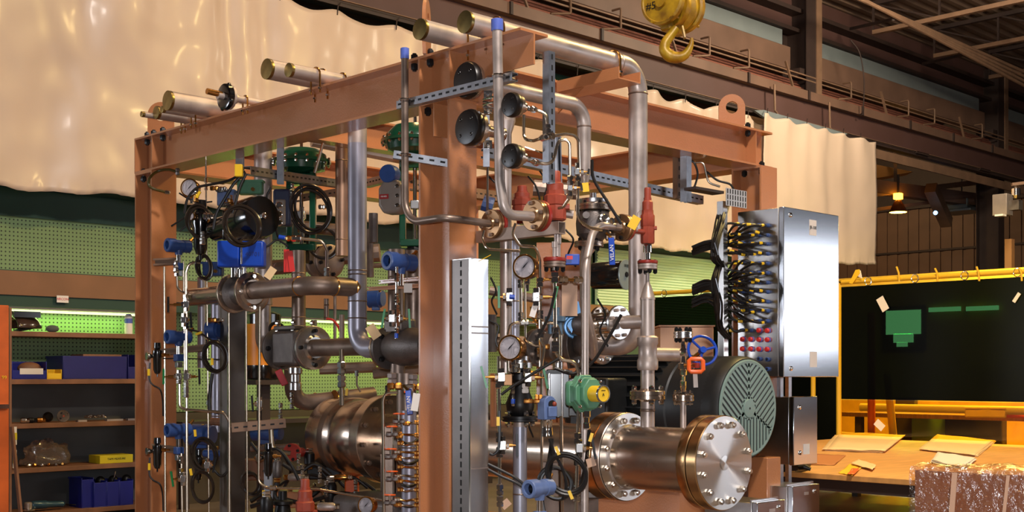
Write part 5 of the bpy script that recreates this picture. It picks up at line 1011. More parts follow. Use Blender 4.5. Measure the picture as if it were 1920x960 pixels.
tubing('short tube bend under the yellow tag', [(1069, 345, 'D', 6.45), (1068, 370, 'D', 6.5), (1056, 388, 'D', 6.55), (1048, 390, 'D', 6.6)], .009, bend=.04, nuts=[(1068, 360, 'D', 6.5)])
for px, py, l in ((1082, 322, 'brass needle valve at the top of the looping tubes, right one'), (1069, 352, 'brass needle valve under the U bend tube')): nvalve(l, pt(px, py, 'D', 6.42), RT, CHROME, 1, .06, .9, .03)
tagcard('yellow tag hanging above the control valve', pt(1098, 351, 'D', 6.6), .035, .05, YELLOW, .1)
# ---------------------------------------------------------------- more of the right side
dn = T('outlet_pipe', 'long thin pipe from the rightmost relief valve, bending down past the green detector', 'pipe', (5.4, 4.565, P2(436))); zc = P2(433)
part('pipe', MB().tube([(5.46, 4.565, zc), (5.10, 4.565, zc), (4.955, 4.50, zc-.25), (4.935, 4.49, .25)], .0215, .18, 20, 12), STEEL, dn)
flange(dn, (5.345, 4.565, zc), AX, .078, .016, 4, .012, BRZ, BLACKM, hub=.026); part('red_flange', MB().lathe([(.073, 0), (.076, .004), (.074, .015), (.03, .018)], (5.365, 4.565, zc), AX, 36), REDR, dn)
cv = T('control_valve', 'steel control valve with bolted flanges behind the tubing, above the tapered pipe', 'valve', pt(1112, 460, 'D', 7.05)); c = pt(1112, 420, 'D', 7.05); zz = lambda py: CZ+(HY-py)*7.05/F
part('body', MB().lathe([(.05, zz(458)), (.06, zz(450)), (.095, zz(440)), (.10, zz(420)), (.095, zz(405)), (.09, zz(398))], (c.x, c.y, 0), AZ, 32), CAST, cv)
flange(cv, (c.x, c.y, zz(390)), AZ, .105, .016, 6, .012, BRUSHD, BLACKM); part('top_flange', MB().lathe([(.085, zz(383)), (.088, zz(381)), (.088, zz(374)), (.02, zz(372)), (.02, zz(362))], (c.x, c.y, 0), AZ, 32), BRUSH, cv)
flange(cv, (pt(1104, 458, 'D', 7.05).x, pt(1104, 458, 'D', 7.05).y, zz(458)), AZ, .085, .014, 4, .011, BRUSHD, BLACKM)
for dx, dy in ((14, -2), (26, 4)): p = pt(1112+dx, 412+dy, 'D', 6.95); part('side_port', MB().lathe([(.022, 0), (.026, .01), (.026, .03), (.018, .035), (.018, .05)], p, RT*.6-FW, 20), BRUSH, cv)
part('side_boss', MB().lathe([(.02, 0), (.02, .05)], pt(1098, 405, 'D', 6.95), -FW, 16), CAST, cv)
tp_ = T('pipe', 'tapered vertical pipe below the control valve', 'pipe', pt(1100, 620, 'D', 7.05)); part('pipe', MB().sweep([pt(1104, 464, 'D', 7.06), pt(1098, 478, 'D', 7.06), pt(1097, 540, 'D', 7.06), pt(1098, 585, 'D', 7.07), pt(1105, 612, 'D', 7.1), pt(1112, 640, 'D', 7.2), pt(1114, 668, 'D', 7.3)], [.04, .032, .031, .029, .027, .026, .026], 20), STEEL, tp_)
blk = T('actuator', 'black cylindrical actuator with a round pale end plate behind the blue lever', 'actuator', pt(1145, 515, 'D', 7.9)); c = pt(1172, 515, 'D', 7.75); ad = V((.25, -1, .0)).normalized()
part('body', MB().lathe([(.05, -.24), (.085, -.22), (.09, -.02), (.08, 0)], c, ad, 32), BLACKP, blk); part('end_plate', MB().lathe([(.096, 0), (.098, .004), (.096, .008), (.001, .008)], c, ad, 40), mat('pale_plate', (170, 186, 184), .2, .4), blk, 'pale grey round end plate'); part('centre_screw', MB().lathe([(.018, .008), (.018, .016), (.001, .016)], c, ad, 6), BLACKM, blk)
text(blk, '1012B', c+ad*.0095+AZ*.055, -ad.cross(AZ) if False else ad.cross(AZ)*-1, AZ, .026, BLACKM)
def lever(lab, P, w=.022, txt=None, D=None):
    t = T('ball_valve', lab, 'valve', P[0]); part('valve_body', MB().lathe([(.016, -.03), (.024, -.025), (.024, .025), (.016, .03)], V(P[0])+FW*.04+AZ*.01, RT, 8), CHROME, t); b = MB(); Q = [V(p) for p in P]
    for a, c_ in zip(Q, Q[1:]): b.bar(a, c_, w, .012, FW)
    part('grip', b, BLUEB, t, bev=.003); d = (Q[-2]-Q[-1]).normalized()
    part('shank', MB().bar(Q[0], Q[0]+V((-.01, .03, .03)), .014, .006, FW), BRASS, t)
    if txt: text(t, txt, (Q[-1]+(Q[-2]-Q[-1])*.45)-FW*.0135, d, d.cross(FW)*1.0, w*.9, WHITE)
    return t
lever('blue lever handle with white VELAN lettering beside the rightmost outlet pipe', [pt(1146, 446, 'D', 6.95), pt(1148, 497, 'D', 6.93)], .034, 'VELAN')
# gauges
gauge('round brass gauge beneath the square tube, upper of the two right of the tray', pt(983, 500, 'D', 6.35), (-.92, -.38, .02), .062, .085, .07)
gauge('round brass gauge lower of the two right of the stainless tray', pt(956, 652, 'D', 6.3), (-.92, -.38, .02), .063, .09, .07)
# grey verticals
for px, r, D_, y0, y1, l in ((966, .028, 7.6, 452, 640, 'thinner grey vertical pipe beside the thick one behind the upper gauge'), (975, .040, 6.9, 800, 1010, 'matte silver vertical pipe at the bottom beside the blue transmitter')):
    a_, b_ = pt(px, y0, 'D', D_), pt(px, y1, 'D', D_); t = T('pipe', l, 'pipe', b_); part('pipe', MB().cyl(a_, b_, r, n=28), mat('grey_pipe', (160, 160, 172), .5, .36, .06), t); part('weld_bead', MB().lathe([(r, -.004), (r+.003, 0), (r, .004)], (a_*.4+b_*.6), AZ, 28), STEELD, t)
    if px == 975: part('reducer', MB().lathe([(r, 0), (r*.8, .05), (r*.8, .08), (r*1.25, .085), (r*1.25, .11)], a_, AZ, 28), STEEL, t)
G = 6.32
tubing('thin tube hooking from the left red ringed flange under the square tube', [(908, 432, 'D', 6.5), (904, 446, 'D', 6.5), (912, 467, 'D', 6.45), (975, 471, 'D', 6.4)], .007, bend=.05)
tubing('tube curling from the right red ringed flange and running down beside the upper gauge', [(967, 419, 'D', 6.2), (960, 438, 'D', 6.2), (975, 461, 'D', 6.25), (1004, 463, 'D', 6.3), (1012, 485, 'D', 6.35), (1014, 690, 'D', G)], .0085, bend=.05, nuts=[(1012, 530, 'D', 6.35), (1013, 590, 'D', G), (1013, 625, 'D', G)])
tubing('twin stem tube running down under the upper gauge', [(976, 526, 'D', 6.42), (977, 610, 'D', 6.42)], .008, nuts=[(976, 532, 'D', 6.42), (977, 594, 'D', 6.42)]); tubing('second stem tube just right of the one under the upper gauge', [(984, 526, 'D', 6.44), (985, 600, 'D', 6.44)], .006)
tubing('long tube from the small red flange, jogging right and down past the green detector', [(1040, 512, 'D', G), (1041, 660, 'D', G), (1052, 675, 'D', G), (1078, 678, 'D', G), (1086, 700, 'D', G), (1080, 985, 'D', G)], .010, bend=.06, nuts=[(1040, 624, 'D', G), (1041, 650, 'D', G), (1084, 822, 'D', G), (1082, 862, 'D', G), (1081, 930, 'D', G), (1040, 520, 'D', G)])
tubing('tube arching over the lower gauge and down to the right', [(952, 628, 'D', 6.4), (956, 606, 'D', 6.4), (985, 605, 'D', 6.4), (1044, 606, 'D', 6.4), (1051, 628, 'D', 6.4), (1051, 668, 'D', 6.4)], .0075, bend=.05, nuts=[(984, 605, 'D', 6.4), (1012, 605, 'D', 6.4)])
tubing('short J shaped tube right of the lower gauge', [(985, 608, 'D', 6.36), (985, 640, 'D', 6.36), (1002, 648, 'D', 6.36), (1024, 648, 'D', 6.36)], .006, bend=.05)
tubing('tube running straight down from the lower gauge to the bottom edge', [(935, 668, 'D', 6.3), (938, 985, 'D', 6.3)], .0095, nuts=[(936, 718, 'D', 6.3), (938, 820, 'D', 6.3), (938, 848, 'D', 6.3), (938, 918, 'D', 6.3), (938, 940, 'D', 6.3)])
tubing('thin tube behind the lower gauge curving to the chrome fitting', [(952, 676, 'D', 6.4), (953, 700, 'D', 6.4), (962, 704, 'D', 6.4)], .006, bend=.04)
tubing('vertical tube left of the black actuator blocks down to the bottom', [(1015, 700, 'D', 6.7), (1016, 985, 'D', 6.7)], .008); tubing('vertical tube right of the grey blue switch down to the bottom', [(1052, 780, 'D', 6.7), (1054, 985, 'D', 6.7)], .010)
tubing('tube bent between the two gauges with a chrome union', [(1014, 640, 'D', 6.3), (1020, 650, 'D', 6.3), (1015, 690, 'D', 6.3), (1005, 700, 'D', 6.3)], .009, bend=.04)
tubing('slanted copper tube under the upper valve', [(996, 575, 'D', 6.36), (1000, 600, 'D', 6.36), (1010, 606, 'D', 6.36)], .008, m=BRASS, bend=.04)
tubing('brass side arm tube right of the small red flange', [(1012, 530, 'D', 6.35), (1020, 524, 'D', 6.35), (1040, 524, 'D', 6.35)], .008, m=BRASS, bend=.03); tubing('brass stub to the right of the small red flange', [(1050, 524, 'D', 6.35), (1090, 525, 'D', 6.4)], .009, m=BRASS, nuts=[(1056, 524, 'D', 6.35), (1082, 525, 'D', 6.4)])
for c, s_, h, l, L in (((1005, 557, 6.3), 1, GREENH, 'needle valve with a green handle right of the upper gauge stem', .10), ((955, 557, 6.36), -1, GREENH, 'needle valve with a blue collar and slanted green handle beside the grey pipes', .055), ((940, 707, 6.28), -1, GREENH, 'needle valve with a green handle in front of the stainless tray', .09), ((990, 708, 6.3), 1, GREENH, 'needle valve with a green handle right of the chrome cluster', .09), ((942, 835, 6.28), 1, BLACKM, 'needle valve with an upright black handle over the matte silver pipe', .075), ((1086, 840, 6.28), 1, BLACKM, 'needle valve with a black handle under the green detector', .075)):
    nvalve(l, pt(*c[:2], 'D', c[2]), RT*.95+AX*.1, h, s_, L, 1.25, .115)
part('blue_collar', MB().cyl(pt(955, 556, 'D', 6.3), pt(965, 557, 'D', 6.3), .012), BLUEB, bpy.data.objects['needle_valve.003'] if 'needle_valve.003' in bpy.data.objects else bpy.data.objects['needle_valve'])
mb_ = T('valve_manifold', 'cluster of chrome and brass fittings between the gauge and the black blocks', 'manifold', pt(990, 708, 'D', 6.4))
for px, py, a, r, L, m in ((970, 690, AZ, .018, .05, CHROME), (985, 690, AZ, .013, .08, CHROME), (1000, 700, RT, .014, .06, BRASS), (985, 728, AZ, .02, .05, WHITE), (1000, 752, RT, .012, .10, BRASS), (1010, 745, RT, .014, .04, BRASS), (962, 740, AZ, .010, .12, CHROME), (1012, 660, AZ, .016, .05, CHROME), (1012, 605, AZ, .016, .05, BRASS), (1022, 650, RT, .014, .05, BRASS)): hexfit(mb_, pt(px, py, 'D', 6.36), a, r, L, m)
part('block', MB().box(pt(948, 712, 'D', 6.36), .07, .03, .06, Matrix((RT, FW, AZ)).transposed()), mat('bronze_block', (120, 84, 52), .6, .4), mb_, bev=.003); part('blue_cap', MB().cyl(pt(962, 748, 'D', 6.34), pt(962, 757, 'D', 6.34), .011), BLUEB, mb_)
gv = T('gate_valve', 'dark steel valve above the matte silver pipe', 'valve', pt(975, 800, 'D', 6.88)); c = pt(975, 790, 'D', 6.88); z6 = lambda py: CZ+(HY-py)*6.88/F
part('body', MB().lathe([(.05, z6(780)), (.075, z6(770)), (.08, z6(755)), (.055, z6(735)), (.05, z6(715)), (.06, z6(712)), (.06, z6(698)), (.03, z6(695)), (.03, z6(680))], (c.x, c.y, 0), AZ, 28), BLACKM, gv); flange(gv, (c.x, c.y, z6(785)), AZ, .10, .014, 4, .016, BLACKM, CHROME, ph=.3)
part('upper_flange', MB().lathe([(.07, z6(690)), (.07, z6(680)), (.05, z6(678)), (.05, z6(668))], (c.x, c.y, 0), AZ, 28), BRUSH, gv)
ab = T('actuator', 'tall black block actuator with bright corner rods behind the thin tubes', 'actuator', pt(1045, 780, 'D', 7.0)); M3 = Matrix((RT, FW, AZ)).transposed()
part('body', MB().box(pt(1046, 738, 'D', 7.05), .13, .12, .28, M3), BLACKP, ab, bev=.006); part('side_block', MB().box(pt(1068, 745, 'D', 7.1), .10, .10, .22, M3), BLACKP, ab, bev=.006); part('top_plate', MB().box(pt(1046, 698, 'D', 7.05), .16, .14, .02, M3), BLACKM, ab)
for dx in (-12, 12): part('rod', MB().cyl(pt(1042+dx, 700, 'D', 6.93), pt(1042+dx, 785, 'D', 6.93), .006), CHROME, ab)
part('silver_cap', MB().lathe([(.03, 0), (.03, .04), (.02, .045), (.02, .06)], pt(1046, 692, 'D', 7.0), AZ, 20), BRUSH, ab)
# blue-grey switch
sw = T('position_switch', 'grey blue arched switch box with a red brown lamp, above the black cable loop', 'switch', pt(1027, 790, 'D', 6.35)); c = pt(1026, 765, 'D', 6.35)
S3 = Matrix(((RT*.85+FW*.5).normalized(), (FW*.85-RT*.5).normalized(), AZ)).transposed()
def swp(x, z, y=0): return c+S3@V((x, y, z))
arch = [(-.036, -.06), (.036, -.06), (.036, .03)]+[(.036*math.cos(t), .03+.034*math.sin(t)) for t in [k*math.pi/8 for k in range(1, 8)]]+[(-.036, .03)]
part('housing', MB().ext([swp(x, z, -.03) for x, z in arch], S3@V((0, .07, 0))), BLUEG, sw, bev=.004); part('cover', MB().box(swp(.006, -.018, -.040), .052, .02, .055, S3), BLUEG, sw, bev=.005); part('lamp', MB().sph(swp(.018, .022, -.04), .013), REDB, sw); part('lens_socket', MB().lathe([(.018, 0), (.020, .012)], swp(.006, .022, -.03), S3@V((0, -1, 0)), 16), DARKI, sw)
for dx in (-.012, .014): part('conduit_connector', MB().lathe([(.014, -.06), (.014, -.075), (.011, -.08), (.011, -.12), (.013, -.125), (.013, -.15)], swp(dx, 0), S3@V((-dx*3, 0, 1)), 8), CHROME, sw)
# detector
dt = T('gas_detector', 'green octagonal detector housing with a yellow windowed nose', 'detector', pt(1100, 770, 'D', 6.3)); c = pt(1100, 738, 'D', 6.32); dn_ = (RT*.62-FW*.78).normalized(); du = dn_.cross(AZ).normalized()
octo = [(math.cos(math.radians(22.5+45*k))*.088*(1 if k % 2 else 1.0), math.sin(math.radians(22.5+45*k))*.105) for k in range(8)]
part('base', MB().ext([c+du*a*1.0+AZ*b-dn_*.05 for a, b in octo], dn_*.045), GREENG, dt, bev=.005); part('flange_plate', MB().ext([c+du*a*1.12+AZ*b*.86 for a, b in octo], dn_*.02), GREENG, dt, bev=.004); part('body', MB().ext([c+du*a*.80+AZ*b*.80+dn_*.02 for a, b in octo], dn_*.03), GREENG, dt, bev=.006)
for a, b in ((-.8, .65), (.8, .65), (.8, -.65), (-.8, -.65)): part('screw', MB().lathe([(.010, 0), (.010, .012), (.006, .014)], c+du*a*.085+AZ*b*.1+dn_*.02, dn_, 6), CHROME, dt)
part('nose', MB().lathe([(.042, .04), (.042, .12), (.038, .125), (.001, .125)], c, dn_, 40), YELLOW, dt, 'yellow cylindrical nose'); part('lens_ring', MB().lathe([(.040, .122), (.046, .122), (.046, .131), (.040, .131), (.040, .122)], c, dn_, 40), CHROME, dt)
text(dt, 'A', c+dn_*.127-AZ*.004, -du, AZ, .022, BLACKM); tx = text(dt, 'DANGER', c+dn_*.127+AZ*.018, -du, AZ, .007, BLACKM)
part('hub', MB().lathe([(.020, -.09), (.020, -.12), (.014, -.125), (.014, -.15), (.018, -.155), (.018, -.18)], c, AZ, 8), CHROME, dt); part('left_box', MB().box(c-RT*.075+FW*.02, .07, .08, .13, M3), GREENG, dt, bev=.02)
# lower transmitter and cables
transmitter('blue transmitter at the bottom right of the stainless tray, in front of the vessel', pt(1012, 915, 'D', 6.2), -RT*.66-FW*.75, 1.0, BLUEG, foot=True)
coil('double loop of black cable hanging under the grey blue switch', pt(1062, 890, 'D', 6.25), .105, -FW, 2, .0105, ends=[pt(1035, 823, 'D', 6.3), pt(1038, 845, 'D', 6.3)])
coil('single big loop of black cable behind the tube under the detector', pt(1040, 905, 'D', 6.42), .085, -FW, 1, .010, ends=[pt(1020, 960, 'D', 6.4)])
solo('cable', 'black cable dropping from the detector connector', 'cable', MB().cable([pt(1105, 806, 'D', 6.32), pt(1102, 840, 'D', 6.33), pt(1098, 870, 'D', 6.4), pt(1088, 905, 'D', 6.45), pt(1062, 915, 'D', 6.45)], .010), BLACKR)
for a, l in (([(1030, 822), (1040, 850), (1055, 880), (1062, 910), (1055, 935)], 'black cable with a yellow marker running down from the grey blue switch'), ([(915, 870), (940, 882), (965, 895), (985, 910)], 'upper of two black cables crossing to the lower blue transmitter'), ([(915, 880), (940, 893), (965, 904), (983, 915)], 'lower of two black cables crossing to the lower blue transmitter'), ([(1165, 590), (1140, 635), (1110, 680), (1075, 700), (1040, 690)], 'black cable slanting down from the flanges to the actuator'), ([(1005, 640), (1030, 590), (1042, 540)], 'thin black cable beside the long tube'), ([(1048, 672), (1000, 700), (960, 725), (940, 740)], 'thin black cable crossing the lower tubes'), ([(1110, 300), (1113, 335), (1140, 380), (1165, 420)], 'black cable falling from the beam in front of the slotted channel'), ([(918, 850), (925, 852), (935, 840), (937, 800), (936, 770)], 'thin black cable hugging the tube beside the tray')):
    D_ = 6.9 if a[0][0] > 1100 else 6.26; solo('cable', l, 'cable', MB().cable([pt(x, y, 'D', D_) for x, y in a], .009 if D_ > 6.5 else .0075), BLACKR)
for px, py, a, D_ in ((1045, 845, -.4, 6.2), (1070, 928, -.4, 6.2), (934, 790, 0, 6.2), (1108, 820, .3, 6.25)): solo('cable_marker', 'yellow marker sleeve on a black cable, right side of the skid', 'marker', MB().box(pt(px, py, 'D', D_), .016, .014, .045, M3 @ Matrix.Rotation(a, 3, 'Y')), YELLOW, 'yellow markers right side')
for px, py, w, h, a, m, l in ((1001, 582, .03, .07, -.3, WHITE, 'white tag beside the upper needle valve'), (1108, 867, .045, .045, .3, mat('tag_tan', (190, 150, 120), 0, .5), 'tan tag hanging by the lower black handle'), (948, 945, .05, .04, .7, MATS['tag_tan'], 'tan tag at the bottom of the left long tube'), (1068, 560, .09, .20, .0, MATS['tag_tan'], 'tall beige plate with a hole behind the long tube')): tagcard(l, pt(px, py, 'D', 6.3 if w < .08 else 7.0), w, h, m, a)
rf = T('small_flange', 'small red and steel flange pair hanging under the square tube', 'flange', pt(1040, 490, 'D', 6.4)); c = pt(1040, 496, 'D', 6.4); flange(rf, c, AZ, .058, .013, 4, .013, STEELD, BLACKM, ph=.15); part('red_flange', MB().lathe([(.058, 0), (.060, .003), (.060, .018), (.056, .020)], c+AZ*.016, AZ, 32), REDR, rf); part('neck', MB().lathe([(.012, -.03), (.012, .09), (.016, .09), (.016, .12)], c, AZ, 12), STEEL, rf)
bt = T('terminal_box', 'small blue block behind the small red flange', 'box', pt(1075, 487, 'D', 6.9)); part('body', MB().box(pt(1073, 487, 'D', 6.9), .08, .05, .06, M3), BLUEB, bt, bev=.004); part('label', MB().box(pt(1068, 483, 'D', 6.86), .035, .001, .02, M3), RED, bt)
bb2 = T('blue_bonnet', 'curved sky blue sheet wrapped on the grey valve', 'cover', pt(1075, 590, 'D', 7.6)); SKY = mat('sky_blue', (70, 130, 180), .2, .3); part('sheet', MB().ext([pt(1062, 565, 'D', 7.5), pt(1085, 565, 'D', 7.5), pt(1090, 590, 'D', 7.5), pt(1080, 600, 'D', 7.5), pt(1072, 625, 'D', 7.5), pt(1060, 605, 'D', 7.5)], FW*.01), SKY, bb2); part('ring', MB().sweep([pt(1082+22*math.cos(a), 613+20*math.sin(a), 'D', 7.5) for a in [math.pi*.6+k*math.pi*.9/8 for k in range(9)]], .012, 8), SKY, bb2)
gvb = T('gate_valve', 'grey flanged valve left of the larger flanges, under the blue sheet', 'valve', pt(1080, 690, 'D', 7.75)); c = pt(1080, 645, 'D', 7.75); part('flange', MB().lathe([(.125, 0), (.128, .004), (.128, .03), (.08, .034)], c, (-.3, 1, 0), 40), CAST, gvb); part('body', MB().sph(c+V((.02, -.06, 0)), .085), CAST, gvb); part('bonnet', MB().lathe([(.05, .05), (.05, .11), (.07, .12), (.07, .15), (.03, .15), (.03, .2)], c+V((0, -.04, 0)), AZ, 28), MATS['bonnet_blue_grey'], gvb)
# stainless trays
DULL = mat('dull_steel', (120, 114, 110), .9, .42, .15, 4)
def trayv(lab, x0, x1, y0, y1, z0, z1, slots=True, seam=(), fm=None):
    t = T('cable_tray', lab, 'cable tray', ((x0+x1)/2, (y0+y1)/2, z0)); part('front_cover', MB().bx(x0, x1, y0, y0+.004, z0, z1), fm or DOORM, t); part('side', MB().bx(x0, x0+.004, y0+.004, y1, z0, z1), DULL, t); part('side', MB().bx(x1-.004, x1, y0+.004, y1, z0, z1), BRUSH, t); part('end_cap', MB().bx(x0, x1, y0, y1, z1, z1+.003), BRUSH, t)
    part('folded_edge', MB().bx(x0-.004, x0+.002, y0-.003, y0+.008, z0, z1), CHROME, t)
    for z in seam: part('joint', MB().bx(x0, x1, y0-.002, y0, z-.004, z+.004), STEEL, t)
    if slots:
        n = int((z1-z0)/.05)
        for i in range(min(n, 60)): z = z1-(i+.5)*.05; part('slot', MB().bx(x0-.0012, x0, (y0+y1)/2-.006, (y0+y1)/2+.006, z-.016, z+.016), DARKI, t)
    return t
t = trayv('tall bright stainless cable tray cover standing against the near column', 4.468, 4.60, 4.90, 5.055, .22, 2.125, True, (1.755, 1.72, .98)); part('top_wire', MB().cable([pt(897, 490, 'D', 6.6), pt(905, 486, 'D', 6.6), pt(920, 478, 'D', 6.7)], .002), YELLOW, t)
x = pt(444, 700, 'D', 8.9); trayv('tall dull stainless cable tray behind the tubes on the left side', x.x-.07, x.x+.07, x.y, x.y+.12, .22, pt(444, 566, 'D', 8.9).z, False, (pt(444, 800, 'D', 8.9).z,), mat('dull_steel', (120, 114, 110), .9, .42, .15, 4))

bpn = T('back_plate', 'tall brown painted upright plate behind the gauges inside the frame', 'panel', pt(1047, 700, 'D', 9.4)); a_, b_ = pt(1006, 455, 'D', 9.4), pt(1090, 800, 'D', 9.4)
part('plate', MB().box(((a_.x+b_.x)/2, (a_.y+b_.y)/2, (a_.z+.235)/2), (b_.xy-a_.xy).length, .02, a_.z-.235, M3), PAINT, bpn); part('rib', MB().box(((a_.x+b_.x)/2, (a_.y+b_.y)/2, (a_.z+.235)/2)-FW*.03 if False else V(((a_.x+b_.x)/2, (a_.y+b_.y)/2, (a_.z+.235)/2))-FW*.03, .02, .05, a_.z-.24, M3), PAINT, bpn)
random.seed(21)
# background runs and hoses inside the frame, right of the near column
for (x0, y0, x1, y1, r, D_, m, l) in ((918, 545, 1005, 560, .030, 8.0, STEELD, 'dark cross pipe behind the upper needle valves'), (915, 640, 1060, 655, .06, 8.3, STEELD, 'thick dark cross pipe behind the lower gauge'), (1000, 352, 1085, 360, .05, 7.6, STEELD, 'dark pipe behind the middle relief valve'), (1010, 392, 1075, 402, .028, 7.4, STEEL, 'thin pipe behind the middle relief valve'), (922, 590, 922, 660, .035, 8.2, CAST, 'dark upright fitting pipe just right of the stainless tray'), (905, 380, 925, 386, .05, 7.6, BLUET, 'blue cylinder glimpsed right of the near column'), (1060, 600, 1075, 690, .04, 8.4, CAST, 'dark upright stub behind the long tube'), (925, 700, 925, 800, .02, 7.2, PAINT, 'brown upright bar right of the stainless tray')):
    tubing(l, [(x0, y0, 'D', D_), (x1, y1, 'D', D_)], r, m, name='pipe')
for i, P in enumerate((((915, 330), (935, 350), (955, 380), (950, 420)), ((990, 330), (1005, 350), (1012, 380), (1000, 410)), ((1012, 320), (1026, 345), (1020, 375), (1030, 395)), ((918, 600), (935, 612), (930, 640), (940, 660)), ((920, 520), (930, 545), (922, 565), (932, 590)), ((985, 740), (1000, 760), (990, 790), (1000, 820)), ((1060, 430), (1075, 450), (1065, 480), (1080, 500)), ((1120, 560), (1135, 590), (1125, 620), (1140, 650)))):
    solo('cable', ['black cable loop right of the near column under the capped flange', 'black hose behind the slotted upright foot', 'black hose beside the middle relief valve', 'black cable squiggle beside the lower gauge', 'black cable squiggle under the upper needle valve', 'black hose by the matte silver pipe top', 'black cable behind the control valve', 'black cable behind the slanting cable at the flanges'][i], 'cable', MB().cable([pt(x, y, 'D', 7.3) for x, y in P], .006), BLACKR)

for l, P, m in (('thin greenish cable looping under the right beam by the hanging channel', ((1292, 300), (1302, 306), (1308, 325), (1304, 345), (1298, 356)), MATS['olive_cable'] if 'olive_cable' in MATS else BLACKR), ('bent tube stub under the right beam running to the perforated tray', ((1300, 305), (1318, 306), (1324, 325), (1330, 342), (1350, 350)), TUBE), ('black cable from under the right beam to the cable bundles', ((1325, 322), (1345, 338), (1368, 345), (1376, 356)), BLACKR)):
    solo('cable', l, 'cable', MB().cable([pt(x, y, 'D', 8.75) for x, y in P], .008), m)
# ================================================================ LEFT SIDE OF THE SKID
D9 = 8.6
# V3 and the horizontal line
v3 = T('riser_pipe', 'thick grey vertical pipe dropping from the left beam to the big elbow', 'pipe', (4.836, 6.40, 1.66)); r = .062
part('pipe', MB().tube([(4.836, 6.40, 3.0), (4.836, 6.40, 1.66), (4.836, 6.12, 1.66)], r, .15, 32, 14), mat('grey_blue_pipe', (160, 158, 170), .5, .38, .10, 5, rvar=.08), v3)
for z in (2.17, 2.145, 1.97, 1.86): part('weld_bead', MB().lathe([(r, -.004), (r+.003, 0), (r, .004)], (4.836, 6.40, z), AZ, 32), STEELD, v3)
part('pipe', MB().tube([(4.836, 6.40, 2.06), (4.50, 6.40, 2.06), (4.50, 7.10, 2.06)], .0605, .15, 32, 14), STEELD, v3, 'brown tinted branch pipe')
for p, a in (((4.80, 6.40, 2.06), AX), ((4.65, 6.40, 2.06), AX), ((4.50, 6.56, 2.06), AY)): part('weld_bead', MB().lathe([(.0605, -.006), (.065, 0), (.0605, .006)], p, a, 32), BRASS, v3)
flange(v3, (4.50, 7.13, 2.05), AY, .135, .02, 4, .016, BRUSHD, CHROME, pair=False, hub=.064, ph=.5); flange(v3, (4.836, 6.10, 1.66), AY, .132, .018, 4, .016, BRUSHD, CHROME, pair=False, ph=.5)
va = T('wafer_valve', 'steel valve body between two bright flanges under the blue box', 'valve', (4.5, 7.3, 2.05)); part('body', MB().lathe([(.11, 0), (.085, .03), (.085, .13), (.12, .16)], (4.50, 7.155, 2.05), AY, 40), CAST, va)
flange(va, (4.50, 7.36, 2.05), AY, .135, .024, 4, .016, BRUSHD, CHROME, pair=False, ph=.5); part('pipe', MB().cyl((4.50, 7.38, 2.05), (4.50, 7.95, 2.05), .062, n=32), BRUSHD, va); part('stem', MB().lathe([(.02, .08), (.02, .16), (.03, .165), (.03, .19), (.014, .19), (.014, .24)], (4.50, 7.26, 2.05), AZ, 16), CHROME, va)
for dx, dz in ((-.03, .12), (.04, .13)): part('stud', MB().cyl((4.45+dx, 7.2, 2.05+dz), (4.45+dx, 7.2, 2.05+dz+.06), .01), CHROME, va)
vr = T('swing_valve', 'cast grey valve right of the big elbow, beside the near column', 'valve', (4.836, 5.9, 1.66)); part('flange', MB().lathe([(.132, 0), (.135, .004), (.135, .022), (.09, .026)], (4.836, 6.085, 1.66), -AY, 44), CAST, vr)
part('body', MB().lathe([(.085, 0), (.10, .06), (.12, .14), (.12, .24), (.10, .32), (.085, .38)], (4.836, 6.07, 1.665), -AY, 40), CAST, vr); part('top_block', MB().box((4.81, 5.93, 1.80), .13, .17, .08), CAST, vr, bev=.015); part('name_pad', MB().box((4.742, 5.93, 1.785), .004, .10, .05), CAST, vr); part('neck', MB().lathe([(.05, -.25), (.045, -.10)], (4.85, 6.0, 1.66), AZ, 24), STEELD, vr)
for a in (.8, 2.4, 3.9, 5.5): bolt(vr, (4.836+.104*math.cos(a), 6.07, 1.66+.104*math.sin(a)), -AY, .017, .02)
# V4 and more verticals
def vpipe(lab, px, D_, y0, y1, r, m=None, **k):
    a_, b_ = pt(px, y0, 'D', D_), pt(px, y1, 'D', D_); t = T('pipe', lab, 'pipe', b_); part('pipe', MB().cyl(a_, b_, r, n=24), m or STEEL, t); part('weld_bead', MB().lathe([(r, -.004), (r+.003, 0), (r, .004)], b_+(a_-b_)*.12, AZ, 24), STEELD, t); part('weld_bead', MB().lathe([(r, -.004), (r+.003, 0), (r, .004)], b_+(a_-b_)*.7, AZ, 24), STEELD, t); return t
GB_ = MATS['grey_blue_pipe']
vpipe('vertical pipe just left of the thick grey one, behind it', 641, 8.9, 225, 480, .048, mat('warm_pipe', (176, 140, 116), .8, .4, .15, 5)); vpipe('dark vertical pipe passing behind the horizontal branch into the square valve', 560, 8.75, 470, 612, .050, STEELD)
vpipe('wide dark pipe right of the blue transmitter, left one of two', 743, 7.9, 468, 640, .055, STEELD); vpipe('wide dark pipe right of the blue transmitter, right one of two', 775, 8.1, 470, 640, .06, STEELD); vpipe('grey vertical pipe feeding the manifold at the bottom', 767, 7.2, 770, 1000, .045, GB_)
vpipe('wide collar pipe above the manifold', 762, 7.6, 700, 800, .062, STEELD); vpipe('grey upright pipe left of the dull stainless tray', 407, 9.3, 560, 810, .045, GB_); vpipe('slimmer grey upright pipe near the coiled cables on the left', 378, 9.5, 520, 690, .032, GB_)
vpipe('thin upright pipe pair behind the branch elbow', 641, 8.4, 590, 760, .018, STEELD); vpipe('thin upright pipe by the far flange of the branch', 612, 9.6, 560, 600, .02, STEELD)
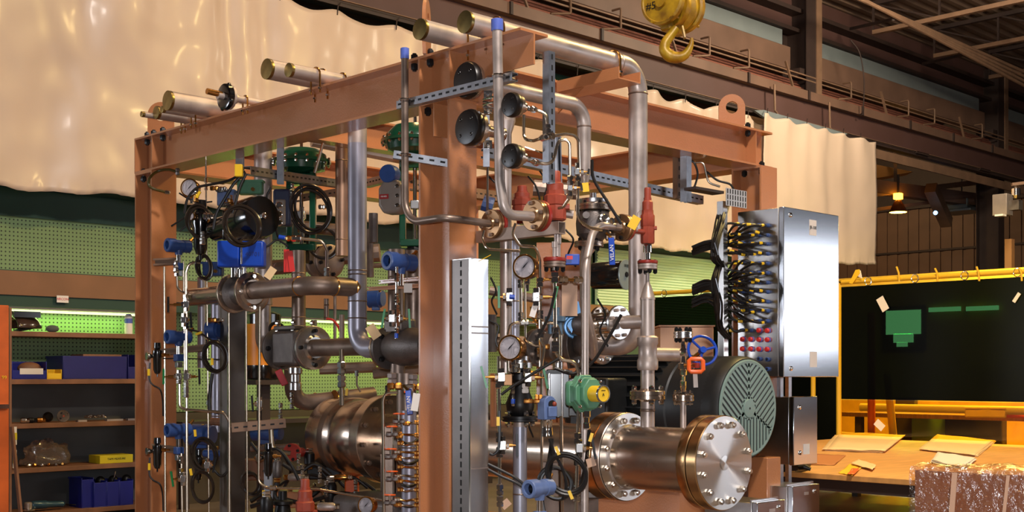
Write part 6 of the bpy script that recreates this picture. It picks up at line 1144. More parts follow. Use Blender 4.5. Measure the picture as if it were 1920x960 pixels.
# square valve with L2
c = V((5.0, 7.35, 1.68)); sv = T('control_valve', 'square bodied dark control valve left of the big elbow', 'valve', c-AZ*.2); part('body', MB().box(c, .22, .30, .26), CAST, sv, bev=.03); part('bonnet_plate', MB().box(c+AZ*.145, .20, .26, .03), CAST, sv, bev=.006)
for dx in (-.08, .08):
    for dy in (-.10, .10): bolt(sv, c+V((dx, dy, .15)), AZ, .020, .03, CHROME)
flange(sv, c-AY*.19, AY, .155, .022, 4, .018, CAST, BLACKM, pair=False, ph=.5); flange(sv, c+AY*.19, AY, .155, .022, 4, .018, CAST, BLACKM, pair=False, ph=.5); part('bottom_plug', MB().lathe([(.05, -.14), (.05, -.18), (.035, -.19), (.035, -.24), (.045, -.25), (.045, -.30)], c, AZ, 20), BRUSH, sv)
l2_ = T('pipe', 'horizontal pipe running from the square valve toward the big elbow', 'pipe', c-AY*.5); flange(l2_, c-AY*.225, AY, .155, .022, 4, .016, BRUSH, BLACKM, pair=False, hub=.058, ph=.5); part('pipe', MB().cyl(c-AY*.24, c-AY*1.1, .061, n=32), STEELD, l2_)
le = T('bent_pipe', 'pipe coming down behind the stainless tray and elbowing into the square valve', 'pipe', c+AY*.3); part('pipe', MB().tube([c+AY*.20, c+AY*.42, c+AY*.42+AZ*.6], .058, .15, 28, 12), STEEL, le)
# lower pipe
lp_ = T('bent_pipe', 'dark pipe elbowing under the square valve and running right above the vessel bell', 'pipe', pt(560, 760, 'D', 9.2)); part('pipe', MB().tube([pt(548, 690, 'D', 9.1), pt(550, 758, 'D', 9.2), pt(700, 740, 'D', 9.6)], .062, .17, 28, 12), STEELD, lp_)
for p in ((592, 752), (628, 747)): part('weld_bead', MB().lathe([(.062, -.006), (.066, 0), (.062, .006)], pt(*p, 'D', 9.33), pt(700, 740, 'D', 9.6)-pt(550, 758, 'D', 9.2), 28), BRASS, lp_)
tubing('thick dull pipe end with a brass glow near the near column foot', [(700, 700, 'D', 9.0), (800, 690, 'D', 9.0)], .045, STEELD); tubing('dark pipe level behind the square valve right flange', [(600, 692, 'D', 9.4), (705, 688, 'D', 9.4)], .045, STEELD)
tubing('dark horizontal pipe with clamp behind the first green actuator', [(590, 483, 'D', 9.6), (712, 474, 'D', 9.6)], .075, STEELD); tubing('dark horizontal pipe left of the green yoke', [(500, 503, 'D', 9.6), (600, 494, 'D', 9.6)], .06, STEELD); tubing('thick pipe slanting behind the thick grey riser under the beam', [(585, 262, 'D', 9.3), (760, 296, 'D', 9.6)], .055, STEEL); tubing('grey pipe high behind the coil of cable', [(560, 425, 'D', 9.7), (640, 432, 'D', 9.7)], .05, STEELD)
flg = T('bolted_flange', 'dark bolted flange on the pipe behind the red hanging tag', 'flange', pt(600, 490, 'D', 9.5)); flange(flg, pt(598, 490, 'D', 9.5), AY, .13, .02, 4, .016, STEELD, BLACKM); flange(flg, pt(617, 490, 'D', 9.4), AY, .13, .02, 4, .016, STEELD, BLACKM)
# actuators
def actuator(lab, px, D_, ytop, ybot, R, yoke):
    z = lambda py: CZ+(HY-py)*D_/F; c = pt(px, 700, 'D', D_); t = T('valve_actuator', lab, 'actuator', (c.x, c.y, z(yoke))); zm = z(ytop)*.45+z(ybot)*.55
    part('diaphragm_case', MB().lathe([(.04, z(ybot)-.02), (R*.55, z(ybot)), (R*.80, zm-.06), (R*.86, zm-.012), (R, zm-.010), (R, zm+.010), (R*.88, zm+.012), (R*.84, zm+.05), (R*.6, z(ytop)), (R*.12, z(ytop)+.012)], (c.x, c.y, 0), AZ, 48), GREEND, t)
    for k in range(16): a = 2*math.pi*k/16; bolt(t, (c.x+R*.94*math.cos(a), c.y+R*.94*math.sin(a), zm), AZ, .011, .02, CHROME)
    part('lifting_stem', MB().cyl((c.x, c.y, z(ytop)), (c.x, c.y, z(ytop)+.07), .012), CHROME, t)
    yk = MB(); w = .085
    for s in (-1, 1): yk.box(V((c.x, c.y, (z(ybot)+z(yoke))/2))+RT*w*s, .045, .06, z(ybot)-z(yoke), M3)
    yk.box((c.x, c.y, z(yoke)+.02), .2, .12, .05, M3); yk.box((c.x, c.y, z(ybot)-.06), .2, .12, .08, M3); part('yoke', yk, GREEND, t, bev=.008); part('stem', MB().cyl((c.x, c.y, z(yoke)), (c.x, c.y, z(ybot)), .014), CHROME, t); part('stem_connector', MB().box((c.x, c.y, (z(ybot)+z(yoke))/2-.03), .06, .05, .06, M3), BRUSH, t, bev=.005)
    part('yoke_nut', MB().lathe([(.055, z(yoke)-.09), (.06, z(yoke)-.08), (.06, z(yoke)-.02), (.05, z(yoke))], (c.x, c.y, 0), AZ, 8), BLACKM, t); return t
actuator('green diaphragm actuator under the left beam, left one', 565, 8.9, 281, 322, .215, 470); actuator('green diaphragm actuator half hidden by the near column', 778, 8.4, 237, 290, .235, 462)
pos = T('valve_positioner', 'dark blue positioner with silver gauges on the left green actuator', 'positioner', pt(533, 420, 'D', 8.6)); part('housing', MB().box(pt(531, 390, 'D', 8.55), .13, .1, .26, M3), mat('positioner_blue', (42, 48, 72), 0, .35), pos, bev=.02)
part('side_panel', MB().box(pt(526, 398, 'D', 8.47), .07, .02, .18, M3), GREYBOX, pos, bev=.01)
for y in (385, 402, 418): part('gauge', MB().lathe([(.022, 0), (.024, .01), (.018, .016), (.001, .016)], pt(524, y, 'D', 8.44), -FW, 20), CHROME, pos)
part('rod', MB().cyl(pt(567, 388, 'D', 8.3), pt(567, 444, 'D', 8.3), .012), CHROME, pos)
pr2 = T('junction_box', 'brownish grey octagonal box with a red label beside the left blue capped pipe', 'box', pt(733, 370, 'D', 7.6)); c = pt(731, 368, 'D', 7.6); nn = (-RT*.35-FW).normalized(); uu = nn.cross(AZ).normalized()
part('housing', MB().ext([c+uu*a*.085+AZ*b*.105 for a, b in ((-1, -.5), (-.6, -1), (.6, -1), (1, -.5), (1, .5), (.6, 1), (-.6, 1), (-1, .5))], -nn*.12), GREYBOX, pr2, bev=.02); part('red_label', MB().box(c+nn*.001+uu*.04, .062, .03, .001, Matrix((uu, AZ, nn)).transposed()), mat('label_red', (150, 30, 30), 0, .5), pr2); text(pr2, 'FISHER', c+nn*.0025+uu*.04, -uu, AZ, .014, WHITE)
for y in (.06, .0, -.06): part('screw', MB().lathe([(.014, 0), (.014, .012), (.008, .014)], c-uu*.055+AZ*y, nn, 6), CHROME, pr2)
part('blue_cap', MB().lathe([(.055, 0), (.06, .02), (.06, .07)], pt(726, 325, 'D', 7.6), -nn, 24), BLUET, pr2)
# black actuator and blue box
ba = T('rotary_actuator', 'large black cylindrical actuator above the bright blue box', 'actuator', pt(455, 452, 'D', 8.25)); a_, b_ = pt(404, 432, 'D', 8.55), pt(492, 405, 'D', 8.15); ad = (b_-a_).normalized(); L = (b_-a_).length
part('cylinder', MB().lathe([(.05, -.02), (.075, 0), (.08, .02), (.08, L*.45), (.13, L*.5), (.145, L*.55), (.145, L*.93), (.135, L), (.02, L+.006)], a_, ad, 44), BLACKP, ba); part('end_nut', MB().lathe([(.022, L), (.022, L+.025), (.01, L+.03)], a_, ad, 6), CHROME, ba)
part('centre_block', MB().box(pt(440, 425, 'D', 8.35), .14, .14, .2, M3), BLACKP, ba, bev=.01); part('mounting_stem', MB().cyl(pt(440, 440, 'D', 8.35), pt(440, 520, 'D', 8.35), .03), CHROME, ba)
lb = T('limit_box', 'bright blue box with a centre seam hanging under the black actuator', 'box', pt(453, 502, 'D', 8.05)); part('left_half', MB().box(pt(431, 477, 'D', 8.1), .150, .10, .175, M3), BLUEB, lb, bev=.012); part('right_half', MB().box(pt(475, 477, 'D', 8.1), .155, .10, .170, M3), BLUEB, lb, bev=.012); part('seam_bolt', MB().cyl(pt(453, 452, 'D', 8.04), pt(453, 495, 'D', 8.04), .006), CHROME, lb); text(lb, '40701', pt(477, 478, 'D', 8.1)-FW*.0515, RT, AZ, .04, mat('marker_ink', (20, 40, 110), 0, .5))
for px, py, w, h, D_, m, l in ((470, 352, .18, .10, 8.8, GREENG, 'green cover box above the black actuator'), (425, 372, .12, .12, 8.7, BLUEG, 'grey blue solenoid block above the black actuator'), (400, 505, .14, .10, 8.9, BLUET, 'dark blue plate behind the coiled cable left of the blue box')):
    t = T('solenoid_box', l, 'box', pt(px, py, 'D', D_)); part('body', MB().box(pt(px, py, 'D', D_), w, .1, h, M3), m, t, bev=.012); part('lid', MB().box(pt(px, py-h*110, 'D', D_), w*1.1, .11, .015, M3), m, t); part('fitting', MB().lathe([(.012, 0), (.014, .01), (.014, .04)], pt(px+6, py+4, 'D', D_-.06), -FW, 8), BRASS, t)
# struts at left
strut('slotted_strut', 'long slotted channel crossing under the first green dome toward the thick riser', pt(463, 320, 'D', 8.0), pt(655, 348, 'D', 9.3), w=.055, face=-FW); strut('slotted_strut', 'slotted channel right of the thick riser leading to the octagonal box', pt(687, 345, 'D', 9.4), pt(745, 330, 'D', 8.9), w=.055, face=-FW)
strut('slotted_strut', 'underside slotted channel below the first long one', pt(560, 372, 'D', 8.9), pt(655, 356, 'D', 9.4), w=.05, face=-FW, m=DUST)
strut('slotted_strut', 'upright channel hanging from the left beam by the green dome', pt(526, 262, 'D', 8.3), pt(526, 345, 'D', 8.3), w=.04, up=FW, slots=False); strut('slotted_strut', 'upright channel under the left beam by the yellow clip', pt(450, 276, 'D', 8.7), pt(450, 335, 'D', 8.7), w=.05, up=FW, slots=False)
strut('slotted_strut', 'short bracket channel holding the tubes at the top blue transmitter', pt(289, 492, 'D', 9.0), pt(330, 490, 'D', 9.0), w=.05, slots=False, m=DUST); strut('slotted_strut', 'bracket channel under the middle blue transmitter on the left', pt(300, 661, 'D', 8.95), pt(390, 651, 'D', 8.95), w=.045, slots=False, m=DUST); strut('slotted_strut', 'bracket channel under the bottom blue transmitter on the left', pt(285, 838, 'D', 8.95), pt(345, 845, 'D', 8.95), w=.045, slots=False, m=DUST)
strut('slotted_strut', 'dark bracket channel crossing the dull stainless tray low down', pt(434, 802, 'D', 8.3), pt(535, 793, 'D', 8.4), w=.06, face=-FW, m=DUST); strut('slotted_strut', 'brown flat bar above the blue transmitter by the near column', pt(712, 529, 'D', 7.5), pt(786, 523, 'D', 7.3), w=.02, slots=False, m=PAINT); strut('slotted_strut', 'brown flat bar under the blue transmitter by the near column', pt(690, 542, 'D', 7.5), pt(786, 536, 'D', 7.3), w=.02, slots=False, m=PAINT)
strut('slotted_strut', 'upright channel carrying the low instruments left of the vessel bell', pt(503, 860, 'D', 8.6), pt(504, 985, 'D', 8.6), w=.05, up=FW, slots=False); solo('yellow_clip', 'yellow wire clip at the left end of the long slotted channel', 'clip', MB().box(pt(448, 320, 'D', 7.95), .05, .04, .08, M3), YELLOW, bev=.004)
strut('slotted_strut', 'cross channel beneath the beam behind the far left tubes', pt(338, 329, 'D', 9.6), pt(420, 342, 'D', 9.9), w=.03, slots=False, m=DUST)
# tubes on the left
def LT_(lab, P, r=.008, D_=8.75, bend=.05, **k): return tubing(lab, [(x, y, 'D', D_) for x, y in P], r, bend=bend, nuts=[(a, b, 'D', D_) for a, b in k.get('nuts', ())])
LT_('leftmost thin tube running the full height in front of the far column', [(304, 510), (306, 495), (318, 480)] and [(308, 500), (310, 985)], .008, 8.95); LT_('tube arching from the top blue transmitter down in front of the pipe end', [(376, 493), (355, 492), (349, 510), (351, 985)], .010, 8.7, nuts=[(351, 560), (352, 610), (353, 724), (353, 738)])
LT_('thin tube between the two left of the arching one', [(344, 490), (346, 720)], .006, 8.8, nuts=[(345, 600)]); LT_('short tube J from the top blue transmitter', [(331, 500), (333, 540), (342, 548), (352, 548)], .008, 8.75, nuts=[(331, 512)])
LT_('tube stepping right below the middle blue transmitter and down the stainless tray edge', [(336, 700), (337, 764), (350, 768), (420, 773), (430, 790), (430, 985)], .010, 8.6, nuts=[(336, 712)]); LT_('thin bright tube right edge of the dull stainless tray', [(461, 575), (464, 985)], .007, 8.4); LT_('thin bright tube left edge of the dull stainless tray', [(429, 575), (430, 800)], .006, 8.55)
LT_('long thin tube turning right along the bottom in front of the vessel bell', [(487, 575), (485, 905), (500, 914), (600, 918), (800, 952)], .008, 8.1, nuts=[(512, 914)]); LT_('thin upright tube right of the coils on the left', [(387, 420), (392, 985)], .006, 8.9, nuts=[(389, 640), (390, 755)])
LT_('tube pair below the bottom blue transmitter, left one', [(340, 850), (342, 985)], .009, 8.7, nuts=[(340, 862), (341, 885)]); LT_('tube pair below the bottom blue transmitter, right one', [(349, 870), (350, 985)], .006, 8.72); LT_('thin drop rod under the left beam by the small gauge', [(386, 298), (387, 470)], .006, 8.75, nuts=[(386, 338), (387, 352)])
LT_('tube with a right angle rising beside the manifold', [(745, 736), (722, 737), (718, 752), (720, 985)], .009, 6.95, .06); LT_('brown tube elbow with blue capped valve over the horizontal branch', [(534, 447), (560, 447), (605, 452), (613, 470), (613, 512)], .010, 7.9, .05, nuts=[(613, 510), (556, 447)])
LT_('tube elbow with small flange low on the left of the bell', [(508, 805), (510, 845), (545, 850)], .018, 8.7, .06); LT_('bright vertical rod stack beneath the horizontal pipe', [(640, 655), (641, 760)], .014, 8.0, nuts=[(640, 690), (640, 715)]); LT_('small hooked tube in front of the green pegboard', [(669, 700), (669, 722), (676, 735)], .007, 8.4, nuts=[(669, 700)])
LT_('slim rod slanting off the first green dome', [(606, 268), (590, 324)], .010, 8.3); LT_('thin bright rod hanging from the capped flange bracket beside the near column', [(914, 292), (914, 400)], .007, 6.75)
for px, y0, y1, l in ((311, 480, 510, 'a'),): pass
LOOPC = solo('cable', 'black cable with a yellow end looping out from the far column top', 'cable', MB().cable([pt(332, 322, 'D', 9.0), pt(316, 318, 'D', 9.0), pt(296, 321, 'D', 9.0), pt(281, 333, 'D', 8.95), pt(279, 346, 'D', 8.95), pt(288, 354, 'D', 8.95), pt(310, 360, 'D', 9.0)], .010), mat('olive_cable', (74, 62, 20), 0, .35))
part('metal_tip', MB().lathe([(.010, 0), (.014, .004), (.014, .035), (.008, .04)], pt(309, 360, 'D', 9.0), RT-AZ*.1, 8), CHROME, LOOPC); hexs = T('fitting', 'small bolt fitting where the looping cable meets the left beam', 'fitting', pt(333, 322, 'D', 9.0)); hexfit(hexs, pt(333, 322, 'D', 8.98), AZ, .016, .05, CAST)
gauge('small dark rimmed gauge under the far end of the left beam', pt(355, 352, 'D', 8.6), (-.80, -.60, 0), .062, .07, .05, BLACKP if False else BRASS); gauge('tiny gauge on the black regulator with coiled cable, upper left', pt(357, 405, 'D', 8.5), (-.8, -.6, 0), .030, .04, 0); gauge('silver gauge at the bottom in front of the vessel saddle', pt(686, 948, 'D', 7.3), (-.92, -.38, .02), .052, .06, .05)
# regulators
def regulator(lab, px, py, D_, s=1.0, gz=True):
    c = pt(px, py, 'D', D_); t = T('filter_regulator', lab, 'regulator', c); part('body', MB().lathe([(.014*s, .10*s), (.024*s, .098*s), (.026*s, .06*s), (.018*s, .055*s), (.034*s, .04*s), (.036*s, -.0*s), (.030*s, -.02*s), (.028*s, -.10*s), (.018*s, -.125*s), (.006*s, -.13*s), (.006*s, -.15*s)], c, AZ, 20), BLACKP, t)
    if gz: g = part('gauge', MB().lathe([(.012*s, .0), (.026*s, .03*s), (.028*s, .045*s), (.001, .046*s)], c-RT*.035*s+FW*.0, -RT*.8-FW*.6, 24), CHROME, t)
    part('outlet_fitting', MB().lathe([(.010*s, .03*s), (.014*s, .032*s), (.014*s, .06*s), (.008*s, .062*s), (.008*s, .09*s)], c+AZ*.01, RT, 8), BRASS, t); return t
for c, l in (((295, 668, 8.85), 'black filter regulator with a small gauge, upper one on the far column'), ((295, 846, 8.85), 'black filter regulator with a small gauge, lower one on the far column'), ((503, 858, 8.4), 'black filter regulator among the low instruments left of the bell')): regulator(l, *c)
regulator('dark round regulator with coiled cable under the small gauge', 376, 420, 8.6, 1.7, False); regulator('black filter regulator between the lower coils on the left', 372, 868, 9.0, 1.0, False)
for y, l in ((690, 'upper'), (868, 'lower')): solo('cable', 'thin black cable with a yellow mark dropping from the %s filter regulator' % l, 'cable', MB().cable([pt(281, y-10, 'D', 8.85), pt(280, y+20, 'D', 8.85), pt(287, y+32, 'D', 8.85), pt(300, y+40, 'D', 8.85), pt(305, y+60, 'D', 8.88), pt(306, y+90, 'D', 8.88)], .006), BLACKR)
for c, l, s_ in (((335, 461, 8.8), 'blue transmitter highest of the three in front of the far column', 1.05), ((335, 632, 8.8), 'blue transmitter in the middle of the three in front of the far column', 1.05), ((335, 806, 8.8), 'blue transmitter lowest of the three in front of the far column', 1.05), ((751, 491, 7.1), 'large blue transmitter just left of the near column', 1.15)): transmitter(l, pt(*c[:2], 'D', c[2]), -RT*.72-FW*.70, s_, foot=c[0] < 700)
for c, w, h, l in (((402, 618, 8.95), .10, .14, 'small blue transmitter block beside the grey upright pipe'), ((375, 815, 9.1), .22, .16, 'blue instrument body right of the lowest transmitter'), ((500, 812, 9.2), .24, .12, 'blue instrument body behind the dark bracket channel'), ((705, 560, 8.6), .11, .13, 'dark blue round cap right of the thick riser'), ((400, 850, 9.2), .16, .06, 'blue tray plate among the lower coils')):
    t = T('instrument', l, 'instrument', pt(*c[:2], 'D', c[2])); part('body', MB().lathe([(h*.4, -w/2), (h*.5, -w*.45), (h*.5, w*.3), (h*.42, w*.33), (h*.42, w/2)], pt(*c[:2], 'D', c[2]), RT-FW*.3, 24), BLUET, t); part('base', MB().box(pt(c[0], c[1]+h*120, 'D', c[2]), w*.5, .05, .05, M3), BLUET, t, bev=.005); part('fitting', MB().lathe([(.012, 0), (.014, .01), (.014, .04)], pt(c[0]+6, c[1]-h*60, 'D', c[2]-.03), AZ, 8), BRASS, t)
# coils of cable
for (px, py, D_, R_, n, r, sq, l) in ((452, 424, 7.95, .130, 2, .010, .92, 'big double loop of black cable hanging in front of the black actuator'), (374, 415, 8.5, .115, 3, .008, .8, 'coil of cable round the dark regulator, upper left'), (384, 500, 8.7, .085, 3, .008, .6, 'narrow coil of cable left of the bright blue box'), (580, 390, 8.2, .155, 2, .010, .85, 'large loop of black cable round the left green yoke'), (401, 670, 8.7, .110, 3, .009, .75, 'coil of black cable beside the grey upright pipe'), (383, 850, 8.8, .115, 2, .009, .8, 'upper of the two low coils of cable on the left'), (382, 915, 8.85, .115, 2, .009, .7, 'lower of the two low coils of cable on the left'), (600, 455, 9.0, .12, 1, .009, 1., 'thin loop of cable behind the horizontal branch'), (520, 620, 9.0, .06, 2, .006, 1., 'small loop of cable at the square valve'), (470, 905, 8.6, .08, 2, .008, .8, 'loose coil of cable right of the dull tray near the bottom')):
    coil(l, pt(px, py, 'D', D_), R_, -FW, n, r, sq=sq, m=mat('brown_black_cable', (40, 30, 22), 0, .3, coat=.2))
def cab(lab, P, D_, r=.007, m=None): return solo('cable', lab, 'cable', MB().cable([pt(x, y, 'D', D_) for x, y in P], r), m or BLACKR)
cab('black cable drooping from the yellow clip to the small gauge', [(460, 322), (430, 338), (400, 345), (370, 352), (352, 372), (346, 400)], 8.2, .009); cab('black cable falling from the yellow clip past the black actuator', [(458, 324), (438, 345), (420, 375), (406, 400), (400, 430)], 8.15, .010); cab('second black cable falling from the yellow clip', [(462, 325), (450, 350), (442, 380), (436, 400)], 7.95, .009)
cab('twin cables dropping from the coil beside the grey upright pipe', [(398, 700), (394, 730), (392, 752), (394, 775)], 8.75, .013); cab('cable from the middle blue transmitter to the coil', [(352, 618), (372, 622), (390, 634), (408, 645)], 8.7); cab('thin black line from the upper filter regulator to the coil', [(305, 672), (340, 672), (380, 673), (412, 674)], 8.8, .004); cab('red cable arching over the small flanges behind the riser', [(612, 598), (624, 600), (634, 612), (638, 622)], 8.6, .008, RED)
cab('black cable from the lower coils to the tray', [(400, 880), (415, 893), (428, 880), (428, 860)], 8.8, .010); cab('black cable looping low left of the bell', [(500, 930), (540, 900), (580, 890), (620, 900)], 9.0, .010); cab('thick black hose along the bottom behind the relief valve', [(470, 950), (520, 935), (570, 942), (640, 925), (700, 940)], 8.8, .016); cab('orange cable behind the second green dome', [(690, 285), (715, 292), (745, 296), (770, 300)], 9.7, .02, mat('orange_cable', (190, 70, 30), 0, .5))
for px, py, a, D_ in ((435, 0, 0, 0),): pass
for px, py, a, D_ in ((372, 365, .5, 8.15), (373, 625, 1.2, 8.6), (398, 678, 0, 8.55), (279, 698, 0, 8.75), (280, 875, 0, 8.75), (366, 812, -.1, 8.6), (358, 885, -.2, 8.6), (494, 926, 0, 8.4), (650, 735, .1, 8.0)): solo('cable_marker', 'yellow marker sleeve on a black cable, left side of the skid', 'marker', MB().box(pt(px, py, 'D', D_), .016, .014, .048, M3 @ Matrix.Rotation(a, 3, 'Y')), YELLOW, 'yellow markers left side')
# needle valves on the left
for c, s_, h, l, L in (((350, 571, 8.6), -1, BLACKM, 'needle valve with a black handle under the top blue transmitter', .13), ((336, 706, 8.6), -1, GREENH, 'needle valve with a slanted green handle under the middle blue transmitter', .11), ((350, 706, 8.62), 1, BLACKM, 'needle valve with a blue collar and black handle next to the green one', .09), ((344, 898, 8.6), -1, GREENH, 'needle valve with an upright green handle under the lowest blue transmitter', .08), ((735, 597, 7.0), -1, GREENH, 'needle valve with a slanted green handle left of the near column, left one', .05), ((745, 597, 7.02), 1, GREENH, 'needle valve with a slanted green handle left of the near column, right one', .07), ((345, 600, 8.65), 1, BLACKM, 'needle valve with a short black handle above the middle blue transmitter', .05), ((487, 757, 8.3), -1, BLACKM, 'small needle valve with a black tee handle above the bracket channel', .05), ((389, 872, 8.7), 1, BLACKM, 'small needle valve among the lower coils', .05)):
    nvalve(l, pt(*c[:2], 'D', c[2]), RT, h, s_, L, 1.25, .11)
stk = T('fitting_stack', 'bright stack of fittings under the large blue transmitter', 'fitting', pt(743, 620, 'D', 7.0))
for y, r, L in ((520, .016, .05), (555, .014, .03), (563, .018, .03), (578, .015, .04), (588, .017, .03), (600, .016, .04), (620, .013, .03)): hexfit(stk, pt(744, y, 'D', 7.0), AZ, r, L)
part('rod', MB().cyl(pt(744, 500, 'D', 7.0), pt(743, 635, 'D', 7.0), .008), CHROME, stk); part('blue_tip', MB().cyl(pt(743, 625, 'D', 7.0), pt(743, 634, 'D', 7.0), .011), BLUEB, stk)
tagcard('white tag hanging between the two brown bars', pt(765, 540, 'D', 7.2), .05, .055, WHITE, 0); tagcard('white tag beside the lower blue lever', pt(779, 754, 'D', 6.8), .04, .10, WHITE, -.15); lever('blue lever handle with white VELAN lettering over the manifold', [pt(765, 732, 'D', 6.85), pt(769, 777, 'D', 6.85)], .032, 'VELAN')
tagcard('cream tag hanging from the thick elbow', pt(700, 622, 'D', 7.5), .06, .09, PAPER, .6); tagcard('cream tag beside the right flange under the blue box', pt(507, 512, 'D', 7.9), .05, .08, PAPER, -.6)
rt = T('red_tag', 'bundle of bright red hanging tags in front of the green yoke', 'tag', pt(541, 490, 'D', 8.0))
for i, (dx, a) in enumerate(((0, 0), (5, .06), (9, -.12))): part('tag_strip', MB().box(pt(537+dx, 489+i, 'D', 8.0-.01*i), .035, .004, .15-.01*i, M3 @ Matrix.Rotation(a, 3, 'Y')), RED, rt)
part('red_lever', MB().bar(pt(521, 694, 'D', 8.6), pt(535, 722, 'D', 8.6), .05, .02, FW), mat('dull_red', (166, 44, 50), 0, .5), sv, 'dull red lever', bev=.006)
for (px, py, l) in ((514, 443, 'small blue capped valve at the left end of the brown tube'), ): t = T('cap', l, 'cap', pt(px, py, 'D', 7.9)); part('blue_tip', MB().cyl(pt(523, 444, 'D', 7.9), pt(535, 446, 'D', 7.9), .014), BLUEB, t); hexfit(t, pt(545, 447, 'D', 7.9), RT, .018, .05, BRASS)
# manifold with orange handles
mf = T('pipe_header', 'vertical header plate behind the rows of orange handled valves', 'header', pt(745, 960, 'D', 7.15)); part('plate', MB().bar(pt(728, 985, 'D', 7.2), pt(728, 800, 'D', 7.2), .05, .012, FW), STEELD, mf); part('side_rail', MB().cyl(pt(783, 985, 'D', 7.1), pt(783, 790, 'D', 7.1), .008), BRASS, mf)
hl = ['topmost small valve with an orange handle over the manifold', 'second small valve with an orange handle from the top', 'third small valve with an orange handle from the top', 'fourth small valve with an orange handle from the top', 'lowest small valve with an orange handle']
for i, (hx_, y) in enumerate(((748, 776), (735, 800), (733, 842), (735, 884), (731, 928))):
    t = T('manifold_valve', hl[i], 'valve', pt(hx_, y+12, 'D', 6.95)); part('handle', MB().lathe([(.025, -.005), (.034, -.003), (.034, .003), (.025, .005)], pt(hx_, y, 'D', 6.95), AZ+FW*.1, 16), ORANGE, t, 'orange oval handle')
    part('stem', MB().cyl(pt(hx_, y, 'D', 6.95), pt(hx_, y+14, 'D', 6.95), .008), CHROME, t); hexfit(t, pt(hx_, y+14, 'D', 6.95), RT, .014, .07, CAST); hexfit(t, pt(hx_+14, y+18, 'D', 6.95), RT, .012, .04, BRASS)
k = 0
for y in (793, 815, 832, 848, 858, 876, 893, 903, 919, 937, 948):
    P = [pt(745+3*(k % 3), y-1, 'D', 6.97), pt(760, y+random.uniform(-2, 3), 'D', 6.97), pt(772, y, 'D', 6.95), pt(785, y-1+2*(k % 2), 'D', 6.95)]
    t = T('instrument_tube', 'short brass coloured tube stepping out of the manifold to the column', 'tube', P[0], 'manifold outlet tubes'); part('tube', MB().cable(P, .006), BRASS if k % 2 else TUBE, t); hexfit(t, P[0], RT, .013, .035, BRASS if k % 3 else CHROME, 'union_nut'); hexfit(t, P[3]-RT*.01, RT, .012, .03, BRASS, 'union_nut'); k += 1
for i, y in enumerate((822, 860, 902, 940)): solo('hose_loop', 'dark hose curling round the vertical manifold pipe', 'hose', MB().cable([pt(748, y, 'D', 7.05), pt(757, y+8, 'D', 6.98), pt(772, y+9, 'D', 6.98), pt(784, y+2, 'D', 7.05)], .009), BLACKR, 'manifold hoses')
for px, py, l in ((735, 710, 'small flange set on the pipe above the manifold, left one'), (775, 712, 'brass fitting cluster above the manifold, right one')):
    t = T('fitting', l, 'fitting', pt(px, py, 'D', 7.3)); hexfit(t, pt(px, py, 'D', 7.3), AZ, .03, .07, STEEL); hexfit(t, pt(px+5, py+14, 'D', 7.2), RT, .02, .09, BRASS); hexfit(t, pt(px-8, py+22, 'D', 7.2), AZ, .018, .06, CHROME)
# low clutter left of the bell
rfl = T('bolted_flange', 'rusty red small flange left of the vessel bell', 'flange', pt(548, 848, 'D', 8.8)); flange(rfl, pt(548, 848, 'D', 8.8), AY*.6+AX*.8, .065, .014, 4, .012, REDR, BLACKM); part('stub', MB().cyl(pt(548, 848, 'D', 8.8), pt(566, 848, 'D', 8.9), .035), REDR, rfl)
psv('brown red relief valve at the bottom edge, lowest of all', pt(572, 985, 'D', 7.9), .30, 1.35)
lg = T('dark_valve', 'dark valve with grey cap at the bottom left of the relief valve', 'valve', pt(528, 985, 'D', 8.5)); part('body', MB().lathe([(.09, 0), (.09, .06), (.06, .08), (.05, .14), (.07, .15), (.07, .17), (.03, .18), (.03, .24)], pt(530, 985, 'D', 8.5), AZ, 24), BLACKM, lg); part('bolt_ring', MB().lathe([(.095, .05), (.095, .07), (.05, .07)], pt(530, 985, 'D', 8.5), AZ, 8), STEELD, lg)
for c, s_, m, l in (((610, 885, 9.2), (.25, .2, .10), BLACKM, 'dark machinery block under the vessel bell'), ((545, 935, 9.1), (.3, .2, .12), PAINT, 'brown block behind the lowest relief valve'), ((660, 905, 9.3), (.10, .1, .16), ORANGE, 'orange brown square valve top under the vessel'), ((640, 970, 9.0), (.4, .3, .14), BLACKM, 'dark block at the bottom edge right of the relief valve'), ((480, 880, 9.6), (.3, .2, .16), WOOD, 'brown bench block seen past the dull tray'), ((1330, 930, 9.5), (.3, .3, .1), PAINT, 'brown base block seen under the vessel end'), ((590, 925, 9.2), (.12, .1, .10), WOOD, 'small tan block by the relief valve'), ((1125, 925, 7.6), (.30, .2, .05), CAST, 'grey bracket plate under the vessel left flange')):
    t = T('machine_block', l, 'block', pt(*c[:2], 'D', c[2])); part('body', MB().box(pt(*c[:2], 'D', c[2]), *s_, M3), m, t, bev=.01); bolt(t, pt(c[0], c[1]-s_[2]*100, 'D', c[2]-.02), AZ, .016, .02, CHROME)
for i, (px, py) in enumerate(((547, 740), (526, 760), (560, 855), (612, 905), (667, 903), (504, 900), (567, 875), (600, 880))): t = T('fitting', ['bright fitting under the square valve', 'chrome fitting stack left of the lower elbow', 'chrome fitting by the rusty red flange', 'chrome fitting with a blue collar by the relief valve', 'chrome fitting under the vessel saddle', 'white capped fitting on the low upright channel', 'small chrome elbow above the relief valve', 'chrome union below the vessel bell'][i], 'fitting', pt(px, py, 'D', 8.6)); [hexfit(t, pt(px, py+j*11, 'D', 8.6), AZ, .016-.003*(j % 2), .035) for j in range(3)]
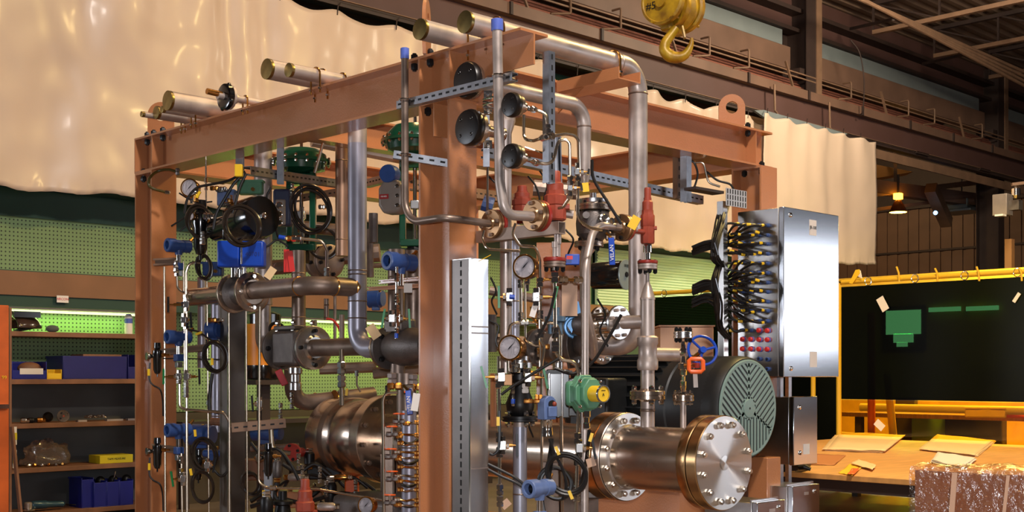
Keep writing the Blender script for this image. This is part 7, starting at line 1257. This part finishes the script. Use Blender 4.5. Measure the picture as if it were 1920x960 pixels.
SB = T('pump_base', 'brown painted base plate low inside the skid', 'base', (6.1, 6.8, .22)); part('deck', MB().bx(4.66, 7.55, 5.3, 8.4, .22, .235), PAINT, SB); part('pump_block', MB().box((5.3, 6.6, .45), .5, .8, .42), CAST, SB, bev=.05)

# low clutter between the left tray and the vessel
random.seed(5)
cl_l = ['black hose snaking under the bracket channel', 'black hose below the rusty red flange', 'thin hose behind the low filter regulator', 'hose looping in front of the vessel bell', 'hose beside the lowest relief valve', 'hose running along the bottom left of the relief valve', 'dark hose behind the bottom tube', 'dark hose under the vessel bell', 'black hose from the low upright channel', 'black hose right of the low upright channel']
for i, P in enumerate((((470, 830), (490, 850), (520, 842), (545, 870), (560, 900)), ((530, 870), (560, 885), (590, 870), (620, 890)), ((495, 880), (520, 900), (515, 930), (540, 950)), ((590, 870), (620, 900), (660, 895), (690, 915)), ((585, 930), (610, 915), (640, 935), (665, 925)), ((470, 940), (500, 925), (530, 945), (550, 930)), ((600, 940), (630, 955), (660, 945), (700, 965)), ((620, 880), (650, 915), (680, 905), (715, 930)), ((505, 850), (525, 870), (520, 905), (500, 930)), ((510, 830), (530, 850), (545, 885), (530, 920)))):
    solo('hose', cl_l[i], 'hose', MB().cable([pt(x, y, 'D', 8.5+.12*i) for x, y in P], .012+.003*(i % 3)), BLACKR)
fl_l = ['steel valve block low between the tray and the bell', 'black fitting block beside the rusty red flange', 'steel coupling under the rusty red flange', 'dark regulator body below the vessel bell', 'brass coupling under the bell', 'steel coupling right of the lowest relief valve', 'dark block under the low upright channel']
for i, (px, py, D_, r, L, ax_, m) in enumerate(((520, 880, 8.7, .035, .12, AZ, CAST), (580, 860, 8.9, .04, .10, AZ, BLACKM), (556, 895, 8.8, .028, .12, RT, STEEL), (620, 925, 8.7, .045, .16, AZ, BLACKM), (640, 895, 8.7, .022, .10, RT, BRASS), (612, 950, 8.3, .03, .12, RT, STEEL), (500, 950, 8.4, .045, .14, AZ, BLACKM))):
    t = T('coupling', fl_l[i], 'fitting', pt(px, py, 'D', D_)); part('body', MB().lathe([(r*.7, -L/2), (r, -L*.35), (r, L*.35), (r*.7, L/2)], pt(px, py, 'D', D_), ax_, 12), m, t); hexfit(t, pt(px, py, 'D', D_)+V(ax_)*L*.6, ax_, r*.7, L*.35); hexfit(t, pt(px, py, 'D', D_)-V(ax_)*L*.6, ax_, r*.7, L*.35, BRASS)
for i, (x0, y0, x1, y1, r, D_, m) in enumerate(((395, 790, 425, 792, .03, 9.2, WOOD), (470, 842, 560, 836, .022, 9.4, STEELD), (590, 690, 590, 600, .018, 9.5, STEELD), (660, 500, 720, 497, .02, 9.6, DUST), (628, 640, 628, 520, .012, 9.3, STEELD), (692, 430, 694, 520, .03, 9.3, STEELD), (700, 400, 700, 455, .035, 9.2, CAST))):
    tubing(['wooden rail behind the lower coils', 'dark pipe behind the low filter regulator', 'thin dark upright pipe behind the square valve', 'thin rusty rod right of the thick riser', 'thin dark upright left of the thick riser', 'dark upright pipe just right of the thick riser', 'dark canister right of the thick riser'][i], [(x0, y0, 'D', D_), (x1, y1, 'D', D_)], r, m, name='pipe')
# cable markers belong to the cable they sit on
cabs = [o for o in bpy.data.objects if o.parent is None and o.type == 'MESH' and (o.name.startswith('cable') or o.name.startswith('tubing')) and not o.name.startswith('cable_marker')]
for mk_ in [o for o in bpy.data.objects if o.name.startswith('cable_marker')]:
    best = min(cabs, key=lambda c_: min((v.co+c_.location-mk_.location).length for v in list(c_.data.vertices)[::5])); mk_.parent = best; mk_.location = mk_.location-best.location
    mk_.name = 'marker_sleeve'
    for k_ in ('category', 'group'):
        if k_ in mk_: del mk_[k_]
    mk_['label'] = 'yellow marker sleeve'

def fold_in(name, root):
    t = bpy.data.objects[name]; off = V(t.location)-wl(root)
    for ch in list(t.children): ch.parent = root; ch.location = V(ch.location)+off
    bpy.data.objects.remove(t)
fold_in('tag', ris); fold_in('tag.002', cv); fold_in('tag.008', [o for o in bpy.data.objects if o.name.startswith('ball_valve')][-1])
ul = ['small chrome fitting just right of the tiny gauge', 'small brass fitting under the small dark rimmed gauge', 'brass fitting on the line right of the small dark rimmed gauge', 'chrome union at the right end of that brass line', 'chrome nut on the grey blue solenoid block', 'brass nut beside the solenoid block', 'chrome fitting under the dark round regulator', 'brass elbow on top of the black actuator', 'chrome connector on the positioner top', 'chrome connector behind the yoke rod', 'brass connector on the blue transmitter block', 'chrome coupling on the leftmost bracket channel']
for i, (px, py, ax_, r, L, m) in enumerate(((388, 405, RT, .022, .05, CHROME), (368, 372, AZ, .018, .05, BRASS), (402, 353, RT, .016, .06, BRASS), (413, 355, RT, .018, .035, CHROME), (424, 383, RT, .018, .04, CHROME), (433, 380, AZ, .016, .04, BRASS), (380, 452, AZ, .02, .05, CHROME), (480, 372, RT, .018, .05, BRASS), (548, 362, AZ, .018, .05, CHROME), (604, 388, RT, .016, .05, CHROME), (398, 600, RT, .016, .06, BRASS), (330, 505, AZ, .016, .05, CHROME))):
    t = T('fitting', ul[i], 'fitting', pt(px, py, 'D', 8.3)); hexfit(t, pt(px, py, 'D', 8.3), ax_, r, L, m); hexfit(t, pt(px, py, 'D', 8.3)+V(ax_)*L*.9, ax_, r*.75, L*.8, CHROME)
cab('thin black cable crossing behind the tiny gauge toward the column', [(336, 362), (352, 372), (372, 380), (398, 378)], 8.7, .006); cab('thin black rod slanting across the far column, upper one', [(321, 424), (340, 412), (352, 404)], 8.6, .006); cab('thin black rod slanting across the far column edge, lower one', [(337, 434), (352, 420), (362, 410)], 8.6, .006); cab('cable dangling between the positioner and the black actuator', [(508, 352), (500, 372), (512, 400), (520, 440), (528, 455)], 8.3, .008); cab('thin black cable from the horizontal branch up to the positioner', [(480, 455), (500, 462), (520, 450), (540, 462)], 8.2, .007)
